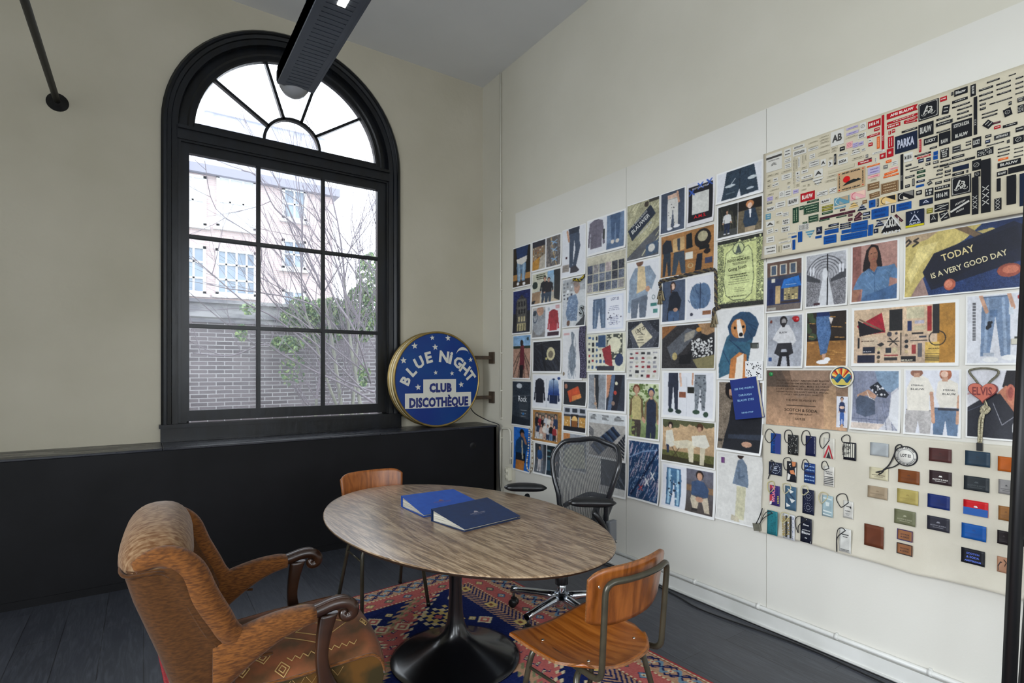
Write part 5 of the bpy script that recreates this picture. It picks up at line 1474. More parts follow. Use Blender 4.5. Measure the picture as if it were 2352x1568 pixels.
def f5(p):
    p.bg((224, 226, 232)); q = p.sub(0, 0, .48, 1); trousers(q, .44, -.02, .86, .40, (46, 52, 70), sp=.1, taper=.5); q.ln([(.74, 0), (.78, .3)], .05, SKIN2); q.ell(.34, .88, .12, .05, (40, 60, 56)); q.ell(.68, .9, .13, .05, (40, 60, 56)); q.rect(.7, .44, .98, .57, (140, 80, 56))
    q = p.sub(.5, 0, 1, 1); trousers(q, .5, .04, .84, .42, (128, 136, 144), sp=.1, taper=.45); q.spots(30, (80, 86, 96), .03, 5, .32, .1, .7, .8); q.ell(.36, .88, .14, .05, (50, 76, 60)); q.ell(.74, .92, .10, .06, (50, 76, 60)); q.ln([(.22, 0), (.2, .26)], .04, SKIN); q.rect(.0, .32, .26, .46, (40, 40, 36)); p.rect(.484, .1, .49, 1, (196, 200, 208))
def f6(p):
    p.bg((190, 156, 116)); p.grad((206, 172, 130), (180, 146, 106)); p.spots(40, (84, 88, 58), .05, 3, 0, 0, .3, .14); p.spots(40, (90, 92, 60), .05, 4, .35, 0, 1, .06); p.rect(0, .74, 1, 1, (96, 98, 52)); p.nz(12, 5, 2, p.V > .74); p.poly([(0, .86), (1, .92), (1, 1), (0, 1)], (60, 56, 36))
    p.poly([(.07, .28), (.2, .24), (.26, .6), (.18, .66), (.06, .62)], (220, 216, 200)); p.ell(.16, .13, .05, .08, (40, 30, 26)); p.ell(.16, .16, .03, .05, SKIN2); p.poly([(.2, .52), (.5, .44), (.66, .5), (.66, .6), (.3, .68)], (214, 204, 176)); p.poly([(.58, .34), (.84, .28), (.92, .52), (.84, .6), (.6, .56)], (224, 220, 204)); p.ell(.74, .12, .06, .09, (84, 54, 36)); p.ell(.73, .17, .04, .06, SKIN)
    p.poly([(.5, .58), (.62, .58), (.62, .95), (.54, .95)], (210, 200, 170)); p.poly([(.74, .6), (.84, .58), (.82, .98), (.74, .98)], (210, 200, 170)); p.ln([(.2, .66), (.34, .92)], .015, (60, 40, 30)); p.ln([(.34, .66), (.2, .92)], .015, (60, 40, 30)); p.poly([(.08, .6), (.14, .62), (.14, .8), (.1, .8)], (40, 50, 80))
def f7(p):
    p.bg((222, 224, 232)); q = p.sub(0, 0, .46, 1); trousers(q, .5, .06, .96, .62, (66, 110, 150), sp=.13, taper=.6, hi=(150, 190, 214)); q.spots(14, (34, 50, 72), .04, 5, .28, .3, .76, .8); q.spots(10, (190, 216, 230), .035, 9, .3, .2, .7, .8)
    q = p.sub(.49, 0, 1, 1); q.grad((112, 112, 128), (74, 66, 62)); q.rect(0, .38, 1, .52, (140, 108, 80)); q.poly([(.2, .3), (.42, .24), (.66, .26), (.84, .42), (.8, .62), (.2, .6)], (62, 84, 120)); q.ell(.5, .12, .14, .11, (44, 34, 32)); q.ell(.5, .15, .10, .09, SKIN); q.poly([(.2, .6), (.5, .66), (.44, .92), (.28, .92), (.16, .7)], (196, 182, 158)); q.poly([(.8, .6), (.56, .66), (.72, .96), (.9, .96)], (196, 182, 158)); q.ell(.5, .68, .14, .06, SKIN); q.rect(.25, .9, .45, .96, (50, 46, 46))
def g1(p): p.bg((220, 222, 228)); p.poly([(.22, 0), (.84, 0), (.94, .95), (.56, 1.0), (.52, .7), (.46, 1), (.1, .98)], (46, 62, 78)); p.nz(9, 5, 2, (p.a.sum(-1) < 250)); p.ell(.3, .52, .12, .05, (190, 200, 206)); p.ell(.8, .44, .1, .06, (196, 206, 210)); p.ell(.76, .8, .08, .04, (180, 190, 200)); p.ln([(.42, .3), (.3, .5)], .015, (200, 206, 210)); p.rect(.2, .76, .42, .8, (84, 100, 112)); p.ln([(.53, 0), (.52, .7)], .02, (26, 34, 46))
def g2(p):
    q = p.sub(0, 0, .47, 1); q.bg((40, 42, 40)); q.streaks(26, (84, 82, 64), 4, .016, 5, .12); q.rect(0, .78, 1, 1, (70, 72, 70)); person(q, .46, .16, .78, (214, 214, 212), (38, 50, 76), w=.42); 
    q = p.sub(.48, 0, 1, 1); q.bg((46, 40, 34)); q.rect(0, .3, 1, 1, (110, 98, 76)); q.streaks(30, (80, 70, 54), 3, .014, .1, .5); q.rect(0, 0, 1, .3, (34, 30, 28)); q.poly([(.28, .32), (.72, .28), (.86, .7), (.76, .84), (.3, .84), (.22, .66)], (44, 62, 82)); q.poly([(.46, .3), (.56, .3), (.55, .56), (.5, .56)], WHT); q.ell(.5, .14, .17, .11, (190, 120, 70)); q.ell(.5, .19, .10, .09, SKIN2); q.poly([(.3, .84), (.74, .84), (.7, 1), (.32, 1)], (170, 150, 120)); p.rect(.472, 0, .478, 1, WHT)
def g3(p):
    p.bg((206, 214, 140)); p.rect(0, 0, 1, .05, (40, 38, 40)); p.rect(0, .94, 1, 1, (40, 38, 40)); r = np.random.RandomState(3)
    m = (np.abs(p.U - .5) > .36) | (np.abs(p.V - .5) > .41); n = r.rand(*p.U.shape) < .42; p.a[m & n] = (62, 70, 56); p.spots(60, (220, 226, 160), .02, 6)
    p.poly([(.2, .2), (.34, .14), (.42, .16), (.6, .16), (.68, .13), (.76, .22), (.8, .6), (.76, .82), (.62, .9), (.36, .9), (.2, .82), (.14, .6)], (210, 220, 150))
    p.ln([(.2, .2), (.34, .14), (.42, .16), (.6, .16), (.68, .13), (.76, .22), (.8, .6), (.76, .82), (.62, .9), (.36, .9), (.2, .82), (.14, .6), (.2, .2)], .008, (70, 80, 60)); p.ell(.47, .15, .13, .09, (206, 216, 150)); p.ring(.47, .15, .13, .09, (60, 70, 60), .12); p.poly([(.4, .22), (.47, .08), (.54, .22)], (84, 96, 92))
    textlines(p, .3, .36, .7, .38, 2, (60, 62, 44), 3); textlines(p, .24, .53, .72, .66, 5, (70, 76, 50), 4, .008); textlines(p, .34, .72, .64, .80, 4, (80, 86, 56), 5, .006)
def g4(p):
    p.bg((222, 222, 220)); p.poly([(.12, .55), (.2, .4), (.34, .3), (.66, .34), (.8, .42), (.74, .6), (.7, .78), (.5, .76), (.4, .9), (.04, 1), (.02, .8)], (50, 96, 122)); p.poly([(.22, .24), (.34, .1), (.52, .04), (.72, .06), (.86, .14), (.92, .24), (.84, .4), (.66, .48), (.3, .46)], (44, 76, 108)); p.poly([(.28, 1), (.3, .72), (.5, .62), (.66, .66), (.7, 1)], (196, 120, 60)); p.poly([(.42, 1), (.44, .7), (.6, .64), (.6, 1)], (232, 220, 204)); p.streaks(24, (30, 60, 92), 4, .012, .6, .3, on=[(50, 96, 122), (44, 76, 108)])
    p.ell(.47, .28, .17, .14, (198, 128, 70)); p.poly([(.43, .16), (.5, .15), (.56, .3), (.6, .42), (.48, .42), (.44, .3)], (236, 230, 222)); p.ell(.39, .27, .03, .02, (20, 16, 16)); p.ell(.58, .26, .03, .02, (20, 16, 16)); p.ell(.53, .37, .045, .03, (24, 20, 22)); p.ln([(.47, .42), (.58, .42)], .01, (60, 40, 36)); p.rect(.74, .5, .92, .57, (60, 64, 62))
def g5(p):
    p.bg((126, 112, 96)); p.nz(18, 8, 2); p.poly([(.3, .3), (.46, .24), (.7, .28), (1, .4), (1, 1), (.12, 1), (.16, .8), (.24, .6)], (32, 34, 42)); p.ell(.33, .12, .18, .14, (30, 24, 24)); p.ell(.35, .15, .11, .11, SKIN); p.poly([(.26, .2), (.44, .2), (.38, .27), (.3, .26)], (70, 48, 40)); p.ln([(.31, .13), (.34, .13)], .008, (30, 20, 20)); p.ln([(.39, .12), (.42, .12)], .008, (30, 20, 20)); p.spots(24, (26, 22, 24), .05, 3, .2, .0, .46, .09); p.ell(.7, .9, .12, .04, SKIN); p.poly([(.24, .78), (1, .74), (1, .82), (.24, .84)], (48, 56, 72)); p.rect(0, .86, .12, .9, (60, 54, 48))
def g6(p): p.bg((220, 219, 214)); p.poly([(.44, .46), (.64, .46), (.62, .95), (.42, .95)], (206, 202, 168)); p.poly([(.46, .08), (.56, .04), (.66, .14), (.70, .4), (.68, .46), (.34, .44), (.42, .2)], (112, 130, 152)); p.ell(.52, .0, .07, .05, (60, 44, 40)); p.ln([(.5, .2), (.48, .34), (.6, .3)], .03, (90, 108, 132)); p.poly([(.34, .9), (.5, .92), (.54, .99), (.34, .98)], (196, 186, 160))
def h1(p):
    p.bg((104, 80, 70)); 
    for i in range(3): p.rect(.1 + .28 * i, .06, .3 + .28 * i, .28, (206, 196, 176)); p.rect(.13 + .28 * i, .08, .27 + .28 * i, .26, (76, 92, 112))
    p.rect(0, .32, 1, .88, (40, 52, 92)); p.rect(0, .3, 1, .36, (60, 66, 84)); p.poly([(.5, .38), (.92, .34), (1, .54), (.42, .56)], (34, 110, 200)); p.rect(.5, .56, .92, .80, (150, 136, 96)); flatlay(p, .5, .56, .92, .8, 24, [(220, 200, 130), (60, 56, 48), (160, 140, 100)], 3); p.rect(.26, .5, .40, .86, (190, 160, 110)); p.rect(.06, .54, .2, .86, (30, 40, 80)); p.rect(0, .88, 1, 1, (112, 100, 94)); p.rect(.42, .82, .96, .86, (60, 50, 46)); p.rect(.14, .34, .24, .42, (210, 206, 190)); textlines(p, .52, .49, .88, .5, 1, (200, 220, 240), 3)
    p.rect(.02, .93, .28, .98, (176, 172, 160))
def h2(p):
    p.grad((176, 178, 184), (150, 150, 156)); 
    for k in range(6): p.ring(.48, .44, .5 - .07 * k, .40 - .055 * k, (84, 86, 92), .05)
    p.rect(0, .52, 1, 1, (126, 126, 132)); p.nz(50, 4, 1, (p.V > .45) & (np.abs(p.U - .5) > .1 + .1 * (1 - p.V))); p.poly([(.42, .45), (.56, .45), (.72, 1), (.3, 1)], (206, 208, 212)); p.poly([(0, .36), (.36, .5), (.36, .56), (0, .5)], (70, 72, 78)); p.poly([(1, .34), (.62, .5), (.62, .56), (1, .5)], (70, 72, 78)); p.rect(.53, .02, .56, 1, (24, 24, 28)); p.ell(.48, .4, .07, .12, (214, 216, 220)); p.rect(.2, .94, .36, .98, (60, 34, 42))
    for x in (.08, .16, .82, .9): p.rect(x, .24, x + .05, .4, (214, 216, 222))
def h3(p):
    p.grad((176, 132, 120), (160, 112, 100)); p.rect(0, 0, .2, 1, (140, 88, 80)); p.poly([(.26, .3), (.32, .1), (.44, .0), (.58, .04), (.64, .2), (.68, .42), (.6, .44), (.34, .5), (.24, .46)], (30, 22, 24)); p.ell(.47, .2, .105, .15, (150, 96, 72)); p.poly([(.41, .3), (.54, .3), (.58, .44), (.5, .5), (.4, .42)], (146, 92, 68)); p.ln([(.41, .17), (.45, .165)], .01, (30, 20, 20)); p.ln([(.5, .165), (.54, .16)], .01, (30, 20, 20)); p.ln([(.45, .27), (.51, .265)], .014, (150, 60, 60)); p.ln([(.49, .18), (.49, .23)], .008, (120, 72, 54))
    p.poly([(.1, .62), (.2, .5), (.38, .42), (.5, .5), (.56, .41), (.76, .42), (.94, .4), (1, .5), (1, .66), (.84, .62), (.82, .82), (.9, 1), (.22, 1), (.24, .78), (.02, .78)], (82, 118, 158)); p.poly([(0, .78), (.2, .78), (.12, 1), (0, 1)], (150, 100, 78)); p.ln([(.5, .5), (.52, .98)], .01, (56, 88, 128)); p.streaks(20, (104, 140, 178), 3, .012, .7, .2, on=[(82, 118, 158)]); p.poly([(.3, .9), (1, .74), (1, 1), (.2, 1)], (62, 96, 140)); p.ln([(.38, .44), (.48, .52)], .02, (58, 92, 134)); p.ln([(.56, .44), (.52, .52)], .02, (58, 92, 134))
def h4(p):
    p.bg((30, 52, 100)); p.nz(16, 6, 1); p.poly([(0, 0), (.66, 0), (.52, .2), (.26, .4), (.08, 1), (0, 1)], (196, 176, 98)); p.poly([(0, 0), (.3, 0), (.2, .1), (0, .16)], (176, 150, 116)); p.poly([(.12, .2), (.3, .16), (.24, .34), (.14, .5), (.05, .8), (.02, .6)], (214, 196, 120)); p.poly([(.44, 0), (.54, 0), (.66, .16), (.6, .18)], (120, 96, 70)); p.poly([(.66, .0), (1, .0), (1, .16), (.78, .1)], (26, 44, 90)); p.poly([(.62, .1), (.74, .08), (.82, .16), (.7, .18)], (190, 170, 96))
    p.poly([(.1, .86), (.06, 1), (.22, 1), (.16, .7)], (150, 120, 110)); p.poly([(.16, .62), (.26, .34), (.9, .04), (1.0, .14), (1, .6), (.24, .92)], (20, 26, 48)); p.streaks(60, (56, 86, 140), 8, .008, -.3, .16, on=[(30, 52, 100)]); p.poly([(.17, .66), (.25, .38), (.93, .10), (.96, .42), (.26, .86)], (18, 22, 40)); p.ell(.40, .86, .05, .09, (176, 86, 62)); p.ell(.39, .85, .035, .06, (206, 120, 92)); p.ell(.87, .74, .09, .10, (150, 70, 52)); p.ell(.88, .73, .06, .06, (190, 104, 76)); p.ln([(.0, .1), (.03, .06), (.05, .1), (.01, .16)], .03, (50, 44, 40)); p.ln([(.12, .06), (.08, .09), (.12, .13), (.07, .18)], .03, (50, 44, 40))
def i1(p): p.grad((150, 154, 164), (170, 174, 184)); p.poly([(.28, .3), (.42, .18), (.62, .18), (.76, .34), (.84, .5), (.72, .6), (.66, .5), (.66, .56), (.36, .56), (.26, .5), (.14, .46)], (206, 206, 208)); p.ell(.47, .1, .11, .10, (36, 32, 34)); p.ell(.48, .11, .07, .06, (150, 146, 146)); p.poly([(.38, .14), (.56, .14), (.5, .22), (.44, .22)], (44, 40, 42)); p.poly([(.3, .54), (.7, .54), (.76, .74), (.6, .8), (.56, .66), (.42, .66), (.36, .8), (.2, .74)], (48, 48, 54)); p.poly([(.38, .72), (.62, .72), (.68, 1), (.6, 1), (.56, .8), (.44, .8), (.4, 1), (.3, 1)], (30, 30, 36)); p.ell(.1, .1, .04, .03, (120, 60, 50)); p.ell(.82, .06, .10, .045, (176, 34, 40)); p.rect(.04, .82, .14, .9, (44, 74, 130))
def i2(p): p.bg((46, 38, 34)); p.rect(0, .5, 1, 1, (150, 100, 46)); p.rect(0, .46, 1, .54, (36, 30, 28)); p.rect(.34, .02, .6, .4, (110, 100, 90)); p.spots(12, (60, 76, 50), .07, 3, 0, 0, .22, .5); p.streaks(20, (190, 136, 66), 3, .014, .06, .3); p.poly([(.26, .0), (.58, 0), (.6, .1), (.26, .1)], (28, 46, 96)); p.poly([(.24, .08), (.58, .08), (.62, .4), (.52, .76), (.36, .8), (.26, .42)], (70, 104, 152)); p.nz(14, 4, 2, (np.abs(p.a - np.array((70, 104, 152))).sum(-1) < 4)); p.poly([(.56, .1), (.68, .12), (.62, .24)], (214, 206, 200)); p.poly([(.4, .78), (.5, .78), (.48, .9), (.42, .9)], SKIN); p.ell(.42, .93, .16, .04, WHT); p.ell(.54, .88, .08, .04, WHT)
def i3(p):
    p.bg((206, 176, 142)); p.rect(.84, 0, 1, 1, (176, 122, 44)); p.rect(.0, .5, .84, 1, (196, 168, 140)); p.poly([(.03, .3), (.3, .08), (.34, .44), (.1, .48)], (170, 30, 46)); p.poly([(.04, .2), (.22, .36), (.34, .42), (.06, .5)], (32, 28, 34)); p.ln([(.06, .18), (.3, .4)], .03, (120, 90, 70)); p.rect(.38, .04, .51, .42, (34, 34, 36)); p.rect(.55, .02, .72, .22, (196, 186, 150)); p.rect(.75, .02, .79, .45, (160, 34, 36)); p.rect(.80, 0, .86, .5, (38, 38, 40)); p.rect(.56, .26, .60, .44, (36, 48, 96)); p.rect(.63, .26, .72, .32, (170, 166, 180)); p.rect(.62, .36, .73, .43, (190, 176, 140)); p.rect(.04, .52, .06, .72, (40, 40, 44)); p.rect(.10, .70, .23, .82, (36, 40, 56)); p.rect(.04, .85, .23, .99, (34, 36, 56))
    p.rect(.09, .52, .26, .68, (200, 178, 150)); p.poly([(.25, .66), (.3, .62), (.33, .66), (.29, .70)], (46, 44, 46))
    for (x, y, r_, c) in ((.38, .48, .025, (70, 66, 74)), (.45, .47, .014, (60, 58, 66)), (.55, .51, .014, (120, 104, 88)), (.55, .62, .018, (40, 42, 46)), (.55, .71, .018, (40, 42, 46)), (.55, .8, .018, (190, 166, 120)), (.27, .74, .018, (206, 190, 140)), (.27, .81, .015, (44, 40, 44)), (.27, .89, .018, (60, 56, 54)), (.27, .97, .015, (120, 100, 70))): p.ell(x, y, r_, r_ * 1.8, c)
    p.ln([(.38, .55), (.46, .68)], .02, (44, 40, 40)); p.ln([(.38, .68), (.46, .55)], .02, (44, 40, 40)); p.rect(.36, .60, .48, .62, (44, 40, 40)); p.rect(.34, .72, .4, .82, (40, 42, 50)); p.rect(.41, .72, .46, .82, (196, 180, 140)); p.rect(.33, .85, .47, .87, (150, 50, 50)); p.rect(.33, .9, .46, .95, (48, 46, 48)); p.rect(.5, .88, .64, .98, (34, 32, 34)); p.rect(.49, .46, .5, .86, (60, 50, 40)); p.rect(.6, .47, .71, .50, (40, 38, 40)); p.rect(.67, .53, .74, .56, (50, 56, 70)); p.rect(.59, .60, .75, .62, (36, 36, 40)); p.rect(.60, .68, .64, .84, (150, 50, 48)); p.rect(.66, .66, .70, .9, (90, 88, 92)); p.rect(.73, .64, .86, 1, (214, 174, 80)); p.ring(.84, .58, .08, .13, (34, 32, 34), .12)
    for k in range(5): p.rect(.73, .84 + .03 * k, .86, .852 + .03 * k, (40, 38, 36))
def i4(p):
    p.bg((206, 208, 214)); trousers(p, .52, .02, .90, .46, (110, 134, 166), sp=.13, taper=.62, hi=(140, 162, 190)); p.ln([(.25, 0), (.36, .24)], .06, SKIN); p.ln([(.76, 0), (.84, .2)], .06, SKIN); p.rect(.42, .22, .56, .32, (84, 112, 150)); p.rect(.76, .2, .84, .3, (196, 204, 212)); p.spots(6, (30, 32, 40), .035, 5, .36, .38, .46, .5); p.ell(.44, .95, .14, .04, (224, 224, 222)); p.ell(.78, .92, .14, .04, (224, 224, 222))
    for k in range(26): p.rect(.10, .10 + .022 * k, .16, .112 + .022 * k, (44, 44, 48))
    p.ell(.96, .06, .05, .04, (170, 50, 50)); p.rect(.86, .62, .95, .72, (70, 70, 62)); p.rect(.30, .85, .5, .9, (170, 178, 190))
def j1(p):
    p.grad((104, 82, 66), (196, 152, 116)); p.poly([(.3, 0), (1, 0), (1, .3), (.4, .5)], (150, 120, 98)); p.poly([(0, 0), (.2, 0), (.3, .3), (0, .3)], (84, 70, 60), .8); p.poly([(.72, .4), (.86, .2), (.9, 1), (.74, 1)], (206, 164, 120), .6); p.ln([(.27, .63), (.63, .63)], .014, (70, 52, 40))
def j1b(p): p.bg((214, 216, 226)); person(p, .5, .02, .96, (36, 52, 96), (50, 92, 170), hair=(40, 30, 30), shoe=(30, 30, 34), w=.52); p.ell(.5, .36, .22, .05, SKIN2)
def j2(p):
    p.bg((196, 196, 204)); p.poly([(0, 0), (.5, 0), (.85, .3), (.8, .75), (.7, .9), (0, .88)], (128, 134, 156)); p.streaks(30, (108, 116, 142), 3, .01, 3, .1); p.poly([(.5, 0), (1, 0), (1, .26), (.84, .36), (.6, .3)], (120, 146, 172)); p.poly([(.38, .28), (.56, .18), (.8, .4), (.74, .46), (.56, .44)], (34, 38, 48)); p.spots(14, (206, 206, 210), .02, 3, .44, .24, .74, .42); p.poly([(.1, .42), (.36, .32), (.54, .42), (.5, .48), (.3, .42), (.14, .5)], SKIN); p.poly([(.08, .5), (.16, .42), (.5, .48), (.52, .74), (.3, .8), (.1, .74)], (78, 90, 112)); p.poly([(0, .9), (.72, .9), (.6, 1), (0, 1)], (206, 190, 178)); p.poly([(.86, .4), (1, .3), (1, 1), (.8, .8)], (214, 216, 220)); p.ln([(.33, .36), (.38, .46), (.5, .5)], .012, (230, 220, 210)); p.ln([(0, .83), (.66, .84)], .008, (66, 76, 106))
def j3(p):
    p.bg((214, 216, 224)); trousers(p, .25, .62, 1.1, .46, (176, 172, 170), sp=.08); trousers(p, .76, .58, 1.1, .42, (92, 118, 150), sp=.08); p.poly([(.12, .12), (.2, .08), (.32, .08), (.44, .13), (.56, .34), (.46, .38), (.46, .64), (.04, .64), (.02, .3)], (224, 218, 204)); p.poly([(.62, .18), (.7, .14), (.84, .14), (.98, .2), (1, .56), (.66, .58), (.58, .4)], (222, 216, 202)); p.ln([(.5, .36), (.54, .8)], .06, SKIN); p.ln([(1, .4), (.97, .8)], .05, SKIN); p.ell(.22, .04, .12, .06, (150, 100, 80)); p.rect(.16, .04, .28, .11, SKIN); p.ell(.76, .06, .11, .09, (170, 96, 66)); p.ell(.74, .06, .07, .05, SKIN2); p.rect(.7, .1, .8, .17, SKIN); p.rect(.62, .58, 1, .62, (60, 62, 74))
def j4(p):
    p.bg((206, 206, 212)); p.poly([(.0, .56), (.3, .42), (.44, .34), (.6, .34), (1, .62), (1, 1), (0, 1)], (38, 40, 50)); p.poly([(.78, 0), (1, 0), (1, .3), (.84, .28), (.7, .24)], (30, 28, 34)); p.poly([(.6, .34), (.76, .22), (1, .28), (1, .66), (.86, .66)], (190, 116, 86)); p.ell(.86, .32, .09, .12, (180, 96, 76)); p.ell(.86, .32, .05, .08, (150, 70, 60)); p.ln([(0, .62), (.36, .5)], .008, (80, 86, 110)); p.poly([(.56, .36), (.66, .34), (.98, .66), (.7, .82), (.52, .5)], (34, 36, 46)); p.ln([(.52, .48), (.7, .80), (.98, .64)], .01, (150, 150, 160)); p.ell(.95, .84, .06, .10, (190, 190, 190)); p.ln([(0, .36), (.3, .28)], .03, (190, 150, 150))


S = sheet
S('print of blue jeans walking past a hay bale, top of the column nearest the corner', 1180, 1222, 571, 664, a1)
S('print of a grand old building lit up at dusk under a deep blue sky', 1180, 1222, 669, 768.5, a2)
S('print of a figure in a dark red coat on a stony road', 1180, 1222, 770.6, 870, a3)
S('print of a dark denim back with a grey printed hang tag', 1179, 1222, 874.5, 974, a4, border=.02, curl=.02, texts=(('Rock', .55, .46, .13, (206, 210, 214), dict(w=.46)),))
S('print of a person in a long blue coat against bright blue', 1181, 1222, 977, 1076, a5, curl=.02)
S('double print of a shop interior and laced grey denim', 1223, 1292, 556, 627, b1)
S('print of two people in dark jackets beside a blue sky street', 1223, 1292, 629, 704, b2, curl=.02)
S('double print of grey trousers and a bright red shirt', 1223.5, 1291, 706, 779.5, b3)
S('print of black denim with a cream patch and a brass button', 1225, 1292, 783, 856, b4)
S('double print of a black shirt and a white-to-blue dip-dyed shirt', 1225, 1293, 859, 936, b5)
S('print of a mood board of many figures on a tan wooden floor', 1225, 1294, 938, 1012, b6, border=.02)
S('double print of two people standing in front of dark doorways', 1229, 1290, 1013.5, 1085, b7, curl=.018)
S('print of slim blue trousers with dark boots on white', 1293, 1348, 530, 641, c1, curl=.02)
S('print of a man in a faded blue jacket in front of a bright shop', 1293.5, 1348, 643, 754, c2)
S('print of a twisted grey fringed scarf on white', 1294, 1340, 757, 872, c3)
S('print of an orange leather patch on dark cloth', 1295, 1350.5, 874, 930.5, c4)
S('print of a shopfront with three glowing arched windows', 1295, 1350.5, 932, 989, c5)
S('print of a pale crumpled garment above the office chair', 1295, 1350, 991, 1075, c6)
S('double print of a grey shirt and jeans with white shoes', 1350, 1440, 508, 591, d1)
S('print of eighteen tiny thumbnail pictures in three rows', 1350.5, 1440, 592.7, 679, d2, border=.01)
S('double print of light jeans and a sheet of text headed LOT 22', 1350.5, 1440, 681, 767, d3, texts=(('LOT 22', .735, .2, .07, (60, 66, 110), dict(w=.2)),))
S('print of tags, badges and trims laid out on pale yellow, in the fourth column', 1350.5, 1440, 768.5, 854, flat_tags, border=.01)
S('double print of frayed cloth and denim with three round buttons', 1352, 1441, 856, 942, d5)
S('print of rows of folded jeans laid out on a pale floor', 1352, 1442, 944, 1046, d6)
S('half hidden curling print behind the right side of the office chair', 1380, 1441, 1049, 1130, d7, curl=.04)
S('print of sandy denim with a dark woven label across it', 1442, 1518, 473, 603, e1, border=.02, texts=(('BLAUWER', .45, .42, .075, (206, 208, 206), dict(rot=31, w=.62)), ('THE GRASS IS ALWAYS', .40, .32, .035, (190, 192, 190), dict(rot=31, w=.55)), ('ON THE OTHER SIDE', .56, .52, .035, (190, 192, 190), dict(rot=31, w=.5))))
S('print of a person in a light denim and sheepskin jacket', 1442, 1518, 605, 737, e2)
S('print of a cream swing ticket on dotted cloth', 1443.5, 1518, 739, 802.5, e3, border=.02, texts=(('LOT 22', .42, .38, .12, (50, 48, 46), dict(rot=20, w=.3)),))
S('small print of black stamps and patches laid out on cream', 1444, 1518, 805, 871, e4, border=.02)
S('print of two people outdoors in a red beanie and a blue cap', 1445, 1518, 877, 1003, e5)
S('close-up print of stitched indigo denim with white crosses', 1445, 1518, 1007, 1141, e6, curl=.03)
S('print of white spotted trousers against slate blue', 1519, 1577.5, 447, 542, f1)
S('print of a black framed poster with blue crosses and the red letters A.M.S.', 1580, 1643.5, 424.5, 524, f1b, border=.0, texts=(('A.M.S.', .5, .84, .075, (196, 36, 44), dict(w=.44)), ('SCOTCH & SODA', .5, .17, .035, (206, 206, 206), dict(w=.6, rot=1))))
S('print of a denim outfit and accessories laid out on a wooden floor', 1520, 1644, 545, 641.5, f2, border=.01)
S('double print of a woman in a dark top and a blue woollen brain', 1520.5, 1645.5, 645, 746, f3)
S('print of grey jeans and a black and white patterned cloth', 1522, 1645.5, 748.5, 848.5, f4, border=.015)
S('double print of navy and grey trousers with green shoes', 1522.5, 1646, 851, 957, f5)
S('print of two people in cream clothes on folding chairs in the grass', 1522.5, 1646, 959, 1057, f6, border=.02)
S('double print of ripped blue jeans and a seated man in a blue shirt', 1521.5, 1646, 1059, 1161, f7, curl=.03)
S('print of ripped dark denim shorts at the top of the picture wall', 1647.5, 1755.5, 401, 472.5, g1)
S('double print of a woman in white and a man in a denim jacket', 1649, 1756, 475, 554, g2)
S('yellow certificate poster with ornate border reading INDIGO MEMORIES', 1650, 1756, 557, 709.5, g3, border=.0, name='certificate_poster', texts=(('INDIGO MEMORIES', .47, .335, .04, (56, 60, 40), dict(w=.48)), ('Going South', .45, .46, .05, (52, 56, 40), dict(w=.4, rot=5)), ('These certificate', .45, .285, .022, (70, 74, 50)), ('TAUTEST & LIFEST', .46, .545, .025, (56, 60, 40), dict(w=.36)), ('THE AMSTERDAMS BLAUW CO.', .46, .855, .022, (50, 54, 36), dict(w=.42))))
S('print of a dog wrapped in a blue denim jacket', 1650, 1757, 712.5, 871, g4, border=.02, curl=.02)
S('print of a curly haired man in a dark jumper by a rough wall', 1651, 1757, 873, 1031, g5, curl=.035)
S('print of a side-on figure in a denim jacket and cream trousers', 1649, 1757.5, 1036, 1188, g6, border=.02, curl=.03)
RB = dict(bc=(228, 228, 224))
S('print of a blue shopfront with a bright blue awning', 1761.3, 1847, 603, 720, h1, **RB)
S('black and white print of a long vaulted hall full of people', 1852, 1949.5, 587, 709.5, h2, **RB)
S('print of a dark haired woman in a light denim shirt', 1956.5, 2068, 566.5, 699, h3, **RB)
S('large close-up print of a woven label reading TODAY IS A VERY GOOD DAY', 2079, 2366, 543, 687, h4, border=.012, bc=(228, 228, 224), texts=(('TODAY', .47, .44, .105, (206, 190, 140), dict(w=.27, rot=13)), ('IS A VERY GOOD DAY', .55, .62, .085, (206, 196, 160), dict(w=.62, rot=14))))
S('black and white print of a bearded man sitting on a stool', 1763, 1848, 726, 845, i1, texts=(('BLAUW.', .47, .35, .035, (70, 70, 74), dict(w=.22)),), **RB)
S('print of one person in loose blue jeans on a wooden floor', 1853, 1950, 717, 844, i2, **RB)
S('wide print of a red bandana, labels, buttons and trims on tan', 1958, 2204.5, 708, 841, i3, border=.03, bc=(230, 230, 226), texts=(('AMS BLAUW', .55, .92, .03, (206, 200, 180), dict(w=.11)), ('AMS BLAUW', .165, .765, .02, (190, 190, 196), dict(w=.09)), ('AMS BLAUW', .79, .74, .022, (60, 50, 40), dict(w=.1)), ('AMSTERDAMS BLAUW', .17, .59, .022, (90, 70, 60), dict(w=.14))))
S('print of patched light blue jeans and white shoes at the right end', 2220, 2356, 679.5, 838, i4, **RB)
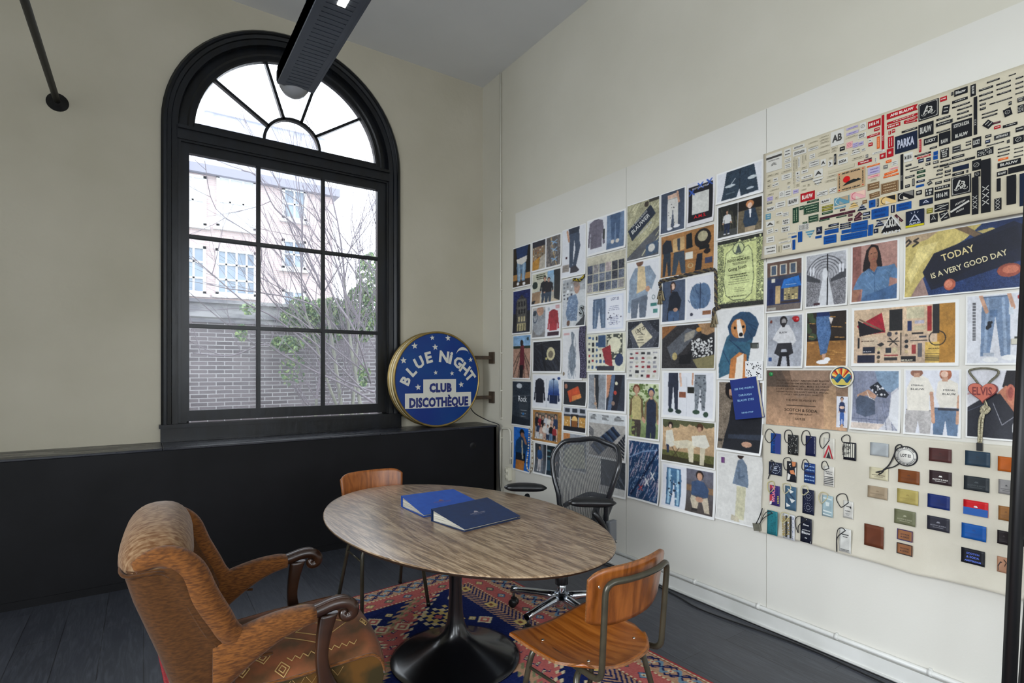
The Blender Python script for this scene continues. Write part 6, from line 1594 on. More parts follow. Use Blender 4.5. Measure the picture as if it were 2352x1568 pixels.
S('brown paper poster of printed text ending in LOT.22', 1763, 1949.5, 850, 973, j1, border=.0, curl=.012, name='text_poster', texts=(
    ('THE TRUTH ABOUT AMSTERDAMS BLAUW', .46, .20, .030, (66, 50, 40), dict(w=.66)), ('IS OTHER DENIM BRANDS THAT WE', .45, .25, .028, (66, 50, 40), dict(w=.62)), ('LIKE AND ADMIRE WILL MAKE A LOVELY', .46, .30, .028, (66, 50, 40), dict(w=.66)), ('STORY ABOUT THEIR SPECIAL SELVEDGE', .46, .35, .028, (66, 50, 40), dict(w=.66)), ('DENIM PANTS. WE DON\'T HAVE A SPECIAL', .46, .40, .028, (66, 50, 40), dict(w=.66)), ('STORY. WE JUST LIKE PINK.', .45, .45, .028, (66, 50, 40), dict(w=.44)),
    ('THE PINK SELVEDGE BY', .45, .55, .034, (66, 50, 40), dict(w=.38)), ('SCOTCH & SODA', .45, .735, .052, (50, 38, 30), dict(w=.41)), ('AMSTERDAMS BLAUW', .45, .79, .028, (66, 50, 40), dict(w=.3)), ('LOT.22', .45, .88, .036, (50, 38, 30), dict(w=.12, b=.04))))
S('small cut-out print of a man with folded arms in blue', 1925, 1951, 909.5, 980, j1b, border=.02, off=.008, curl=.004)
S('print of a small denim bag worn with a pale blue dress', 1956.5, 2071, 849, 984, j2, curl=.03, **RB)
S('print of two people in matching cream T-shirts', 2078, 2209.7, 847.5, 995, j3, texts=(('ETERNAL', .25, .26, .025, (60, 62, 66), dict(w=.22, sp=1.2)), ('BLAUW', .25, .32, .03, (50, 52, 56), dict(w=.24, sp=1.2)), ('ETERNAL', .80, .32, .025, (60, 62, 66), dict(w=.2, sp=1.2)), ('BLAUW', .80, .38, .03, (50, 52, 56), dict(w=.22, sp=1.2))), **RB)
S('print of a dark collar and an ear seen from behind', 2220, 2345, 847.5, 1004, j4, texts=(('ELVIS', .95, .86, .05, (40, 40, 46), dict(w=.09)),), **RB)


# ---------------------------------------------------------------- small things pinned over the prints
def pinned(name, label, cat, mb, mats, px_, py_, off=.0, group=None):
    p = on_x(px_, py_, XR); o = mb.build(name, mats, None, (WALLX - off, p.y, p.z)); return tag(o, label, cat, group)


def rel(px_, py_, px0, py0):
    a, b = on_x(px_, py_, XR), on_x(px0, py0, XR); return (a.y - b.y, a.z - b.z)


# braided fabric rope draped round the prints
m = MB(); pts = [(1521, 682), (1522, 665), (1521, 648), (1545, 641), (1580, 632), (1615, 624), (1640, 619), (1648, 625), (1649, 650), (1649, 680), (1650, 700), (1656, 706), (1645, 712), (1643, 735)]
base = (1590, 660); P = smooth_path([(-.014, *rel(x, y, *base)) for x, y in pts], 9)
for ph in (0, PI):
    Q = []
    for i, p in enumerate(P): Q.append(p + Vector((.006 * math.cos(i * 1.1 + ph), .004 * math.sin(i * 1.1 + ph), .006 * math.sin(i * 1.1 + ph))))
    m.tube(Q, .0075, 0 if ph == 0 else 1, n=6)
for (x, y) in ((1521, 684), (1526, 676), (1520, 672), (1643, 735), (1647, 728)):
    a, b = rel(x, y, *base)
    for k in range(4): m.tube([(-.014, a, b + .02), (-.018, a + .012 * (k - 1.5), b - .045)], .005, 1 if k % 2 else 2, n=5)
pinned('braided_rope', 'dark braided fabric rope draped between the prints with tasselled ends', 'rope', m, [mat('dark_rope', (52, 50, 54), .9), mat('brown_rope', (96, 84, 62), .9), mat('pale_rope', (150, 138, 108), .9)], *base)
# bead necklace
m = MB(); base = (1219, 1035); lp = smooth_path([(-.015, *rel(x, y, *base)) for x, y in [(1220, 985), (1219, 1010), (1217, 1040), (1214, 1062), (1216, 1076), (1221, 1080), (1226, 1074), (1227, 1055), (1226, 1030), (1225, 1005), (1224, 985)]], 5)
for i, p in enumerate(lp):
    m.ball(p, .0085, 0 if i % 3 else 1, 8)
nk = pinned('bead_necklace', 'long loop of pale beads hanging over the blue coat print', 'necklace', m, [mat('pale_bead', (206, 200, 184), .4), mat('brown_bead', (140, 120, 96), .4)], *base)
# small book
yl, yr, z1, z0 = wall_rect(1693, 1752, 870, 958); m = MB(); m.box((-.034, -(yl - yr) / 2, -(z1 - z0) / 2), (-.010, (yl - yr) / 2, (z1 - z0) / 2), 1); m.box((-.038, -(yl - yr) / 2 - .002, -(z1 - z0) / 2 - .003), (-.034, (yl - yr) / 2 + .002, (z1 - z0) / 2 + .003), 0); m.box((-.011, -(yl - yr) / 2 - .002, -(z1 - z0) / 2 - .003), (-.008, (yl - yr) / 2 + .002, (z1 - z0) / 2 + .003), 0)
for s_, z, w_ in (('SEE THE WORLD', .055, .125), ('THROUGH', .015, .085), ('BLAUW EYES', -.015, .105), ('NEVER STOP', -.088, .075)):
    put_text(m, s_, lambda x, y: (-.0385, -x, z + y), 2, .02, 1.1, width=w_)
bk = pinned('small_book', 'small navy book reading SEE THE WORLD THROUGH BLAUW EYES hung on the wall', 'book', m, [mat('navy_book_cover', (40, 56, 122), .25), mat('book_pages', (206, 200, 176), .7), mat('pale_blue_lettering', (150, 196, 226), .5)], 1722, 914)
bk.rotation_euler = (math.radians(-9), 0, 0)
# round embroidered patch
m = MB(); R_ = .0545
m.lathe([(.001, -.008), (R_, -.008), (R_ + .003, -.004), (R_ + .002, 0)], 0, 40, axis='x', cap=False)
m.lathe([(R_ - .004, -.0095), (R_ + .001, -.0115), (R_ + .004, -.008), (R_ + .002, -.004)], 1, 40, axis='x', cap=False)
for k in range(13):
    a0, a1_ = PI * k / 13, PI * (k + 1) / 13; r_ = R_ - .005
    m.add([(-.0092, 0, -.012), (-.0092, -r_ * math.cos(a0), r_ * math.sin(a0) * .98 - .004), (-.0092, -r_ * math.cos(a1_), r_ * math.sin(a1_) * .98 - .004)], [(0, 2, 1)], (2, 3, 4)[k % 3])
for k, (c_, dz) in enumerate(((5, .006), (6, -.006), (7, -.020))):
    m.add([(-.0098 - .0006 * k, -.047 + .096 * i / 12, dz + .012 * math.sin(i * 1.1 + k)) for i in range(13)] + [(-.0098 - .0006 * k, -(-.047 + .096 * i / 12) * .8, -.028 - .007 * k) for i in range(13)], [tuple(range(26))], c_)
pinned('round_patch', 'round embroidered patch with red sun rays over blue mountains', 'patch', m, [ink((40, 70, 96)), ink((216, 210, 190)), ink((170, 40, 34)), ink((216, 130, 50)), ink((220, 196, 110)), ink((46, 110, 130)), ink((30, 70, 110)), ink((196, 180, 90))], 1938, 865, .010)
# bolo tie
bt = thing('bolo_tie', 'cord bolo tie with a red heart slide reading ELVIS', 'bolo tie', tuple(on_x(2262, 900, XR) + Vector((-.012, 0, 0))))
base = (2262, 900); m = MB(); cord = lambda L_: smooth_path([(-.012, *rel(x, y, *base)) for x, y in L_], 5)
m.tube(cord([(2262, 912), (2250, 880), (2233, 858), (2232, 850), (2250, 846), (2275, 846), (2296, 851), (2294, 862), (2275, 880), (2262, 912)]), .0042, n=6); m.build('cord_loop', mat('olive_cord', (120, 116, 96), .8, col2=(80, 78, 66), scale=120), bt)
m = MB(); m.tube(cord([(2262, 915), (2268, 930), (2262, 945), (2254, 965), (2252, 1018)]), .0045, n=6); m.tube(cord([(2264, 915), (2272, 938), (2264, 950), (2260, 975), (2257, 1018)]), .0045, n=6)
m.tube(cord([(2258, 938), (2266, 932), (2276, 938), (2268, 948), (2258, 944), (2264, 936)]), .006, n=6); m.build('cord_ends', mat('cream_cord', (196, 188, 158), .8, col2=(120, 112, 90), scale=160), bt)
m = MB(); hp_ = [(-.046 * math.sin(t_) ** 3 * -1, .0028 * (13 * math.cos(t_) - 5 * math.cos(2 * t_) - 2 * math.cos(3 * t_) - math.cos(4 * t_))) for t_ in [2 * PI * k / 36 for k in range(36)]]
dy, dz = rel(2262, 898, *base)
M_ = Matrix.Translation((-.012, dy, dz)) @ Matrix(((0, 0, -1, 0), (-1, 0, 0, 0), (0, 1, 0, 0), (0, 0, 0, 1)))
m.prism(hp_, 0, .012, 0, M_); m.prism([(a * 1.08, b * 1.08 - .001) for a, b in hp_], -.002, .008, 1, M_)
put_text(m, 'ELVIS', lambda x, y: (-.0246, dy - x, dz - .017 + y), 1, .03, 1.0, height=.036, width=.066); m.build('heart_slide', [mat('red_wood_heart', (186, 96, 76), .4), mat('dark_red_edge', (110, 30, 30), .4)], bt)
m = MB(); a, b = rel(2254.5, 1018, *base); m.box((-.018, a - .010, b - .03), (-.006, a + .010, b + .004)); m.build('cord_tip', blackp, bt)
# ribbon, letter patch, scroll patch, pins
m = MB(); yl, yr, z1, z0 = wall_rect(1335, 1350, 754, 872); m.grid(lambda u, v: (-.012 - .006 * math.sin(v * 7), (yl - yr) * (.5 - u) + .006 * math.sin(v * 4), (z1 - z0) * (.5 - v)), 4, 24)
pinned('dark_ribbon', 'dark speckled ribbon hanging beside the grey scarf print', 'ribbon', m, mat('speckled_ribbon', (40, 36, 56), .9, col2=(110, 106, 130), scale=160, lo=.5, hi=.58), 1342.5, 808)
m = MB(); put_text(m, 'S', lambda x, y: (-.018, -x, y), 1, .10, height=.095); put_text(m, 'S', lambda x, y: (-.0195, -x, y), 0, .03, height=.095)
pinned('letter_patch', 'grey felt letter S patch edged in black', 'patch', m, [mat('grey_felt', (150, 158, 160), .9), mat('black_felt', (24, 26, 30), .9)], 1340, 727)
m = MB(); m.shell(lambda u, v: (-.014, .075 - .15 * u, .012 * math.sin(u * 6.3 + 1) + .025 * (v - .5) + .02 * (u - .5)), .003, 16, 2)
pinned('scroll_patch', 'small black and yellow scroll-shaped patch', 'patch', m, mat('yellow_black_weave', (176, 156, 40), .8, col2=(34, 32, 24), scale=60, lo=.48, hi=.52), 1333, 641)


def pin(label, px_, py_, r_, c, cat='pin', sq=False, name='enamel_pin', ry=None, off=.006):
    m = MB()
    if sq: m.box((-.008, -r_, -(ry or r_)), (0, r_, (ry or r_)), bev=.002)
    else: m.lathe([(.001, -.009), (r_ * .8, -.008), (r_, -.004), (r_, 0)], 0, 20, axis='x', cap=False)
    return pinned(name, label, cat, m, mat('pin_' + '_'.join(str(int(v)) for v in c), c, .3), px_, py_, off)


pin('green push pin at the upper left corner of the brown poster', 1773, 859, .012, (40, 130, 70), 'push pin', name='push_pin', off=.0)
pin('grey oval pin beside the wrapped dog', 1738, 795, .018, (84, 88, 84), sq=True, ry=.012)
pin('small purple pin above the cream trousers print', 1664, 1055, .010, (110, 70, 120), sq=True, ry=.018)
pin('red lips pin over the bearded man print', 1832, 733, .016, (170, 30, 36))
pin('small square dial pin beside the patched jeans', 2334, 784, .012, (190, 186, 170), sq=True)
m = MB(); m.box((-.003, -.055, -.055), (0, .055, .055)); r = random.Random(3)
for k in range(60):
    y, z = r.uniform(-.046, .046), r.uniform(-.046, .046); s_ = r.uniform(.002, .005)
    if z < 0 and abs(y) < .012: continue
    m.add([(-.0036, y - s_, z), (-.0036, y, z - s_), (-.0036, y + s_, z + s_ * .5), (-.0036, y, z + s_)], [(0, 1, 2, 3)], 1)
pinned('patterned_swatch', 'white paper swatch with black splashes below the wrapped dog', 'swatch', m, [ink((226, 226, 226)), ink((36, 36, 42))], 1737, 850, .016)
# ================================================================ canvas boards with labels, hang tags and leather swatches
canvas_m = mat('unbleached_canvas', (206, 198, 176), .9, spec=.1, col2=(194, 185, 162), scale=3, detail=6, bump=.5, bscale=420, bdist=.0012)
canvas_l = mat('crumpled_canvas', (210, 205, 190), .9, spec=.1, col2=(196, 190, 174), scale=2.2, detail=7, bump=.5, bscale=380, bdist=.0012)
A0 = on_x(1757.5, 356, XR); B0 = on_x(1759, 597, XR)
YR_ = .34
m = MB()
def cv(u, v):
    z1 = A0.z; z0 = B0.z
    return (XR - .012 - .004 * math.sin(u * 9 + 2 * v) * v - .022 * v ** 8 - .002, A0.y + (YR_ - A0.y) * u, z1 + (z0 - z1) * v)
m.shell(cv, .004, 60, 24)
tag(m.build('label_canvas', canvas_m), 'upper cream canvas sheet covered in small woven labels', 'canvas sheet')
CZ1 = on_x(1760, 974, XR).z; zlow = [(1759, 1219), (1820, 1231), (1870, 1243), (1932, 1263), (2010, 1283), (2095, 1308), (2207, 1333), (2313, 1358)]
zl = [(on_x(a, b, XR).y, on_x(a, b, XR).z) for a, b in zlow]; zl.append((.34, zl[-1][1]))
def lowz(y):
    for (ya, za), (yb_, zb_) in zip(zl, zl[1:]):
        if y >= yb_: return za + (zb_ - za) * (ya - y) / (ya - yb_)
    return zl[-1][1]
def cv2(u, v):
    y = 1.757 + (YR_ - 1.757) * u; z0 = lowz(y)
    w_ = .005 * math.sin(u * 23 + 5 * v) * math.sin(v * 9 + 2 * u) + .0028 * math.sin(u * 47 + 11 * v) * math.sin(v * 19 + u * 8)
    return (XR - .013 - w_ - .028 * v ** 5 - .012 * v ** 2, y, CZ1 + (z0 - CZ1) * v)
m = MB(); m.shell(cv2, .003, 90, 50)
tag(m.build('swatch_canvas', canvas_l), 'lower crumpled cream canvas hanging with hang tags and leather swatches', 'canvas sheet')


def canvas_x(y, z, low):
    if low:
        u = (y - 1.757) / (YR_ - 1.757); v = (CZ1 - z) / (CZ1 - lowz(y))
        return cv2(u, max(0, min(1, v)))[0] - .0032
    u = (y - A0.y) / (YR_ - A0.y); v = (A0.z - z) / (A0.z - B0.z)
    return cv(u, max(0, min(1, v)))[0] - .0043


LC = {'w': ((206, 204, 196), 'white', (70, 68, 66)), 'c': ((190, 182, 158), 'cream', (90, 82, 70)), 'k': ((26, 27, 31), 'black', (186, 184, 176)), 'r': ((168, 24, 34), 'red', (226, 210, 200)), 'b': ((18, 76, 146), 'blue', (26, 60, 120)),
      'n': ((24, 34, 54), 'navy', (176, 180, 196)), 'g': ((30, 62, 46), 'dark green', (156, 170, 140)), 'p': ((176, 168, 196), 'lilac', (110, 96, 150)), 'o': ((216, 96, 40), 'orange', (240, 200, 150)), 'm': ((66, 28, 42), 'maroon', (150, 110, 110)),
      'y': ((120, 116, 40), 'olive', (210, 196, 120)), 't': ((112, 84, 56), 'brown', (196, 172, 136)), 'e': ((220, 166, 166), 'pink', (190, 80, 90)), 'G': ((112, 110, 106), 'grey', (200, 198, 190)), 'd': ((216, 184, 120), 'gold', (60, 50, 40)), 's': ((90, 140, 160), 'teal', (210, 214, 200))}
weave = {}


def wmat(c):
    if c not in weave: weave[c] = mat('woven_%d_%d_%d' % c, c, .8, spec=.2)
    return weave[c]


LAB = []


def label(px0, yt, px1, yb, col, txt='', kind='', rot=0.0, low=False, desc=None, th=.0022, name='woven_label', group='woven labels on the upper canvas'):
    a = on_x(px0, yt, XR - .012); b = on_x(px0, yb, XR - .012); c = on_x(px1, yt, XR - .012)
    W, H_ = abs(a.y - c.y), abs(a.z - b.z)
    yc, zc_ = (a.y + c.y) / 2, (a.z + b.z) / 2
    if yc - W / 2 < YR_ + .01: yc = YR_ + .012 + W / 2
    base, cname, tc = LC[col]; base = (186, 156, 118) if kind == 'sunset' else base; mb = MB(); P = [wmat(base), wmat(tc)]; X = -th - .0004
    at = lambda x, y: (X, -x, y)
    vert = H_ > 1.5 * W
    if kind in ('tri', 'trid'):
        s_ = 1 if kind == 'tri' else -1
        mb.add([(0, W / 2, -H_ / 2 * s_), (0, -W / 2, -H_ / 2 * s_), (0, 0, H_ / 2 * s_), (-th, W / 2, -H_ / 2 * s_), (-th, -W / 2, -H_ / 2 * s_), (-th, 0, H_ / 2 * s_)], [(3, 5, 4) if s_ < 0 else (3, 4, 5), (0, 1, 4, 3), (1, 2, 5, 4), (2, 0, 3, 5)], 0)
    elif kind == 'banner':
        mb.add([(x, y, z) for x in (0, -th) for y, z in ((W / 2, H_ / 2), (-W / 2, H_ / 2), (-W / 2 + W * .05, 0), (-W / 2, -H_ / 2), (W / 2, -H_ / 2))], [(5, 9, 8, 7, 6), (0, 1, 6, 5), (1, 2, 7, 6), (2, 3, 8, 7), (3, 4, 9, 8), (4, 0, 5, 9)], 0)
    else:
        rr = random.Random(int(px0 * 31 + yt)); q = th * .6
        mb.add([(0, W / 2, -H_ / 2), (0, -W / 2, -H_ / 2), (0, -W / 2, H_ / 2), (0, W / 2, H_ / 2), (-th, W / 2, -H_ / 2), (-th, -W / 2, -H_ / 2), (-th - q * rr.random(), -W / 2, H_ / 2), (-th, W / 2, H_ / 2)],
               [(4, 5, 6, 7), (0, 1, 5, 4), (1, 2, 6, 5), (2, 3, 7, 6), (3, 0, 4, 7)], 0)
        X = -th - .0016
    def bar(x0, y0, x1, y1, mi=1, dx=0): mb.add([(X - dx, -x0, y0), (X - dx, -x1, y0), (X - dx, -x1, y1), (X - dx, -x0, y1)], [(0, 1, 2, 3)], mi)
    def stroke(x0, y0, x1, y1, w_, mi=1):
        d = math.hypot(x1 - x0, y1 - y0) + 1e-9; nx, ny = -(y1 - y0) / d * w_ / 2, (x1 - x0) / d * w_ / 2
        mb.add([(X - .0004, -(x0 + nx), y0 + ny), (X - .0004, -(x1 + nx), y1 + ny), (X - .0004, -(x1 - nx), y1 - ny), (X - .0004, -(x0 - nx), y0 - ny)], [(0, 1, 2, 3)], mi)
    if kind in ('box', 'AB', 'lucky'):
        e = min(W, H_) * .06; w_ = min(W, H_) * .02
        for (x0, y0, x1, y1) in ((-1, 1, 1, 1), (-1, -1, 1, -1)): bar(-W / 2 + e, y0 * (H_ / 2 - e) - w_ / 2, W / 2 - e, y0 * (H_ / 2 - e) + w_ / 2)
        for s_ in (-1, 1): bar(s_ * (W / 2 - e) - w_ / 2, -H_ / 2 + e, s_ * (W / 2 - e) + w_ / 2, H_ / 2 - e)
    if kind == 'AB':
        put_text(mb, 'A', lambda x, y: at(x - W * .06, y - H_ * .2), 1, .02, height=H_ * .48, squeeze=.9); put_text(mb, 'B', lambda x, y: at(x + W * .10, y - H_ * .2), 1, .02, height=H_ * .40, squeeze=.9)
        for s_ in (-1, 1):
            for k in range(5):
                a0 = PI * (1.0 + .2 * k); a1_ = PI * (1.2 + .2 * k); r_ = W * .12; stroke(s_ * W * .22 + r_ * math.cos(a0), -H_ * .16 + r_ * math.sin(a0), s_ * W * .22 + r_ * math.cos(a1_), -H_ * .16 + r_ * math.sin(a1_), W * .03)
            for t_ in (-1, 1): stroke(s_ * W * .4 - W * .02, t_ * H_ * .4, s_ * W * .4 + W * .02, t_ * H_ * .4, W * .04)
    elif kind == 'xxx':
        n_ = 3; z0_ = -H_ * .05 if H_ > 4 * W else H_ * .30
        if vert:
            s_ = min(W * .34, H_ * .13) if W > .02 else W * .3
            for k in range(3):
                zc2 = (H_ * -.18 + (1 - k) * s_ * 2.7) if H_ > 3 * W else (1 - k) * H_ * .3
                stroke(-s_, zc2 - s_, s_, zc2 + s_, s_ * .28); stroke(-s_, zc2 + s_, s_, zc2 - s_, s_ * .28)
        else:
            s_ = H_ * .22
            for k in range(3):
                xc = W * .22 + k * s_ * 3; stroke(xc - s_, -s_, xc + s_, s_, s_ * .3); stroke(xc - s_, s_, xc + s_, -s_, s_ * .3)
    elif kind == 'geo':
        P.append(wmat((206, 196, 176) if col != 's' else (150, 156, 150))); P.append(wmat({'k': (120, 118, 112), 'd': (30, 30, 32), 'e': (226, 190, 170), 's': (170, 150, 120)}[col]))
        for k in range(8):
            a0, a1_ = PI / 2 + PI * k / 8, PI / 2 + PI * (k + 1) / 8; r_ = H_ * .42; stroke(-W * .16 + r_ * math.cos(a0), r_ * math.sin(a0), -W * .16 + r_ * math.cos(a1_), r_ * math.sin(a1_), H_ * .07, 1)
        mb.add([(X, W * .16, H_ * .46), (X, -W * .46, H_ * .46), (X, -W * .46, -H_ * .2)], [(0, 2, 1)], 3); mb.add([(X, W * .14, -H_ * .46), (X, -W * .2, -H_ * .46), (X, W * .14, 0)], [(0, 1, 2)], 2)
    elif kind == 'peak':
        for s_ in (-1, 1): stroke(s_ * W * .26, -H_ * .2, 0, H_ * .22, W * .07); stroke(s_ * W * .14, H_ * .30, s_ * W * .2, H_ * .38, W * .03)
        stroke(-W * .12, -H_ * .12, W * .14, -H_ * .12, W * .05); stroke(0, H_ * .3, 0, H_ * .42, W * .03)
        if txt: put_text(mb, txt, lambda x, y: at(x, y - H_ * .36), 1, .06, width=W * .62, height=H_ * .12)
        if W > .07 and col == 'n' and not low: P.append(wmat((190, 178, 30))); bar(-W / 2, -H_ / 2, W / 2, -H_ * .38, 2)
    elif kind == 'peakt':
        for s_ in (-1, 1): stroke(s_ * W * .20, -H_ * .2, 0, H_ * .24, W * .07)
        stroke(-W * .10, -H_ * .12, W * .11, -H_ * .12, W * .05); put_text(mb, txt, lambda x, y: at(x, y - H_ * .38), 1, .06, width=W * .6, height=H_ * .14)
    elif kind == 'sunset':
        P += [wmat((196, 24, 24)), wmat((34, 38, 38))]; k = 18; r_ = H_ * .17
        mb.add([(X, W * .16, H_ * .07)] + [(X, W * .16 - r_ * math.cos(2 * PI * i / k), H_ * .07 + r_ * math.sin(2 * PI * i / k)) for i in range(k)], [(0, 1 + i, 1 + (i + 1) % k) for i in range(k)], 2)
        mb.add([(X - .0006, -x * W, y * H_) for x, y in ((-.32, -.24), (-.12, -.06), (.02, -.02), (.1, .0), (.2, -.05), (.26, -.0), (.38, -.12))], [tuple(range(7))], 3)
        put_text(mb, 'AND SODA', lambda x, y: at(x, H_ * .37 + y), 3, .06, height=H_ * .085, width=W * .68); put_text(mb, 'AND SODA', lambda x, y: at(-x, -H_ * .37 - y), 3, .06, height=H_ * .085, width=W * .68)
        put_text(mb, 'SCOTCH', lambda x, y: at(-W * .40 - y, x), 3, .06, height=W * .05, width=H_ * .62); put_text(mb, 'SCOTCH', lambda x, y: at(W * .40 + y, -x), 3, .06, height=W * .05, width=H_ * .62)
        for s_ in (-1, 1):
            for t_ in (-1, 1): mb.add([(X, s_ * W * .43 + W * .025 * math.cos(2 * PI * i / 8), t_ * H_ * .41 + W * .025 * math.sin(2 * PI * i / 8)) for i in range(8)], [tuple(range(8))], 2)
    elif kind == 'sun':
        bar(-W / 2, H_ * .22, W / 2, H_ * .34); put_text(mb, 'SCOTCH & SODA', lambda x, y: at(x, y + H_ * .08), 1, .04, width=W * .7)
        for k in range(7):
            a0 = PI * k / 6; stroke(W * .05 * math.cos(a0), -H_ * .18 + W * .05 * math.sin(a0), W * .18 * math.cos(a0), -H_ * .18 + W * .18 * math.sin(a0), W * .025)
    elif kind == 'circle':
        for k in range(12):
            a0, a1_ = 2 * PI * k / 12, 2 * PI * (k + 1) / 12; r_ = min(W, H_) * .3; stroke(r_ * math.cos(a0), r_ * math.sin(a0), r_ * math.cos(a1_), r_ * math.sin(a1_), W * .05)
        stroke(-W * .14, -W * .14, W * .14, W * .14, W * .04)
    elif kind == 'cross':
        for k in range(4): a0 = PI / 4 * k; r_ = min(W, H_) * .24; stroke(-r_ * math.cos(a0), -r_ * math.sin(a0), r_ * math.cos(a0), r_ * math.sin(a0), r_ * .28)
    elif kind == 'chev':
        for k in range(7): x = -W * .4 + W * .13 * k; stroke(x, H_ * .4, x + W * .08, H_ * .2, W * .04); stroke(x + W * .08, H_ * .2, x, 0, W * .04); stroke(x, -H_ * .02, x + W * .08, -H_ * .2, W * .04); stroke(x + W * .08, -H_ * .2, x, -H_ * .4, W * .04)
    elif kind == 'diag':
        stroke(-W * .48, -H_ * .22, W * .48, H_ * .22, H_ * .10)
        if txt:
            for s_, w2, dy in zip(txt.split('|'), (.5, .4), (.16, -.26)): put_text(mb, s_, lambda x, y: at(x + y * .3, y + x * .35 + dy * H_), 1, .05, height=H_ * .12, width=W * w2)
        else: bar(-W * .3, H_ * .2, W * .2, H_ * .26); bar(-W * .1, -H_ * .3, W * .3, -H_ * .24)
    elif kind == 'pattern':
        r_ = random.Random(3)
        for j in range(5):
            for i in range(8):
                if r_.random() < .75: bar(-W * .44 + W * .11 * i, -H_ * .38 + H_ * .16 * j, -W * .44 + W * .11 * i + W * .085 * r_.uniform(.5, 1), -H_ * .38 + H_ * .16 * j + H_ * .10)
    elif kind == 'plain': pass
    elif txt:
        lines = txt.split('|'); n_ = len(lines); hh = (W if vert else H_)
        for i, s_ in enumerate(lines):
            if vert: put_text(mb, s_, lambda x, y: at(-y + W * .30 - (i + .0) * W * .7 / n_ * 1.0 * -1 - W * .12 * 0 if False else (-W * .24 + y + i * W * .5 / n_), -x), 1, .05, height=W * .5 / n_, width=H_ * .7)
            else:
                hgt = H_ * .62 / n_ * (1 if n_ > 1 else .8); zc2 = H_ * (.5 - (i + .5) / n_) * .86 - hgt / 2; put_text(mb, s_, lambda x, y: at(x, zc2 + y), 1, .06, height=hgt, width=W * (.76 if i == 0 else .62))
    else:                        # small print: a line or two of dashes
        r_ = random.Random(int(px0 + yt)); rows = 1 if min(W, H_) < .022 else 2 if min(W, H_) < .05 else 3
        for k in range(rows):
            c_ = (k + .5) / rows - .5
            if vert:
                y = -H_ * .38
                while y < H_ * .36: q = H_ * r_.uniform(.05, .13); bar(c_ * W * .8 - W * .12 / rows, y, c_ * W * .8 + W * .12 / rows, min(y + q, H_ * .4)); y += q + H_ * .03
            else:
                x = -W * .38 * r_.uniform(.6, 1)
                while x < W * .34: q = W * r_.uniform(.04, .12); bar(x, c_ * H_ * .8 - H_ * .12 / rows, min(x + q, W * .4), c_ * H_ * .8 + H_ * .12 / rows); x += q + W * .025
    x_ = min(canvas_x(yc + W / 2, zc_ + H_ / 2, low), canvas_x(yc - W / 2, zc_ - H_ / 2, low), canvas_x(yc, zc_, low), canvas_x(yc + W / 2, zc_ - H_ / 2, low), canvas_x(yc - W / 2, zc_ + H_ / 2, low))
    o = mb.build(name, P, None, (x_ - .0006, yc, zc_))
    if rot: o.rotation_euler = (math.radians(-rot), 0, 0)
    tag(o, None, 'label', group)
    if desc: o['label'] = desc
    else: LAB.append((o, cname, 'triangle' if kind in ('tri', 'trid', 'peakt') else 'upright strip' if vert else 'strip' if W > 3.2 * H_ else 'label', W * H_, yc, zc_))
    return o


def crop(ox, oy, k, rows):
    for r_ in rows: label(ox + r_[0] / k, oy + r_[1] / k, ox + r_[2] / k, oy + r_[3] / k, *r_[4:5], **(r_[5] if len(r_) > 5 else {}))


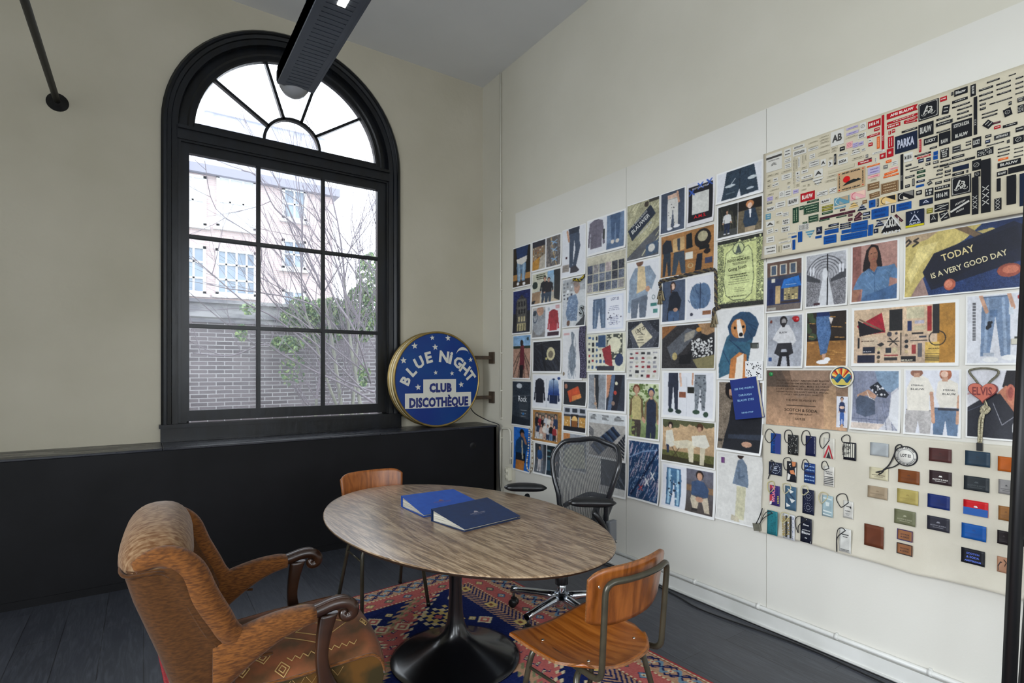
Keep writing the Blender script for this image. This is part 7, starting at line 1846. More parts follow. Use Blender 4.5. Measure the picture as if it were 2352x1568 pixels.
T = lambda t, d=None, k='', rot=0: dict(txt=t, desc=d, kind=k, rot=rot)
crop(1750, 280, 4.9, [
 (60, 385, 235, 580, 'w', T('', 'large white label with black band and rising sun at the upper left', 'sun')), (262, 318, 335, 405, 'w'), (360, 288, 490, 325, 'w', T('SCOTCH & SODA', 'white strip label near the top left, upper of two that overlap')),
 (360, 340, 510, 398, 'w', T('SCOTCH & SODA', 'wide white label just under the overlapping white strip at the top left')), (265, 424, 338, 468, 'w'), (268, 485, 340, 535, 'w'), (228, 565, 345, 585, 'c'), (232, 605, 345, 665, 'w'), (72, 605, 138, 628, 'c'),
 (70, 655, 112, 695, 'c'), (138, 640, 190, 678, 'w'), (150, 584, 196, 605, 'c'), (70, 712, 108, 755, 'c'), (130, 704, 155, 740, 'w'), (160, 690, 198, 728, 'w'), (98, 775, 198, 787, 'c'), (295, 682, 330, 708, 'c'), (298, 727, 328, 754, 'w'),
 (366, 405, 382, 745, 'c'), (390, 415, 408, 550, 'c'), (415, 403, 440, 520, 'w'), (462, 375, 485, 480, 'c'), (497, 375, 512, 440, 'c'), (390, 570, 438, 612, 'w', T('', None, 'cross')), (395, 620, 440, 648, 'w'), (398, 655, 435, 680, 'w'), (395, 705, 435, 738, 'c', T('', None, 'circle')),
 (455, 515, 515, 540, 'c'), (455, 553, 530, 590, 'w'), (455, 622, 580, 655, 'w'), (455, 671, 585, 683, 'G'), (540, 455, 655, 522, 'w', T('', 'white label with a grey printed frame, left of the two small A labels', 'box')), (545, 375, 608, 425, 'w'), (530, 243, 640, 256, 'c'), (530, 295, 640, 308, 'c'), (530, 312, 645, 340, 'w'),
 (655, 180, 760, 193, 'c'), (660, 208, 765, 228, 'c'), (665, 238, 765, 256, 'c'), (660, 288, 768, 303, 'c'), (640, 352, 770, 368, 'c'), (640, 380, 770, 393, 'c'),
 (785, 125, 930, 290, 'w', T('AB', 'large white label with a striped red and black AB monogram')), (672, 432, 730, 510, 'w', T('A', 'small white label with letter A, left of a second A label')), (755, 444, 805, 515, 'w', T('A', 'smaller white A label beside the dark CRAFTED strip')),
 (760, 408, 800, 425, 'c'), (820, 370, 845, 485, 'k', T('CRAFTED', 'narrow upright strip reading CRAFTED')), (792, 300, 860, 322, 'c', T('LUCKY', 'small cream label reading LUCKY in black, just below the AB monogram')), (790, 330, 850, 350, 'c'), (885, 292, 940, 335, 'k'), (870, 370, 975, 395, 'w', T('Blauw', 'white strip with black script above the SODA heart label')),
 (865, 430, 975, 492, 'w', T('SODA', 'white label reading SODA')), (600, 550, 695, 635, 'w', T('A', 'white square A label directly above the downward white triangle')), (575, 655, 705, 735, 'w', T('', 'downward pointing white triangle label', 'trid')), (455, 763, 510, 780, 'c'), (470, 718, 500, 735, 'c'), (525, 702, 550, 730, 'c'),
 (755, 555, 1050, 590, 'c', T('', 'long blank cream ribbon above the red sunset patch', 'plain')), (740, 615, 850, 638, 'c'), (722, 665, 850, 690, 'c'), (860, 585, 1170, 800, 't', T('', 'large tan patch with a red sun over dark hills', 'sunset')),
 (630, 795, 750, 850, 'w', T('', None, 'diag')), (770, 750, 850, 815, 'w', T('', None, 'diag')), (445, 815, 605, 910, 'r', T('BLAUW', 'red, green and blue crest label reading BLAUW')), (672, 885, 780, 930, 'w', T('BLAUW', 'small white crest label reading BLAUW, right of the bigger coloured crest')),
 (300, 870, 425, 955, 'w', T('BLAUW', 'white square label reading BLAUW in curved lilac-blue letters')), (205, 790, 262, 862, 'w', T('', None, 'circle')), (265, 780, 342, 850, 'w'), (360, 773, 422, 815, 'p'), (70, 818, 140, 840, 'c'), (68, 855, 135, 900, 'p'), (70, 914, 125, 932, 'G'), (160, 848, 190, 878, 'c'),
 (65, 968, 158, 1020, 'w', T('BLAUW', 'white label reading BLAUW at the left edge, halfway down')), (165, 915, 275, 980, 'w'), (170, 1028, 245, 1065, 'w'), (245, 1028, 312, 1072, 'w'), (55, 1045, 110, 1105, 's'), (60, 1132, 155, 1195, 'w', T('A', 'white label with a single black A at the left edge')), (175, 1118, 208, 1150, 'c'),
 (245, 1105, 325, 1165, 'w', T('BLAUW|1816', 'white two-line label with navy letters, upper of a pair')), (235, 1190, 330, 1250, 'w', T('BLAUW|1816', 'white two-line label with navy letters, lower of a pair')), (70, 1215, 145, 1268, 'w', dict(rot=8)), (160, 1212, 195, 1245, 'w'), (70, 1303, 160, 1370, 'w'), (60, 1410, 190, 1505, 'w'), (300, 1260, 405, 1275, 'w'),
 (210, 1327, 300, 1340, 'c'), (310, 1292, 350, 1312, 'w'), (350, 1290, 405, 1312, 'b'), (210, 1358, 340, 1375, 'w'), (260, 1390, 355, 1445, 'w', T('BLAUW', 'white label reading BLAUW near the bottom left corner')), (205, 1398, 245, 1480, 'c'), (370, 1335, 400, 1445, 'b', T('BLAUW', 'upright blue strip with white letters near the bottom left')),
 (358, 975, 425, 1145, 'g', T('', 'upright dark green label with three white bars')), (435, 954, 478, 995, 'g'), (480, 945, 650, 1050, 'g', T('', 'largest dark green label, with a thin frame', 'box')), (535, 1065, 645, 1140, 'g', T('', 'smaller framed dark green label under the largest green one', 'box')), (518, 900, 650, 920, 'g'), (470, 1133, 522, 1155, 'g'),
 (685, 955, 808, 977, 'y'), (685, 985, 805, 1013, 'y'), (685, 1025, 805, 1050, 'g'), (660, 1080, 1058, 1105, 'm', T('', 'long maroon ribbon with three crosses', 'xxx')), (655, 1108, 770, 1125, 'g'), (845, 1072, 960, 1086, 'g'), (822, 865, 990, 950, 's', T('', 'teal geometric label with an arc and a wedge', 'geo')), (1005, 805, 1172, 890, 'e', T('', 'peach geometric label with an arc and a wedge', 'geo')),
 (825, 970, 950, 988, 's'), (885, 990, 945, 1010, 'm'), (985, 915, 1098, 978, 'd', T('', 'orange and yellow triangle label', 'tri')), (1080, 940, 1190, 1008, 'n', T('', 'navy triangle label beside the orange triangle', 'tri')), (1138, 888, 1190, 925, 't'), (425, 1165, 540, 1235, 'w', T('', 'white label with navy chevrons', 'chev')), (425, 1245, 472, 1360, 'b', T('', 'upright mid blue label left of the downward blue triangle')),
 (505, 1240, 608, 1318, 's', T('', 'downward pointing teal-blue triangle label', 'trid')), (628, 1190, 690, 1270, 'n', T('', 'navy label with a white chevron peak', 'peak')), (618, 1292, 688, 1318, 'b'), (760, 1160, 875, 1186, 'n'), (720, 1208, 875, 1218, 'k'), (720, 1228, 875, 1275, 'b'), (718, 1295, 860, 1385, 'b'), (890, 1152, 1010, 1167, 'n'), (890, 1174, 1010, 1189, 'n'), (890, 1196, 1010, 1211, 'n'),
 (912, 1225, 1015, 1265, 'b'), (1020, 1145, 1205, 1250, 'b'), (910, 1280, 1205, 1348, 'b'), (980, 1042, 1028, 1070, 'm'), (980, 1092, 1028, 1120, 'm'), (1056, 1040, 1136, 1085, 'm', dict(rot=40)), (1048, 1088, 1130, 1120, 'm'), (1145, 1025, 1225, 1062, 'n', T('Blauw', 'navy label with white script, above another navy strip')), (1145, 1078, 1225, 1100, 'n'),
 (960, 80, 1090, 102, 'p'), (960, 134, 1095, 165, 'p'), (950, 184, 1080, 200, 'c'), (1110, 22, 1180, 110, 'w', T('', None, 'circle')), (1090, 145, 1180, 200, 'w', T('MAX|BLAUW', 'white label reading MAX BLAUW')), (960, 240, 1028, 305, 'e', T('', None, 'circle')), (1030, 247, 1090, 300, 'p'), (1095, 234, 1152, 278, 'p'), (1005, 318, 1120, 383, 'w', T('', 'small white triangle label with a red stripe', 'tri')), (1130, 308, 1175, 335, 'w', T('17', 'tiny white label reading 17')), (1022, 412, 1150, 440, 'c'), (1088, 458, 1225, 488, 'r'), (1158, 433, 1225, 447, 'm')])
crop(1900, 220, 7.127, [
 (680, 440, 885, 550, 'r', T('1816 M', 'red label reading 1816 M at the top')), (780, 545, 868, 592, 'r'), (665, 668, 872, 705, 'r'), (903, 330, 945, 885, 'r', T('', 'tall upright red ribbon with small crosses', 'xxx')), (985, 310, 1490, 400, 'r', T('AMS BLAUW', 'large red pennant reading AMS BLAUW', 'banner')), (990, 448, 1490, 485, 'r', T('', 'long plain red strip under the red pennant')), (990, 502, 1208, 560, 'r', T('1816 M', 'red label reading 1816 M under the long red strip')),
 (1265, 415, 1490, 450, 'r', dict(rot=3)), (1270, 450, 1480, 480, 'r', dict(rot=-7)), (1015, 588, 1052, 645, 'r'), (1070, 562, 1120, 615, 'r'), (1005, 685, 1098, 865, 'r', T('', 'toothed upright red label beside the navy patch')), (685, 723, 745, 775, 'w'), (685, 788, 755, 838, 'r'), (825, 680, 870, 875, 'o'), (870, 960, 965, 1045, 'r', T('', 'bright red square label with a cross, smaller of two', 'cross')), (985, 885, 1095, 1020, 'r', T('', 'bright red square label with a cross, larger of two', 'cross')),
 (1120, 680, 1485, 965, 'n', T('PARKA', 'large navy patch reading PARKA')), (1230, 588, 1485, 620, 'k'), (750, 940, 955, 972, 'w'), (515, 1105, 740, 1142, 'r'), (615, 1050, 740, 1067, 'm'), (640, 972, 680, 1025, 'G'), (790, 1022, 820, 1100, 'w'), (660, 1160, 870, 1182, 'o'), (675, 1195, 870, 1310, 'p', T('', 'pinkish lilac square label above the brown framed labels')), (675, 1325, 865, 1366, 'e'), (720, 1375, 815, 1405, 'c'),
 (970, 1068, 1060, 1110, 'o'), (1065, 1080, 1165, 1155, 'w'), (930, 1147, 1000, 1205, 'G'), (1030, 1195, 1170, 1222, 'e'), (945, 1268, 1165, 1305, 'o', dict(rot=6)), (930, 1328, 1180, 1355, 'o'), (1210, 970, 1255, 1540, 'k', T('', 'tall upright dark brown ribbon with crosses', 'xxx')), (1265, 960, 1410, 1100, 'w', T('M 1816', 'pale square label with orange figures'))])
crop(1900, 380, 7.127, [
 (670, 310, 860, 420, 't', T('', None, 'box')), (890, 310, 1175, 480, 't', T('', 'largest brown label, with a thin pale frame', 'box')), (700, 465, 870, 550, 't', dict(kind='box', rot=5)), (875, 535, 1140, 665, 'd', T('', 'black and gold geometric label with an arc', 'geo')), (1168, 465, 1435, 595, 'k', T('', 'black and grey geometric label with an arc', 'geo')), (695, 580, 800, 700, 'b', T('', 'blue square label with a white eight-armed cross', 'cross')), (822, 548, 852, 680, 'k'), (1060, 660, 1120, 785, 'n'),
 (742, 730, 1020, 890, 'b', T('AMS BLAUW|Amsterdams', 'larger royal blue label reading AMS BLAUW')), (1150, 642, 1395, 760, 'b', T('AMS BLAUW|Amsterdams', 'smaller royal blue label reading AMS BLAUW')), (825, 900, 1010, 920, 'n'), (800, 925, 975, 1018, 'n', T('', 'navy triangle left of the big mountain triangle', 'tri')), (700, 985, 780, 1163, 'b', dict(rot=-3)), (790, 1052, 865, 1122, 'n', T('', 'small navy label with a white cross near the bottom edge', 'cross')),
 (915, 850, 1250, 1120, 'k', T('ALKUM', 'big black triangle patch with a white mountain sign', 'tri')), (1100, 870, 1290, 905, 'm', dict(rot=-52)), (1470, 425, 1560, 490, 'k'), (1290, 190, 1440, 220, 'k'), (1405, 225, 1440, 345, 'k'), (1290, 330, 1360, 372, 'k')])
# the white mountain on the triangle patch
_tri = [x for x in bpy.data.objects if x.get('label', '').startswith('big black triangle')][0]
_mb = MB()
for (x0, y0, x1, y1, w_) in ((-.075, -.035, -.002, .085, .02), (.002, .085, .075, -.035, .02), (-.03, -.005, .02, -.005, .012)):
    d = math.hypot(x1 - x0, y1 - y0); nx, ny = -(y1 - y0) / d * w_ / 2 * .5, (x1 - x0) / d * w_ / 2 * .5; k_ = .52
    _mb.add([(-.003, -(x0 + nx) * k_, (y0 + ny) * k_ - .008), (-.003, -(x1 + nx) * k_, (y1 + ny) * k_ - .008), (-.003, -(x1 - nx) * k_, (y1 - ny) * k_ - .008), (-.003, -(x0 - nx) * k_, (y0 - ny) * k_ - .008)], [(0, 1, 2, 3)])
put_text(_mb, 'ALKUM', lambda x, y: (-.003, -x, -.052 + y), 0, .06, height=.014, width=.075)
_mb.build('mountain_emblem', wmat((200, 200, 196)), _tri)
crop(2080, 170, 7.467, [
 (235, 535, 580, 825, 'k', T('', 'large black monogram patch with white anchors, top row', 'AB')), (605, 418, 720, 490, 'r'), (640, 565, 760, 708, 'k', dict(rot=-8)), (232, 885, 490, 1110, 'k', T('BLAUW', 'black square patch reading BLAUW under the top monogram patch')), (790, 328, 830, 382, 'k'), (845, 295, 1075, 400, 'k', T('Blauw', 'black label with white and red script at the top edge')), (1125, 205, 1215, 400, 'k', T('BLAUW', 'upright black label with teal lettering at the top edge')),
 (810, 478, 1075, 522, 'k'), (810, 578, 1115, 602, 'k'), (895, 620, 1150, 643, 'k'), (895, 690, 1095, 716, 'k'), (895, 765, 1150, 792, 'k'), (1180, 410, 1240, 1055, 'k', T('', 'long wavy upright navy-black ribbon with three crosses', 'xxx')), (540, 785, 780, 817, 'k'), (530, 860, 820, 920, 'k', T('', None, 'box')), (540, 1005, 775, 1027, 'k'), (800, 858, 1150, 1165, 'k', T('SCOTCH & SODA| |BLAUW', 'largest black patch in the middle, with lettering above and below a blank')),
 (585, 1030, 780, 1245, 'k', T(' |BLAUW', 'black square patch left of and below the largest black patch')), (325, 1125, 560, 1235, 'k', T('LUCKY', 'wide black label reading LUCKY in white and red')), (240, 1135, 280, 1350, 'r'), (425, 1270, 550, 1300, 'k'), (165, 1405, 445, 1432, 'k'), (205, 1440, 440, 1465, 'r'), (230, 1475, 320, 1537, 'n'), (365, 1454, 440, 1510, 'n'), (490, 1342, 565, 1405, 'b'), (485, 1417, 562, 1480, 'b'), (355, 1540, 435, 1580, 'k', T('17', 'small black label reading 17')), (485, 1508, 575, 1546, 'k', T('BLW', 'small black label reading BLW')),
 (610, 1305, 755, 1465, 'k', T('IN|BRICK|WE|TRUST', 'black square label with four lines of white words')), (815, 1255, 960, 1370, 'k', T('', None, 'box')), (970, 1313, 1135, 1333, 'k'), (1045, 1172, 1135, 1192, 'k'), (1045, 1217, 1135, 1240, 'k'), (805, 1428, 1020, 1472, 'k', T('', None, 'box')), (610, 1502, 785, 1524, 'k'), (1160, 1115, 1310, 1280, 'k', T('LUCKY', 'upright black label reading LUCKY with a red heart, right of the largest patch')),
 (1405, 148, 1625, 172, 'k'), (1270, 280, 1510, 312, 'k'), (1270, 375, 1510, 402, 'k'), (1275, 460, 1510, 484, 'k'), (1285, 528, 1385, 557, 'k'), (1285, 600, 1385, 636, 'k'), (1565, 190, 1815, 213, 'k'), (1570, 270, 1815, 293, 'k'), (1575, 357, 1820, 382, 'k'), (1450, 522, 1840, 540, 'k', T('', 'longest thin black strip at the upper right')), (1778, 490, 1830, 548, 'k'), (1320, 697, 1590, 717, 'k'), (1320, 753, 1585, 777, 'k'),
 (1360, 830, 1500, 950, 'k', T('', 'black square label turned on its corner', '', 42)), (1505, 848, 1640, 878, 'm'), (1530, 912, 1640, 960, 'r'), (1695, 620, 1830, 750, 'k', T('', 'tilted black square label with white drawing at the right', 'circle', 12)), (1680, 895, 1930, 940, 'k'), (1380, 1065, 1485, 1110, 'k'), (1380, 1150, 1465, 1205, 'n'), (1530, 1070, 1805, 1148, 'k', T('AMSTERDAM BLUE', 'long black label with a bold white outline at the right', 'box')), (1400, 1236, 1700, 1252, 'k'), (1750, 1143, 1795, 1197, 'k'),
 (1240, 1325, 1520, 1440, 'k', T('', 'black label filled with a white block pattern', 'pattern')), (1595, 1295, 1800, 1313, 'k'), (1595, 1350, 1800, 1372, 'k'), (1590, 1415, 1790, 1432, 'k'), (1600, 1468, 1775, 1502, 'o'), (1900, 80, 2030, 103, 'k'), (1895, 170, 2030, 192, 'k'), (1895, 252, 2030, 275, 'k'), (1895, 345, 2030, 364, 'k'), (1930, 425, 2040, 500, 'k', T('SCOTCH|& SODA', 'black two-line label at the far right edge')), (1935, 555, 2040, 685, 'k', T('', 'black label with white pattern at the far right edge', 'pattern')),
 (1900, 935, 2040, 1010, 'k'), (1860, 1095, 2040, 1212, 'k', T('', 'wide black label with faint teal drawing at the far right', 'circle')), (1875, 1290, 2030, 1304, 'k'), (1875, 1350, 2030, 1366, 'k'), (1865, 1426, 2030, 1442, 'k'), (1780, 35, 1900, 50, 'k')])
crop(2080, 340, 7.129, [
 (570, 290, 1150, 322, 'k', T('* * *  SCOTCH & SODA  * * *', 'long black ribbon with stars and white lettering')), (785, 325, 1050, 400, 'n', T('', 'plain navy label above the second monogram patch', 'plain')), (780, 430, 970, 470, 'k'), (1005, 370, 1040, 412, 'k'), (770, 500, 1090, 800, 'k', T('', 'large black monogram patch with white anchors, lower one', 'AB')), (1105, 220, 1250, 385, 'k', T('', None, 'circle')), (1140, 405, 1240, 490, 'k', T('', None, 'circle')), (1120, 505, 1225, 1110, 'k', T('', 'upright black ribbon with three white crosses, narrower of two', 'xxx')),
 (1268, 225, 1425, 1085, 'k', T('', 'broad upright black ribbon with three large white crosses', 'xxx')), (495, 650, 740, 697, 'k', T('1816 M', 'black strip reading 1816 M, above the deeper black 1816 M label')), (495, 730, 735, 875, 'k', T('1816 M', 'deep black label reading 1816 M')), (338, 680, 470, 800, 'k', T('18|15', 'black square label with the stacked figures 18 and 15')), (190, 715, 280, 780, 'k', T('', None, 'circle')), (245, 860, 465, 958, 'n', T('', 'dark slate label with a white mountain sign, left of the diagonal stripe label', 'peakt')),
 (370, 1005, 468, 1085, 'y'), (435, 1105, 560, 1240, 'k', T('', 'small black label with a white mountain and rays', 'peak')), (500, 945, 730, 1060, 'k', T('', 'black label with a white diagonal stripe, left of the bigger one', 'diag')), (600, 1065, 740, 1205, 'k', T('', 'tilted black label with a diagonal stripe near the bottom edge', 'diag', 14)), (765, 860, 1085, 1150, 'k', T('SCOTCH|SODA', 'big black patch with two words along a white diagonal stripe', 'diag')), (1520, 260, 1900, 345, 'k', T('BLAUW', 'long black label reading BLAUW in grey at the right')), (1510, 405, 1680, 480, 'k', T('BLAUW', 'small black label reading BLAUW at the right')),
 (1695, 340, 1980, 435, 'k', T('', 'long plain black ribbon at the right edge', 'plain')), (1510, 515, 1575, 725, 'k', T('', 'short upright plain black ribbon right of the broad crossed ribbon', 'plain')), (1485, 850, 1600, 1040, 'k', T('', 'short black ribbon with three small crosses near the bottom right', 'xxx')), (1680, 480, 1835, 950, 'k', T('', 'broad upright plain navy-black ribbon at the right', 'plain')), (1895, 445, 2000, 970, 'n', T('', 'rightmost broad upright plain ribbon, cut by the picture edge', 'plain')),
 (10, 285, 105, 315, 'k'), (10, 355, 220, 370, 'k'), (85, 380, 300, 396, 'k'), (195, 388, 335, 430, 'g'), (195, 462, 330, 500, 'g'), (190, 545, 325, 580, 'n'), (185, 620, 315, 656, 'b'), (10, 484, 155, 507, 'k'), (120, 522, 155, 630, 'k'), (5, 614, 80, 655, 'k'), (465, 244, 550, 270, 'k'), (470, 313, 550, 336, 'k'), (530, 364, 620, 392, 'k'), (515, 430, 618, 457, 'k'), (650, 313, 725, 336, 'k'), (655, 380, 750, 416, 'k'), (655, 444, 750, 467, 'k'), (390, 525, 620, 538, 'k'), (500, 566, 605, 606, 'k'), (640, 530, 745, 567, 'k'), (370, 560, 445, 615, 'k', dict(rot=25, kind='box')),
 (40, 1060, 340, 1325, 'n', T('ALKUM', 'large navy patch with a white mountain sign and a yellow foot', 'peak'))])

# descriptions of the unlettered small labels: by colour, shape and their nearest lettered neighbour
LM = {'large white label with black band': 'the sunrise label', 'large white label with a striped red': 'the large AB label', 'narrow upright strip reading CRAFTED': 'the CRAFTED strip', 'downward pointing white triangle': 'the white triangle', 'large tan patch': 'the red sun patch', 'red, green and blue crest': 'the coloured crest', 'white square label reading BLAUW': 'the curved-letter label', 'white label reading BLAUW at': 'the left edge BLAUW label',
      'white label with a single black A': 'the lone A label', 'white two-line label with navy letters, upper': 'the two-line navy pair', 'white label reading BLAUW near': 'the bottom left BLAUW label', 'upright dark green label': 'the three-bar green label', 'largest dark green': 'the largest green label', 'long maroon ribbon': 'the maroon ribbon', 'teal geometric': 'the teal arc label', 'peach geometric': 'the peach arc label', 'downward pointing teal': 'the teal triangle', 'white label reading MAX': 'the MAX label',
      'red label reading 1816 M at': 'the top 1816 label', 'tall upright red ribbon': 'the tall red ribbon', 'large red pennant': 'the red pennant', 'large navy patch reading PARKA': 'the PARKA patch', 'pinkish lilac': 'the pinkish square', 'tall upright dark brown': 'the brown crossed ribbon', 'largest brown label': 'the largest brown label', 'black and gold geometric': 'the gold arc label', 'larger royal blue': 'the larger royal blue label', 'big black triangle': 'the black triangle',
      'large black monogram patch with white anchors, top': 'the top monogram patch', 'black square patch reading BLAUW': 'the black BLAUW square', 'black label with white and red script': 'the red script label', 'long wavy upright': 'the wavy ribbon', 'largest black patch': 'the largest black patch', 'wide black label reading LUCKY': 'the wide LUCKY label', 'black square label with four lines': 'the four-line label', 'upright black label reading LUCKY': 'the upright LUCKY label', 'longest thin black strip': 'the longest thin strip',
      'black square label turned': 'the cornered square', 'tilted black square label with white': 'the tilted square', 'black label filled': 'the block-pattern label', 'long black ribbon with stars': 'the starred ribbon', 'large black monogram patch with white anchors, lower': 'the lower monogram patch', 'broad upright black ribbon': 'the broad crossed ribbon', 'deep black label reading 1816': 'the deep 1816 label', 'black square label with the stacked': 'the stacked figures label', 'long black label reading BLAUW': 'the long BLAUW label', 'long black label with a bold': 'the outlined black label', 'wide black label with faint teal': 'the teal drawing label'}
lms = []
for o_ in list(bpy.data.objects):
    lb = o_.get('label')
    if lb and o_.get('group') == 'woven labels on the upper canvas':
        for k_, v_ in LM.items():
            if lb.startswith(k_): lms.append((v_, o_.location.y, o_.location.z))
fam = {}
for (o_, cn, sh, ar, y_, z_) in LAB:
    best = min(lms, key=lambda l: (l[1] - y_) ** 2 + (l[2] - z_) ** 2); dy, dz = y_ - best[1], z_ - best[2]
    way = ('left of' if dy > 0 else 'right of') if abs(dy) > abs(dz) else ('above' if dz > 0 else 'below')
    size = 'tiny' if ar < .0006 else 'small' if ar < .002 else 'medium'
    fam.setdefault('%s %s %s %s %s' % (size, cn, sh, way, best[0]), []).append((z_, o_))
ORD = {2: ['upper', 'lower'], 3: ['top', 'middle', 'bottom']}
NUM = ['topmost', 'second from top', 'third from top', 'fourth from top', 'fifth from top', 'sixth from top', 'seventh from top', 'eighth from top', 'ninth from top', 'tenth from top', 'eleventh from top']
for k_, L_ in fam.items():
    L_.sort(key=lambda a: -a[0])
    for i_, (z_, o_) in enumerate(L_):
        o_['label'] = k_ if len(L_) == 1 else k_ + ', ' + ((ORD[len(L_)][i_] + ' one') if len(L_) in ORD else NUM[min(i_, 10)])

# ---------------------------------------------------------------- hang tags and leather swatches on the lower canvas
def sw(x0, yt, x1, yb, c, desc, txt=None, tc=None, bord=None, name='leather_swatch', low_half=None, curl=.006, group='leather swatches on the lower canvas', cat='swatch', art=None, cordc=None, cordp=None, rot=0):
    k = 3.564; X0, Y0, X1, Y1 = 1730 + x0 / k, 960 + yt / k, 1730 + x1 / k, 960 + yb / k
    a = on_x(X0, Y0, XR - .02); b = on_x(X0, Y1, XR - .02); c_ = on_x(X1, Y0, XR - .02); W, H_ = a.y - c_.y, a.z - b.z
    yc, zc_ = (a.y + c_.y) / 2, (a.z + b.z) / 2
    xx = min(canvas_x(yc + i * W / 2, zc_ + j * H_ / 2, True) for i in (-1, 0, 1) for j in (-1, 0, 1)) - .0025
    th = .0022; body = MB(); X = -th
    f = lambda u, v: (-th - curl * (u ** 3) * .8 - curl * .5 * v ** 3, W / 2 - W * u, H_ / 2 - H_ * v)
    if name == 'leather_swatch': root = body
    body.shell(lambda u, v: f(u, 1 - v), th, 6, 6, 0)
    P = [mat('sw_%d_%d_%d' % c, c, .5, spec=.3, col2=tuple(max(0, int(v * .9)) for v in c), scale=18)]
    def bar(x0_, y0_, x1_, y1_, mi, d=.0007):
        q = [(x0_, y0_), (x1_, y0_), (x1_, y1_), (x0_, y1_)]; body.add([(lambda p: (p[0] - d, p[1], p[2]))(f(u, v)) for u, v in q], [(0, 3, 2, 1)], mi)
    def at(u0, v0): return lambda x, y: (lambda p: (p[0] - .0012, p[1], p[2]))(f(u0 + x / W, v0 - y / H_))
    if low_half: P.append(mat('sw_half', low_half, .5)); bar(0, .5, 1, 1, 1, .0006)
    if bord:
        P.append(mat('sw_b%d_%d_%d' % bord, bord, .7)); n_ = len(P) - 1
        for q in ((0, 0, 1, .07), (0, .93, 1, 1), (0, 0, .05, 1), (.95, 0, 1, 1)): bar(*q, n_)
    if txt:
        P.append(mat('sw_t%d_%d_%d' % tc, tc, .6)); n_ = len(P) - 1; L_ = txt.split('|')
        for i, s_ in enumerate(L_):
            if s_: put_text(body, s_, at(.5, .62 + (i - (len(L_) - 1) / 2) * .24 if len(L_) > 1 else .68), n_, .04, 1.0, width=W * (.7 if len(s_) > 6 else .55))
        if len(L_) == 1:
            bar(.26, .76, .74, .785, n_); bar(.42, .40, .58, .45, n_); bar(.45, .34, .56, .40, n_)
    if art:
        for (kind, c2, *q) in art:
            P.append(mat('tg_%d_%d_%d' % c2, c2, .6)); n_ = len(P) - 1
            if kind == 'r':
                for (u0, v0, u1, v1) in q: bar(u0, v0, u1, v1, n_, .0008)
            elif kind == 'p':
                for pl in q: body.add([(lambda p: (p[0] - .001, p[1], p[2]))(f(u, v)) for u, v in pl], [tuple(range(len(pl)))], n_)
            elif kind == 's':
                rr = random.Random(int(x0)); 
                for _ in range(q[0]):
                    u, v, e = rr.uniform(.06, .94), rr.uniform(.05, .95), rr.uniform(.02, .05) * q[1]; g = W / H_; pl = [(u - e, v), (u, v - e * g), (u + e * rr.uniform(.4, 1), v + e * g * .3), (u, v + e * g)]; body.add([(lambda p: (p[0] - .001, p[1], p[2]))(f(a_, b_)) for a_, b_ in pl], [(0, 1, 2, 3)], n_)
            elif kind == 't':
                for (s_, u, v, w_, vert) in q:
                    if vert: put_text(body, s_, lambda x, y: (lambda p: (p[0] - .0014, p[1], p[2]))(f(u - y / W, v - x / H_)) if vert < 0 else (lambda p: (p[0] - .0014, p[1], p[2]))(f(u - y / W, v + x / H_)), n_, .05, width=H_ * w_, height=W * .3)
                    else: put_text(body, s_, at(u, v), n_, .04, width=W * w_)
    if cat == 'swatch':
        o = body.build(name, P, None, (xx, yc, zc_)); tag(o, desc, cat, group)
    else:
        o = thing(name, desc, cat, (xx, yc, zc_), 0, group); body.build('card', P, o)
        cm = MB(); A_2 = Vector((-.003, W * .0, H_ * .43)); pts = [(-.004, *rel(1730 + x / k, 960 + y / k, 1730 + (x0 + x1) / 2 / k, 960 + (yt + yb + (x1 - x0) * .1) / 2 / k)) for x, y in cordp]
        cm.tube(smooth_path([A_2] + [Vector(p) + Vector((-.003, 0, 0)) for p in pts] + [A_2 + Vector((-.002, -.003, 0))], 5), .0022, n=5); cm.build('cord', mat('cord_%d_%d_%d' % (cordc or (30, 30, 34)), cordc or (30, 30, 34), .7), o)
        el = MB(); el.lathe([(.0015, -.0035), (.0035, -.0035), (.0035, -.002)], 0, 10, (0, 0, H_ * .43), axis='x', cap=False); el.build('eyelet', chrome, o)
    if rot: o.rotation_euler = (math.radians(rot), 0, 0)
    return o


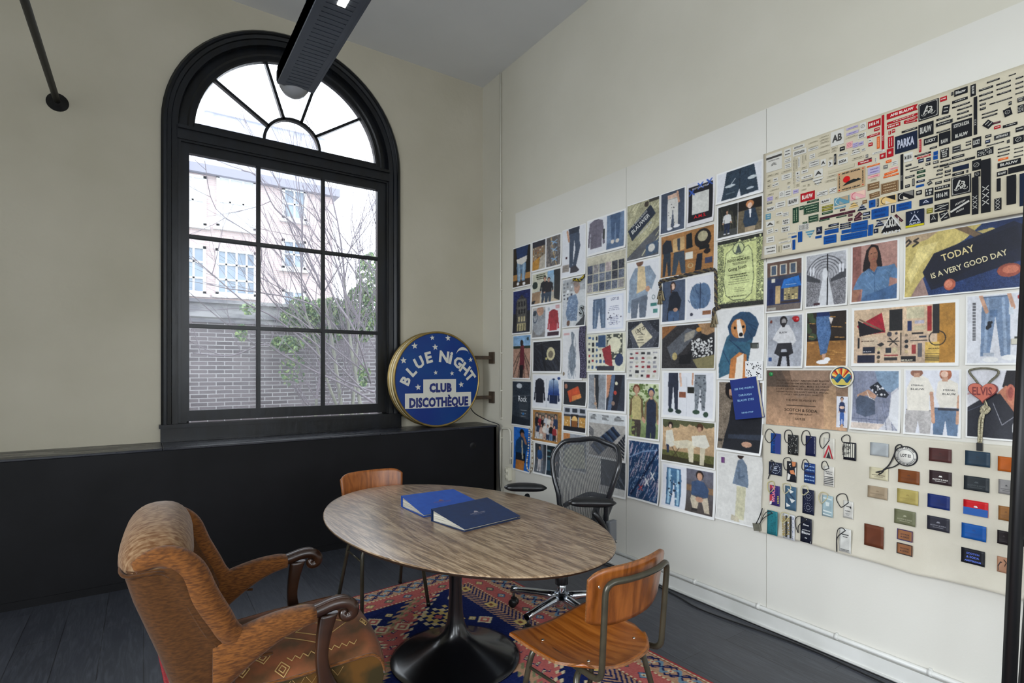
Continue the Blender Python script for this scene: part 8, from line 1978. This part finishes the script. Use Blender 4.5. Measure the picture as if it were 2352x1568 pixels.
for a in (((957, 195, 1110, 300), (170, 176, 178), 'silver grey swatch, top one of the left swatch column', None, None), ((957, 395, 1112, 490), (206, 198, 166), 'cream swatch with dark lettering, partly under the round tag cord', 'SCOTCH & SODA', (90, 80, 60)), ((945, 545, 1108, 640), (164, 146, 120), 'plain taupe swatch in the left swatch column', 'SCOTCH & SODA', (134, 116, 92)),
          ((930, 852, 1090, 1025), (104, 56, 36), 'large embossed brown leather swatch at the bottom left of the swatches', None, None), ((1188, 415, 1365, 520), (120, 66, 28), 'tan brown swatch right under the round white tag', 'SCOTCH & SODA', (92, 48, 20)), ((1180, 572, 1355, 685), (176, 160, 92), 'mustard yellow swatch with faint lettering', 'SCOTCH & SODA', (150, 132, 70)), ((1165, 735, 1340, 850), (110, 112, 84), 'olive green swatch below the mustard one', 'SCOTCH & SODA', (160, 160, 134)),
          ((1443, 238, 1630, 345), (78, 44, 42), 'dark maroon leather swatch at the top of its column', 'SCOTCH & SODA', (58, 30, 28)), ((1443, 422, 1628, 530), (50, 36, 38), 'dark brown swatch with bright white lettering', 'SCOTCH & SODA', (226, 222, 216)), ((1433, 612, 1617, 722), (26, 44, 104), 'royal navy blue swatch with faint lettering', 'SCOTCH & SODA', (18, 32, 84)), ((1430, 790, 1615, 900), (46, 46, 56), 'dark slate swatch with pale lettering', 'SCOTCH & SODA', (130, 130, 140)),
          ((1737, 262, 1943, 380), (40, 60, 76), 'blue-grey leather swatch at the top of its column', 'SCOTCH & SODA', (28, 44, 58)), ((1730, 465, 1940, 578), (40, 46, 50), 'charcoal leather swatch under the blue-grey one', 'SCOTCH & SODA', (66, 72, 76)), ((1715, 848, 1918, 968), (18, 84, 160), 'bright blue swatch below the red and blue one', 'SCOTCH & SODA', (14, 66, 134)),
          ((2003, 310, 2150, 428), (176, 88, 24), 'orange leather swatch at the top right', None, None), ((2010, 497, 2140, 612), (138, 136, 134), 'mid grey swatch with dark lettering at the right', 'SCOTCH & SODA', (70, 70, 72)), ((2010, 712, 2135, 826), (140, 96, 52), 'caramel brown swatch at the right', 'SCOTCH & SODA', (110, 72, 36)), ((2007, 908, 2118, 1016), (30, 24, 26), 'near-black leather swatch at the right', 'SCOTCH & SODA', (46, 40, 42))):
    sw(*a[0], a[1], a[2], a[3], a[4])
sw(1192, 895, 1322, 982, (150, 100, 66), 'wood-brown swatch with a blue stitched edge', 'SCOTCH|& SODA', (50, 34, 40), (44, 40, 90))
sw(1195, 1005, 1325, 1092, (146, 96, 62), 'wood-brown swatch with a black stitched edge', 'SCOTCH|& SODA', (50, 34, 30), (36, 32, 34))
sw(1725, 660, 1930, 777, (196, 22, 30), 'two-tone swatch, red above and blue below', 'SCOTCH & SODA', (214, 210, 214), None, low_half=(20, 80, 156))
sw(1718, 1045, 1912, 1163, (22, 24, 32), 'black swatch with bright blue lettering', 'SCOTCH|& SODA|AMSTERDAM', (84, 110, 206))
sw(2010, 1118, 2102, 1242, (176, 132, 104), 'pale tan leather swatch with a dark stitched curl', art=[('p', (50, 34, 30), [(.1, .9), (.06, .6), (.3, .3), (.5, .34), (.3, .42), (.14, .66), (.16, .9)], [(.62, .1), (.9, .3), (.7, .6), (.66, .55), (.8, .32), (.6, .18)])])
HT = dict(name='hang_tag', cat='hang tag', group='hang tags on the lower canvas')
def lp(x, y, w=50, h=60, s=-1): return [(x + s * w * .5, y - h * .5), (x + s * w, y), (x + s * w * .7, y + h * .5), (x + s * w * .2, y + h * .1)]
sw(150, 120, 232, 283, (20, 76, 150), 'blue hang tag with navy upright lettering, top left', art=[('r', (44, 60, 130), (.45, 0, 1, 1)), ('t', (22, 36, 90), ('BLAUW', .5, .5, .86, 1))], cordp=[(150, 90), (120, 100), (105, 150), (125, 190), (150, 195)], **HT)
sw(285, 132, 372, 293, (40, 42, 42), 'charcoal hang tag with white splinters', art=[('s', (206, 206, 200), 46, 1.0)], cordp=[(310, 100), (270, 105), (262, 160), (285, 200)], **HT)
sw(430, 142, 515, 303, (26, 32, 70), 'navy hang tag with a dotted right edge', art=[('r', (170, 170, 184), *[(.86, .06 + .06 * k, .95, .085 + .06 * k) for k in range(14)])], cordp=[(455, 105), (415, 110), (400, 170), (425, 220)], **HT)
sw(580, 158, 672, 322, (212, 208, 196), 'cream hang tag with a red and black A shape', art=[('p', (170, 30, 44), [(.0, 1), (.42, .36), (.52, .36), (.9, 1), (.76, 1), (.47, .5), (.16, 1)]), ('p', (34, 34, 40), [(.26, 1), (.47, .66), (.68, 1)])], cordp=[(625, 120), (570, 130), (550, 190), (575, 245)], **HT)
sw(745, 192, 850, 335, (24, 26, 36), 'black hang tag filled with upright white bars', art=[('r', (206, 204, 190), *[(.08 + .17 * k, .06, .2 + .17 * k, .84) for k in range(5)]), ('t', (30, 30, 34), ('AMSTERDAM', .2, .45, .6, 1), ('BLAUW', .54, .45, .5, 1))], cordp=[(800, 150), (770, 135), (735, 160), (745, 195)], **HT)
sw(135, 352, 243, 455, (34, 40, 62), 'squarish navy hang tag with pale ornament', art=[('p', (170, 176, 190), *[[(.5 + .36 * math.cos(a) - .03, .5 + .36 * math.sin(a)), (.5 + .36 * math.cos(a), .5 + .36 * math.sin(a) - .05), (.5 + .36 * math.cos(a) + .05, .5 + .36 * math.sin(a)), (.5 + .36 * math.cos(a), .5 + .36 * math.sin(a) + .05)] for a in [k * PI / 8 for k in range(16)]], [(.3, .3), (.7, .3), (.7, .36), (.3, .36)], [(.3, .6), (.7, .6), (.7, .66), (.3, .66)], [(.36, .42), (.64, .42), (.6, .54), (.4, .54)])], cordp=[(155, 340), (170, 400), (140, 470), (132, 492), (150, 440)], **HT)
sw(285, 348, 365, 512, (34, 36, 44), 'hang tag with orange, black and white camouflage shapes', art=[('p', (206, 130, 84), [(.5, .0), (.96, .0), (.9, .2), (.6, .24)], [(.3, .45), (.7, .4), (.9, .62), (.4, .6)]), ('p', (214, 212, 206), [(.1, .6), (.4, .66), (.3, .9), (.05, .94)], [(.84, .3), (1, .25), (1, .7), (.88, .6)], [(.2, .14), (.42, .1), (.4, .3)])], cordp=[(310, 320), (265, 330), (262, 385), (285, 420)], **HT)
sw(420, 362, 512, 524, (30, 60, 120), 'blue hang tag with rows of woven zigzags', art=[('p', (150, 180, 214), *[[(.06 + .15 * i, y), (.14 + .15 * i, y - .04), (.21 + .15 * i, y), (.14 + .15 * i, y + .04)] for i in range(6) for y in (.16, .34, .66, .84)]), ('r', (20, 30, 70), (0, .44, 1, .56)), ('t', (160, 180, 206), ('BLAUW', .5, .53, .6, 0))], cordp=[(440, 335), (415, 345), (405, 400), (425, 420)], **HT)
sw(580, 388, 668, 548, (214, 211, 202), 'white hang tag with black stripes across its lower half', art=[('r', (34, 34, 44), *[(.06, .52 + .085 * k, .96, .555 + .085 * k) for k in range(5)]), ('t', (60, 60, 66), ('AMS BLAUW', .5, .3, .7, 0), ('Classics', .5, .4, .6, 0))], cordp=[(600, 350), (572, 360), (568, 400), (590, 420)], **HT)
sw(145, 542, 228, 703, (60, 50, 110), 'multicoloured hang tag with upright lettering', art=[('p', (170, 50, 66), [(0, .5), (.3, .45), (.2, .9), (0, .9)], [(.0, .0), (.3, .0), (.1, .3)]), ('p', (214, 212, 206), [(.05, .66), (.3, .6), (.2, .96), (0, 1)]), ('r', (196, 190, 60), *[(.78, .5 + .08 * k, .95, .54 + .08 * k) for k in range(5)]), ('t', (226, 130, 150), ('BLAUW', .55, .45, .8, 1))], cordc=(190, 180, 120), cordp=[(175, 512), (135, 520), (132, 570), (150, 600)], **HT)
sw(275, 547, 368, 738, (70, 100, 124), 'grey-blue hang tag with white paper-plane triangles', art=[('p', (214, 216, 214), [(.2, .1), (.8, .2), (.5, .3)], [(.4, .5), (.95, .55), (.6, .7)], [(.1, .72), (.5, .82), (.15, .9)]), ('p', (40, 60, 84), [(.3, .3), (.5, .3), (.9, .5), (.7, .48)], [(.1, .4), (.3, .5), (.5, .74), (.3, .7)])], cordc=(196, 188, 150), cordp=[(310, 530), (262, 530), (258, 580), (280, 610)], **HT)
sw(418, 572, 515, 770, (26, 32, 56), 'navy bandana-pattern hang tag', art=[('p', (176, 180, 196), *[[(.5 + r_ * math.cos(a) - .02, y + r_ * .5 * math.sin(a)), (.5 + r_ * math.cos(a), y + r_ * .5 * math.sin(a) - .014), (.5 + r_ * math.cos(a) + .03, y + r_ * .5 * math.sin(a)), (.5 + r_ * math.cos(a), y + r_ * .5 * math.sin(a) + .014)] for y in (.27, .73) for r_ in (.16, .34) for a in [k * PI / 7 for k in range(14)]])], cordc=(196, 188, 150), cordp=[(450, 545), (415, 550), (410, 590), (430, 620)], **HT)
sw(575, 622, 665, 792, (160, 184, 190), 'pale blue hang tag with faded white pattern', art=[('p', (206, 216, 214), [(.1, .1), (.9, .14), (.9, .2), (.1, .17)], [(.3, .3), (.7, .32), (.64, .5), (.36, .5)], [(.1, .7), (.9, .74), (.9, .8), (.1, .77)], [(.1, .86), (.9, .9), (.9, .94), (.1, .92)])], cordc=(190, 180, 140), cordp=[(615, 610), (570, 600), (550, 640), (572, 690)], **HT)
sw(745, 668, 830, 808, (214, 212, 204), 'white hang tag with a small black ink sketch and lettering', art=[('p', (40, 40, 44), [(.2, .2), (.3, .3), (.7, .3), (.8, .2), (.7, .36), (.3, .34)], [(.64, .34), (.8, .3), (.78, .46)]), ('t', (50, 50, 54), ('PACINO', .45, .62, .55, 0)), ('r', (110, 110, 110), (.2, .72, .7, .74), (.3, .8, .6, .82), (.1, .93, .9, .945))], cordp=[(770, 620), (720, 615), (692, 650), (720, 710), (740, 720)], **HT)
sw(148, 740, 235, 932, (40, 120, 130), 'teal hang tag covered in dark dots', art=[('s', (24, 60, 76), 90, .8)], cordp=[(165, 745), (130, 770), (100, 830), (90, 850), (125, 800)], **HT)
sw(280, 768, 375, 968, (206, 208, 212), 'blue floral hang tag with dark gold upright lettering', art=[('s', (50, 66, 120), 70, 1.1), ('r', (46, 46, 40), (.18, .06, .36, .94), (.56, .06, .74, .94)), ('t', (150, 130, 70), ('AMSTERDAM', .2, .5, .8, 1), ('BLAUW', .58, .5, .7, 1))], cordc=(196, 188, 140), cordp=[(320, 765), (272, 755), (260, 790), (282, 840)], **HT)
sw(420, 797, 515, 993, (24, 28, 44), 'black hang tag with white script lettering', art=[('t', (206, 208, 210), ('Finest', .5, .32, .5, 0), ('AMSTERDAMS', .5, .52, .7, 0), ('Blauw', .5, .66, .75, 0)), ('r', (206, 208, 210), (.9, .9, .94, .98), (.4, .8, .6, .83))], cordp=[(440, 790), (400, 790), (380, 830), (405, 920), (410, 860)], **HT)
sw(735, 882, 832, 1072, (214, 214, 208), 'white hang tag at the bottom with black lettering', art=[('r', (36, 36, 40), (.2, .24, .8, .28), (.3, .34, .7, .37), (.12, .88, .88, .90)), ('t', (60, 60, 64), ('Amsterdams Blauw', .5, .95, .7, 0))], cordp=[(760, 880), (725, 900), (715, 1000), (718, 1072), (722, 960)], **HT)
sw(28, 842, 92, 902, (120, 118, 104), 'small tilted metal-grey hang tag at the left end of the lower canvas', art=[('r', (80, 80, 72), *[(.2, .2 + .15 * k, .8, .24 + .15 * k) for k in range(4)])], cordp=[(100, 810), (130, 770), (145, 750), (120, 790)], rot=-14, **HT)
# round tag
p_ = on_x(2082, 1047, XR - .02); xx = canvas_x(p_.y, p_.z, True) - .008
rt = thing('round_tag', 'round white hang tag reading LOT 22 on a thick black cord', 'hang tag', (xx, p_.y, p_.z)); R_ = .045
m = MB(); m.lathe([(.001, -.004), (R_, -.004), (R_, 0)], 0, 36, axis='x', cap=False)
m.lathe([(R_ - .002, -.0052), (R_ + .0025, -.0052), (R_ + .003, 0)], 1, 36, axis='x', cap=False); m.lathe([(R_ * .68, -.0046), (R_ * .74, -.0046)], 2, 36, axis='x', cap=False)
put_text(m, 'LOT 22', lambda x, y: (-.0048, -x, y - .004), 1, .05, height=.014, width=.042)
for txt_, s_ in (('DIVE AROUND', 1), ('THE BLUE MOUNTAIN', -1)):
    for i, ch in enumerate(txt_):
        if ch == ' ': continue
        n_ = len(txt_); a = PI / 2 - (i - (n_ - 1) / 2) * .19 if s_ > 0 else -PI / 2 + (i - (n_ - 1) / 2) * .165
        ro = a - PI / 2 if s_ > 0 else a + PI / 2; r_ = R_ * .8 if s_ > 0 else R_ * .92
        put_text(m, ch, lambda x, y: (-.0048, -(r_ * math.cos(a) + x * math.cos(ro) - y * math.sin(ro)), r_ * math.sin(a) + x * math.sin(ro) + y * math.cos(ro)), 1, .05, height=.0065)
m.build('disc', [ink((214, 212, 204)), ink((34, 34, 38)), ink((130, 130, 130))], rt)
m = MB(); m.tube(smooth_path([(-.006, *rel(1730 + x / 3.564, 960 + y / 3.564, 2082, 1047)) for x, y in ((1235, 240), (1210, 215), (1175, 235), (1165, 290), (1120, 380), (1070, 425), (1110, 408), (1160, 395), (1200, 370))], 5), .003, n=6)
m.tube(smooth_path([(-.008, *rel(1730 + x / 3.564, 960 + y / 3.564, 2082, 1047)) for x, y in ((1015, 440), (1050, 432), (1075, 428), (1060, 445), (1035, 458))], 5), .0032, n=6); m.build('cord', mat('cord_30_30_34', (30, 30, 34), .7), rt)
# ================================================================ patterned rug under the table
RW, RL = 2.08, 3.15
nx_, ny_ = 416, 630
A = np.zeros((ny_, nx_, 3)); rg_ = Art(A)
X_ = rg_.U * RW; Y_ = rg_.V * RL; D_ = np.minimum(np.minimum(X_, RW - X_), np.minimum(Y_, RL - Y_))
along = np.where(np.minimum(X_, RW - X_) < np.minimum(Y_, RL - Y_), Y_, X_)
C_ = dict(red=(160, 62, 66), sal=(178, 96, 92), tan=(178, 140, 112), cre=(206, 192, 158), navy=(22, 34, 84), blu=(110, 140, 160), grn=(120, 124, 92), yel=(200, 176, 110), brn=(120, 72, 54))
P_ = lambda m, c: rg_.put(m, C_[c])
P_(D_ >= 0, 'red'); P_((D_ > .020) & (D_ < .155), 'tan')
q = (along % .11) / .11 - .5; w_ = (D_ - .088) / .06
P_((D_ > .03) & (D_ < .145) & (np.abs(np.abs(q) * 1.6 + np.abs(w_) * .9 - .72) < .11), 'navy')
P_((D_ > .03) & (D_ < .145) & (np.abs(w_ - .6 * np.sin(along * 2 * PI / .11)) < .18), 'blu')
P_((D_ > .03) & (D_ < .145) & (np.abs(w_ + .6 * np.sin(along * 2 * PI / .11)) < .13), 'navy')
P_((D_ > .05) & (D_ < .125) & ((q * .11) ** 2 + (D_ - .088) ** 2 < .014 ** 2), 'cre'); P_((D_ > .05) & ((q * .11) ** 2 + (D_ - .088) ** 2 < .007 ** 2) & (D_ < .125), 'sal')
for d0 in (.022, .153, .272): P_((D_ > d0) & (D_ < d0 + .010) & ((along % .026) < .015), 'cre'); P_((D_ > d0 + .010) & (D_ < d0 + .014), 'brn')
P_((D_ > .167) & (D_ < .272), 'sal')
q2 = (along % .13) / .13 - .5; k2 = (along // .13).astype(int) % 3
lo_ = np.abs(q2 * .13) / .032 + np.abs(D_ - .219) / .026
for i_, c_ in ((0, 'grn'), (1, 'blu'), (2, 'yel')): P_((D_ > .17) & (D_ < .27) & (lo_ < 1) & (k2 == i_), c_)
P_((D_ > .17) & (D_ < .27) & (lo_ < .55), 'cre'); P_((D_ > .17) & (D_ < .27) & (lo_ < .25), 'brn'); P_((D_ > .17) & (D_ < .27) & (lo_ > 1) & (lo_ < 1.22), 'navy')
F_ = D_ > .286; P_(F_, 'navy')
# comb bands down both long sides of the field
side_ = np.minimum(X_, RW - X_); cb1 = F_ & (side_ > .286) & (side_ < .42)
P_(cb1, 'tan'); P_(cb1 & (((Y_ + np.abs(side_ - .352) * 1.2) % .036) < .018), 'navy'); P_(cb1 & (((Y_ - .02) % .30) < .07) & (np.abs(side_ - .352) < .030), 'yel'); P_(cb1 & (((Y_ - .04) % .30) < .03) & (np.abs(side_ - .352) < .014), 'brn')
# chained stepped medallions
yy_ = np.round(Y_ / .045) * .045; tri = 1 - np.abs(((yy_ - .70) % 1.2) / 1.2 - .5) * 2
hw__ = .03 + .50 * np.clip(1.35 * tri, 0, 1); e_ = np.abs(X_ - RW / 2) - hw__ + .018 * (((Y_ % .045) / .045) - .5) * 2
M_ = F_ & ~cb1
P_(M_ & (e_ < .03), 'cre'); P_(M_ & (e_ < .008), 'sal')
sm = (np.abs(((Y_ + .03) % .075) - .0375) / .022 + np.abs(e_ + .062) / .022); P_(M_ & (sm < 1), 'navy'); P_(M_ & (sm < .6), 'cre'); P_(M_ & (sm < .3), 'brn')
P_(M_ & (e_ < -.115), 'grn'); P_(M_ & (e_ < -.115) & (e_ > -.19) & (np.abs((Y_ % .05) - .025) / .025 * .03 + e_ + .165 > 0) & (e_ < -.135), 'tan'); P_(M_ & (e_ < -.19), 'navy')
def cage(cx, cy, k=1.0):
    for j in range(-3, 4):
        for i in range(-3, 4):
            if (i + j) % 2 == 0 or abs(i) == 3 and abs(j) == 3:
                P_(M_ & (np.abs(X_ - cx - i * .034 * k) < .012 * k) & (np.abs(Y_ - cy - j * .034 * k) < .019 * k), 'yel' if (abs(i) + abs(j)) % 4 else 'cre')
    P_(M_ & (np.abs(np.abs(X_ - cx) / k - .05) < .006) & (np.abs(Y_ - cy) < .09 * k), 'yel'); P_(M_ & (np.abs(np.abs(Y_ - cy) / k - .05) < .006) & (np.abs(X_ - cx) < .09 * k), 'yel'); P_(M_ & (np.abs(X_ - cx) + np.abs(Y_ - cy) < .03 * k), 'sal')
def dm(cx, cy, r, c1, c2, c3='navy'):
    L_ = np.abs(X_ - cx) + np.abs(Y_ - cy); P_(M_ & (L_ < r), c1); P_(M_ & (L_ < r * .72), c2); P_(M_ & (L_ < r * .36), c3)
for yc in (.60, 1.84, 3.0):
    for xc in (.70, 1.38): cage(xc, yc, 1.0)
    for xc, yo in ((1.04, -.18), (.93, -.02), (1.15, -.02), (.50, .20), (1.58, .20), (.48, -.18), (1.6, -.18), (1.04, -.06)): dm(xc, yc + yo, .055, 'cre', 'sal', 'cre')
    for xc, yo in ((.93, -.2), (1.15, -.2), (.7, .2), (1.38, .2), (.55, .14), (1.53, .14)): dm(xc, yc + yo, .026, 'yel', 'cre', 'grn')
for yc in (1.30, 2.5):
    cage(RW / 2, yc, 1.5); dm(RW / 2, yc - .26, .08, 'cre', 'sal'); dm(RW / 2, yc + .26, .08, 'cre', 'sal')
    for s_ in (-1, 1): dm(RW / 2 + s_ * .2, yc, .06, 'tan', 'yel', 'brn'); dm(RW / 2 + s_ * .13, yc + .18, .04, 'tan', 'brn', 'cre'); dm(RW / 2 + s_ * .13, yc - .18, .04, 'tan', 'brn', 'cre')
rg_.nz(9, 3, 1)
A = np.clip(A, 0, 255) / 255.0; A = np.where(A <= .04045, A / 12.92, ((A + .055) / 1.055) ** 2.4)
us = (np.arange(nx_) + .5) / nx_; us[0] = 0; us[-1] = 1; vs_ = (np.arange(ny_) + .5) / ny_; vs_[0] = 0; vs_[-1] = 1
U_, V_ = np.meshgrid(us, vs_)
Z_ = .0062 + .0006 * np.sin(U_ * 31 + V_ * 17) - .004 * (np.minimum(np.minimum(U_, 1 - U_) * RW, np.minimum(V_, 1 - V_) * RL) < .004)
co = np.stack([(U_ - 1) * RW, -V_ * RL, Z_], -1).reshape(-1, 3); ix = np.arange(nx_ * ny_).reshape(ny_, nx_)
Fc = np.stack([ix[:-1, :-1], ix[1:, :-1], ix[1:, 1:], ix[:-1, 1:]], -1).reshape(-1, 4)
me = bpy.data.meshes.new('patterned_rug'); nv = len(co)
skirt = [(-RW, 0, 0), (0, 0, 0), (0, -RL, 0), (-RW, -RL, 0)]; cn = [int(ix[0, 0]), int(ix[0, -1]), int(ix[-1, -1]), int(ix[-1, 0])]
me.from_pydata(co.tolist() + skirt, [], Fc.tolist() + [[cn[i], cn[(i + 1) % 4], nv + (i + 1) % 4, nv + i] for i in range(4)] + [[nv + 3, nv + 2, nv + 1, nv]])
me.materials.append(vmat('knotted_wool', .95, .1, bump=.6, bscale=260))
ca = me.color_attributes.new('paint', 'FLOAT_COLOR', 'POINT'); cl = np.ones((nv + 4, 4), np.float32); cl[:, :3] = lin(C_['red'])[:3]; cl[:nv, :3] = A.reshape(-1, 3); ca.data.foreach_set('color', cl.ravel())
me.update()
o = bpy.data.objects.new('patterned_rug', me); COL.objects.link(o); o.location = (2.135, 3.56, .0005); o.rotation_euler = (0, 0, math.radians(3.2))
tag(o, 'red and navy hand-knotted rug with geometric medallions under the table', 'rug')
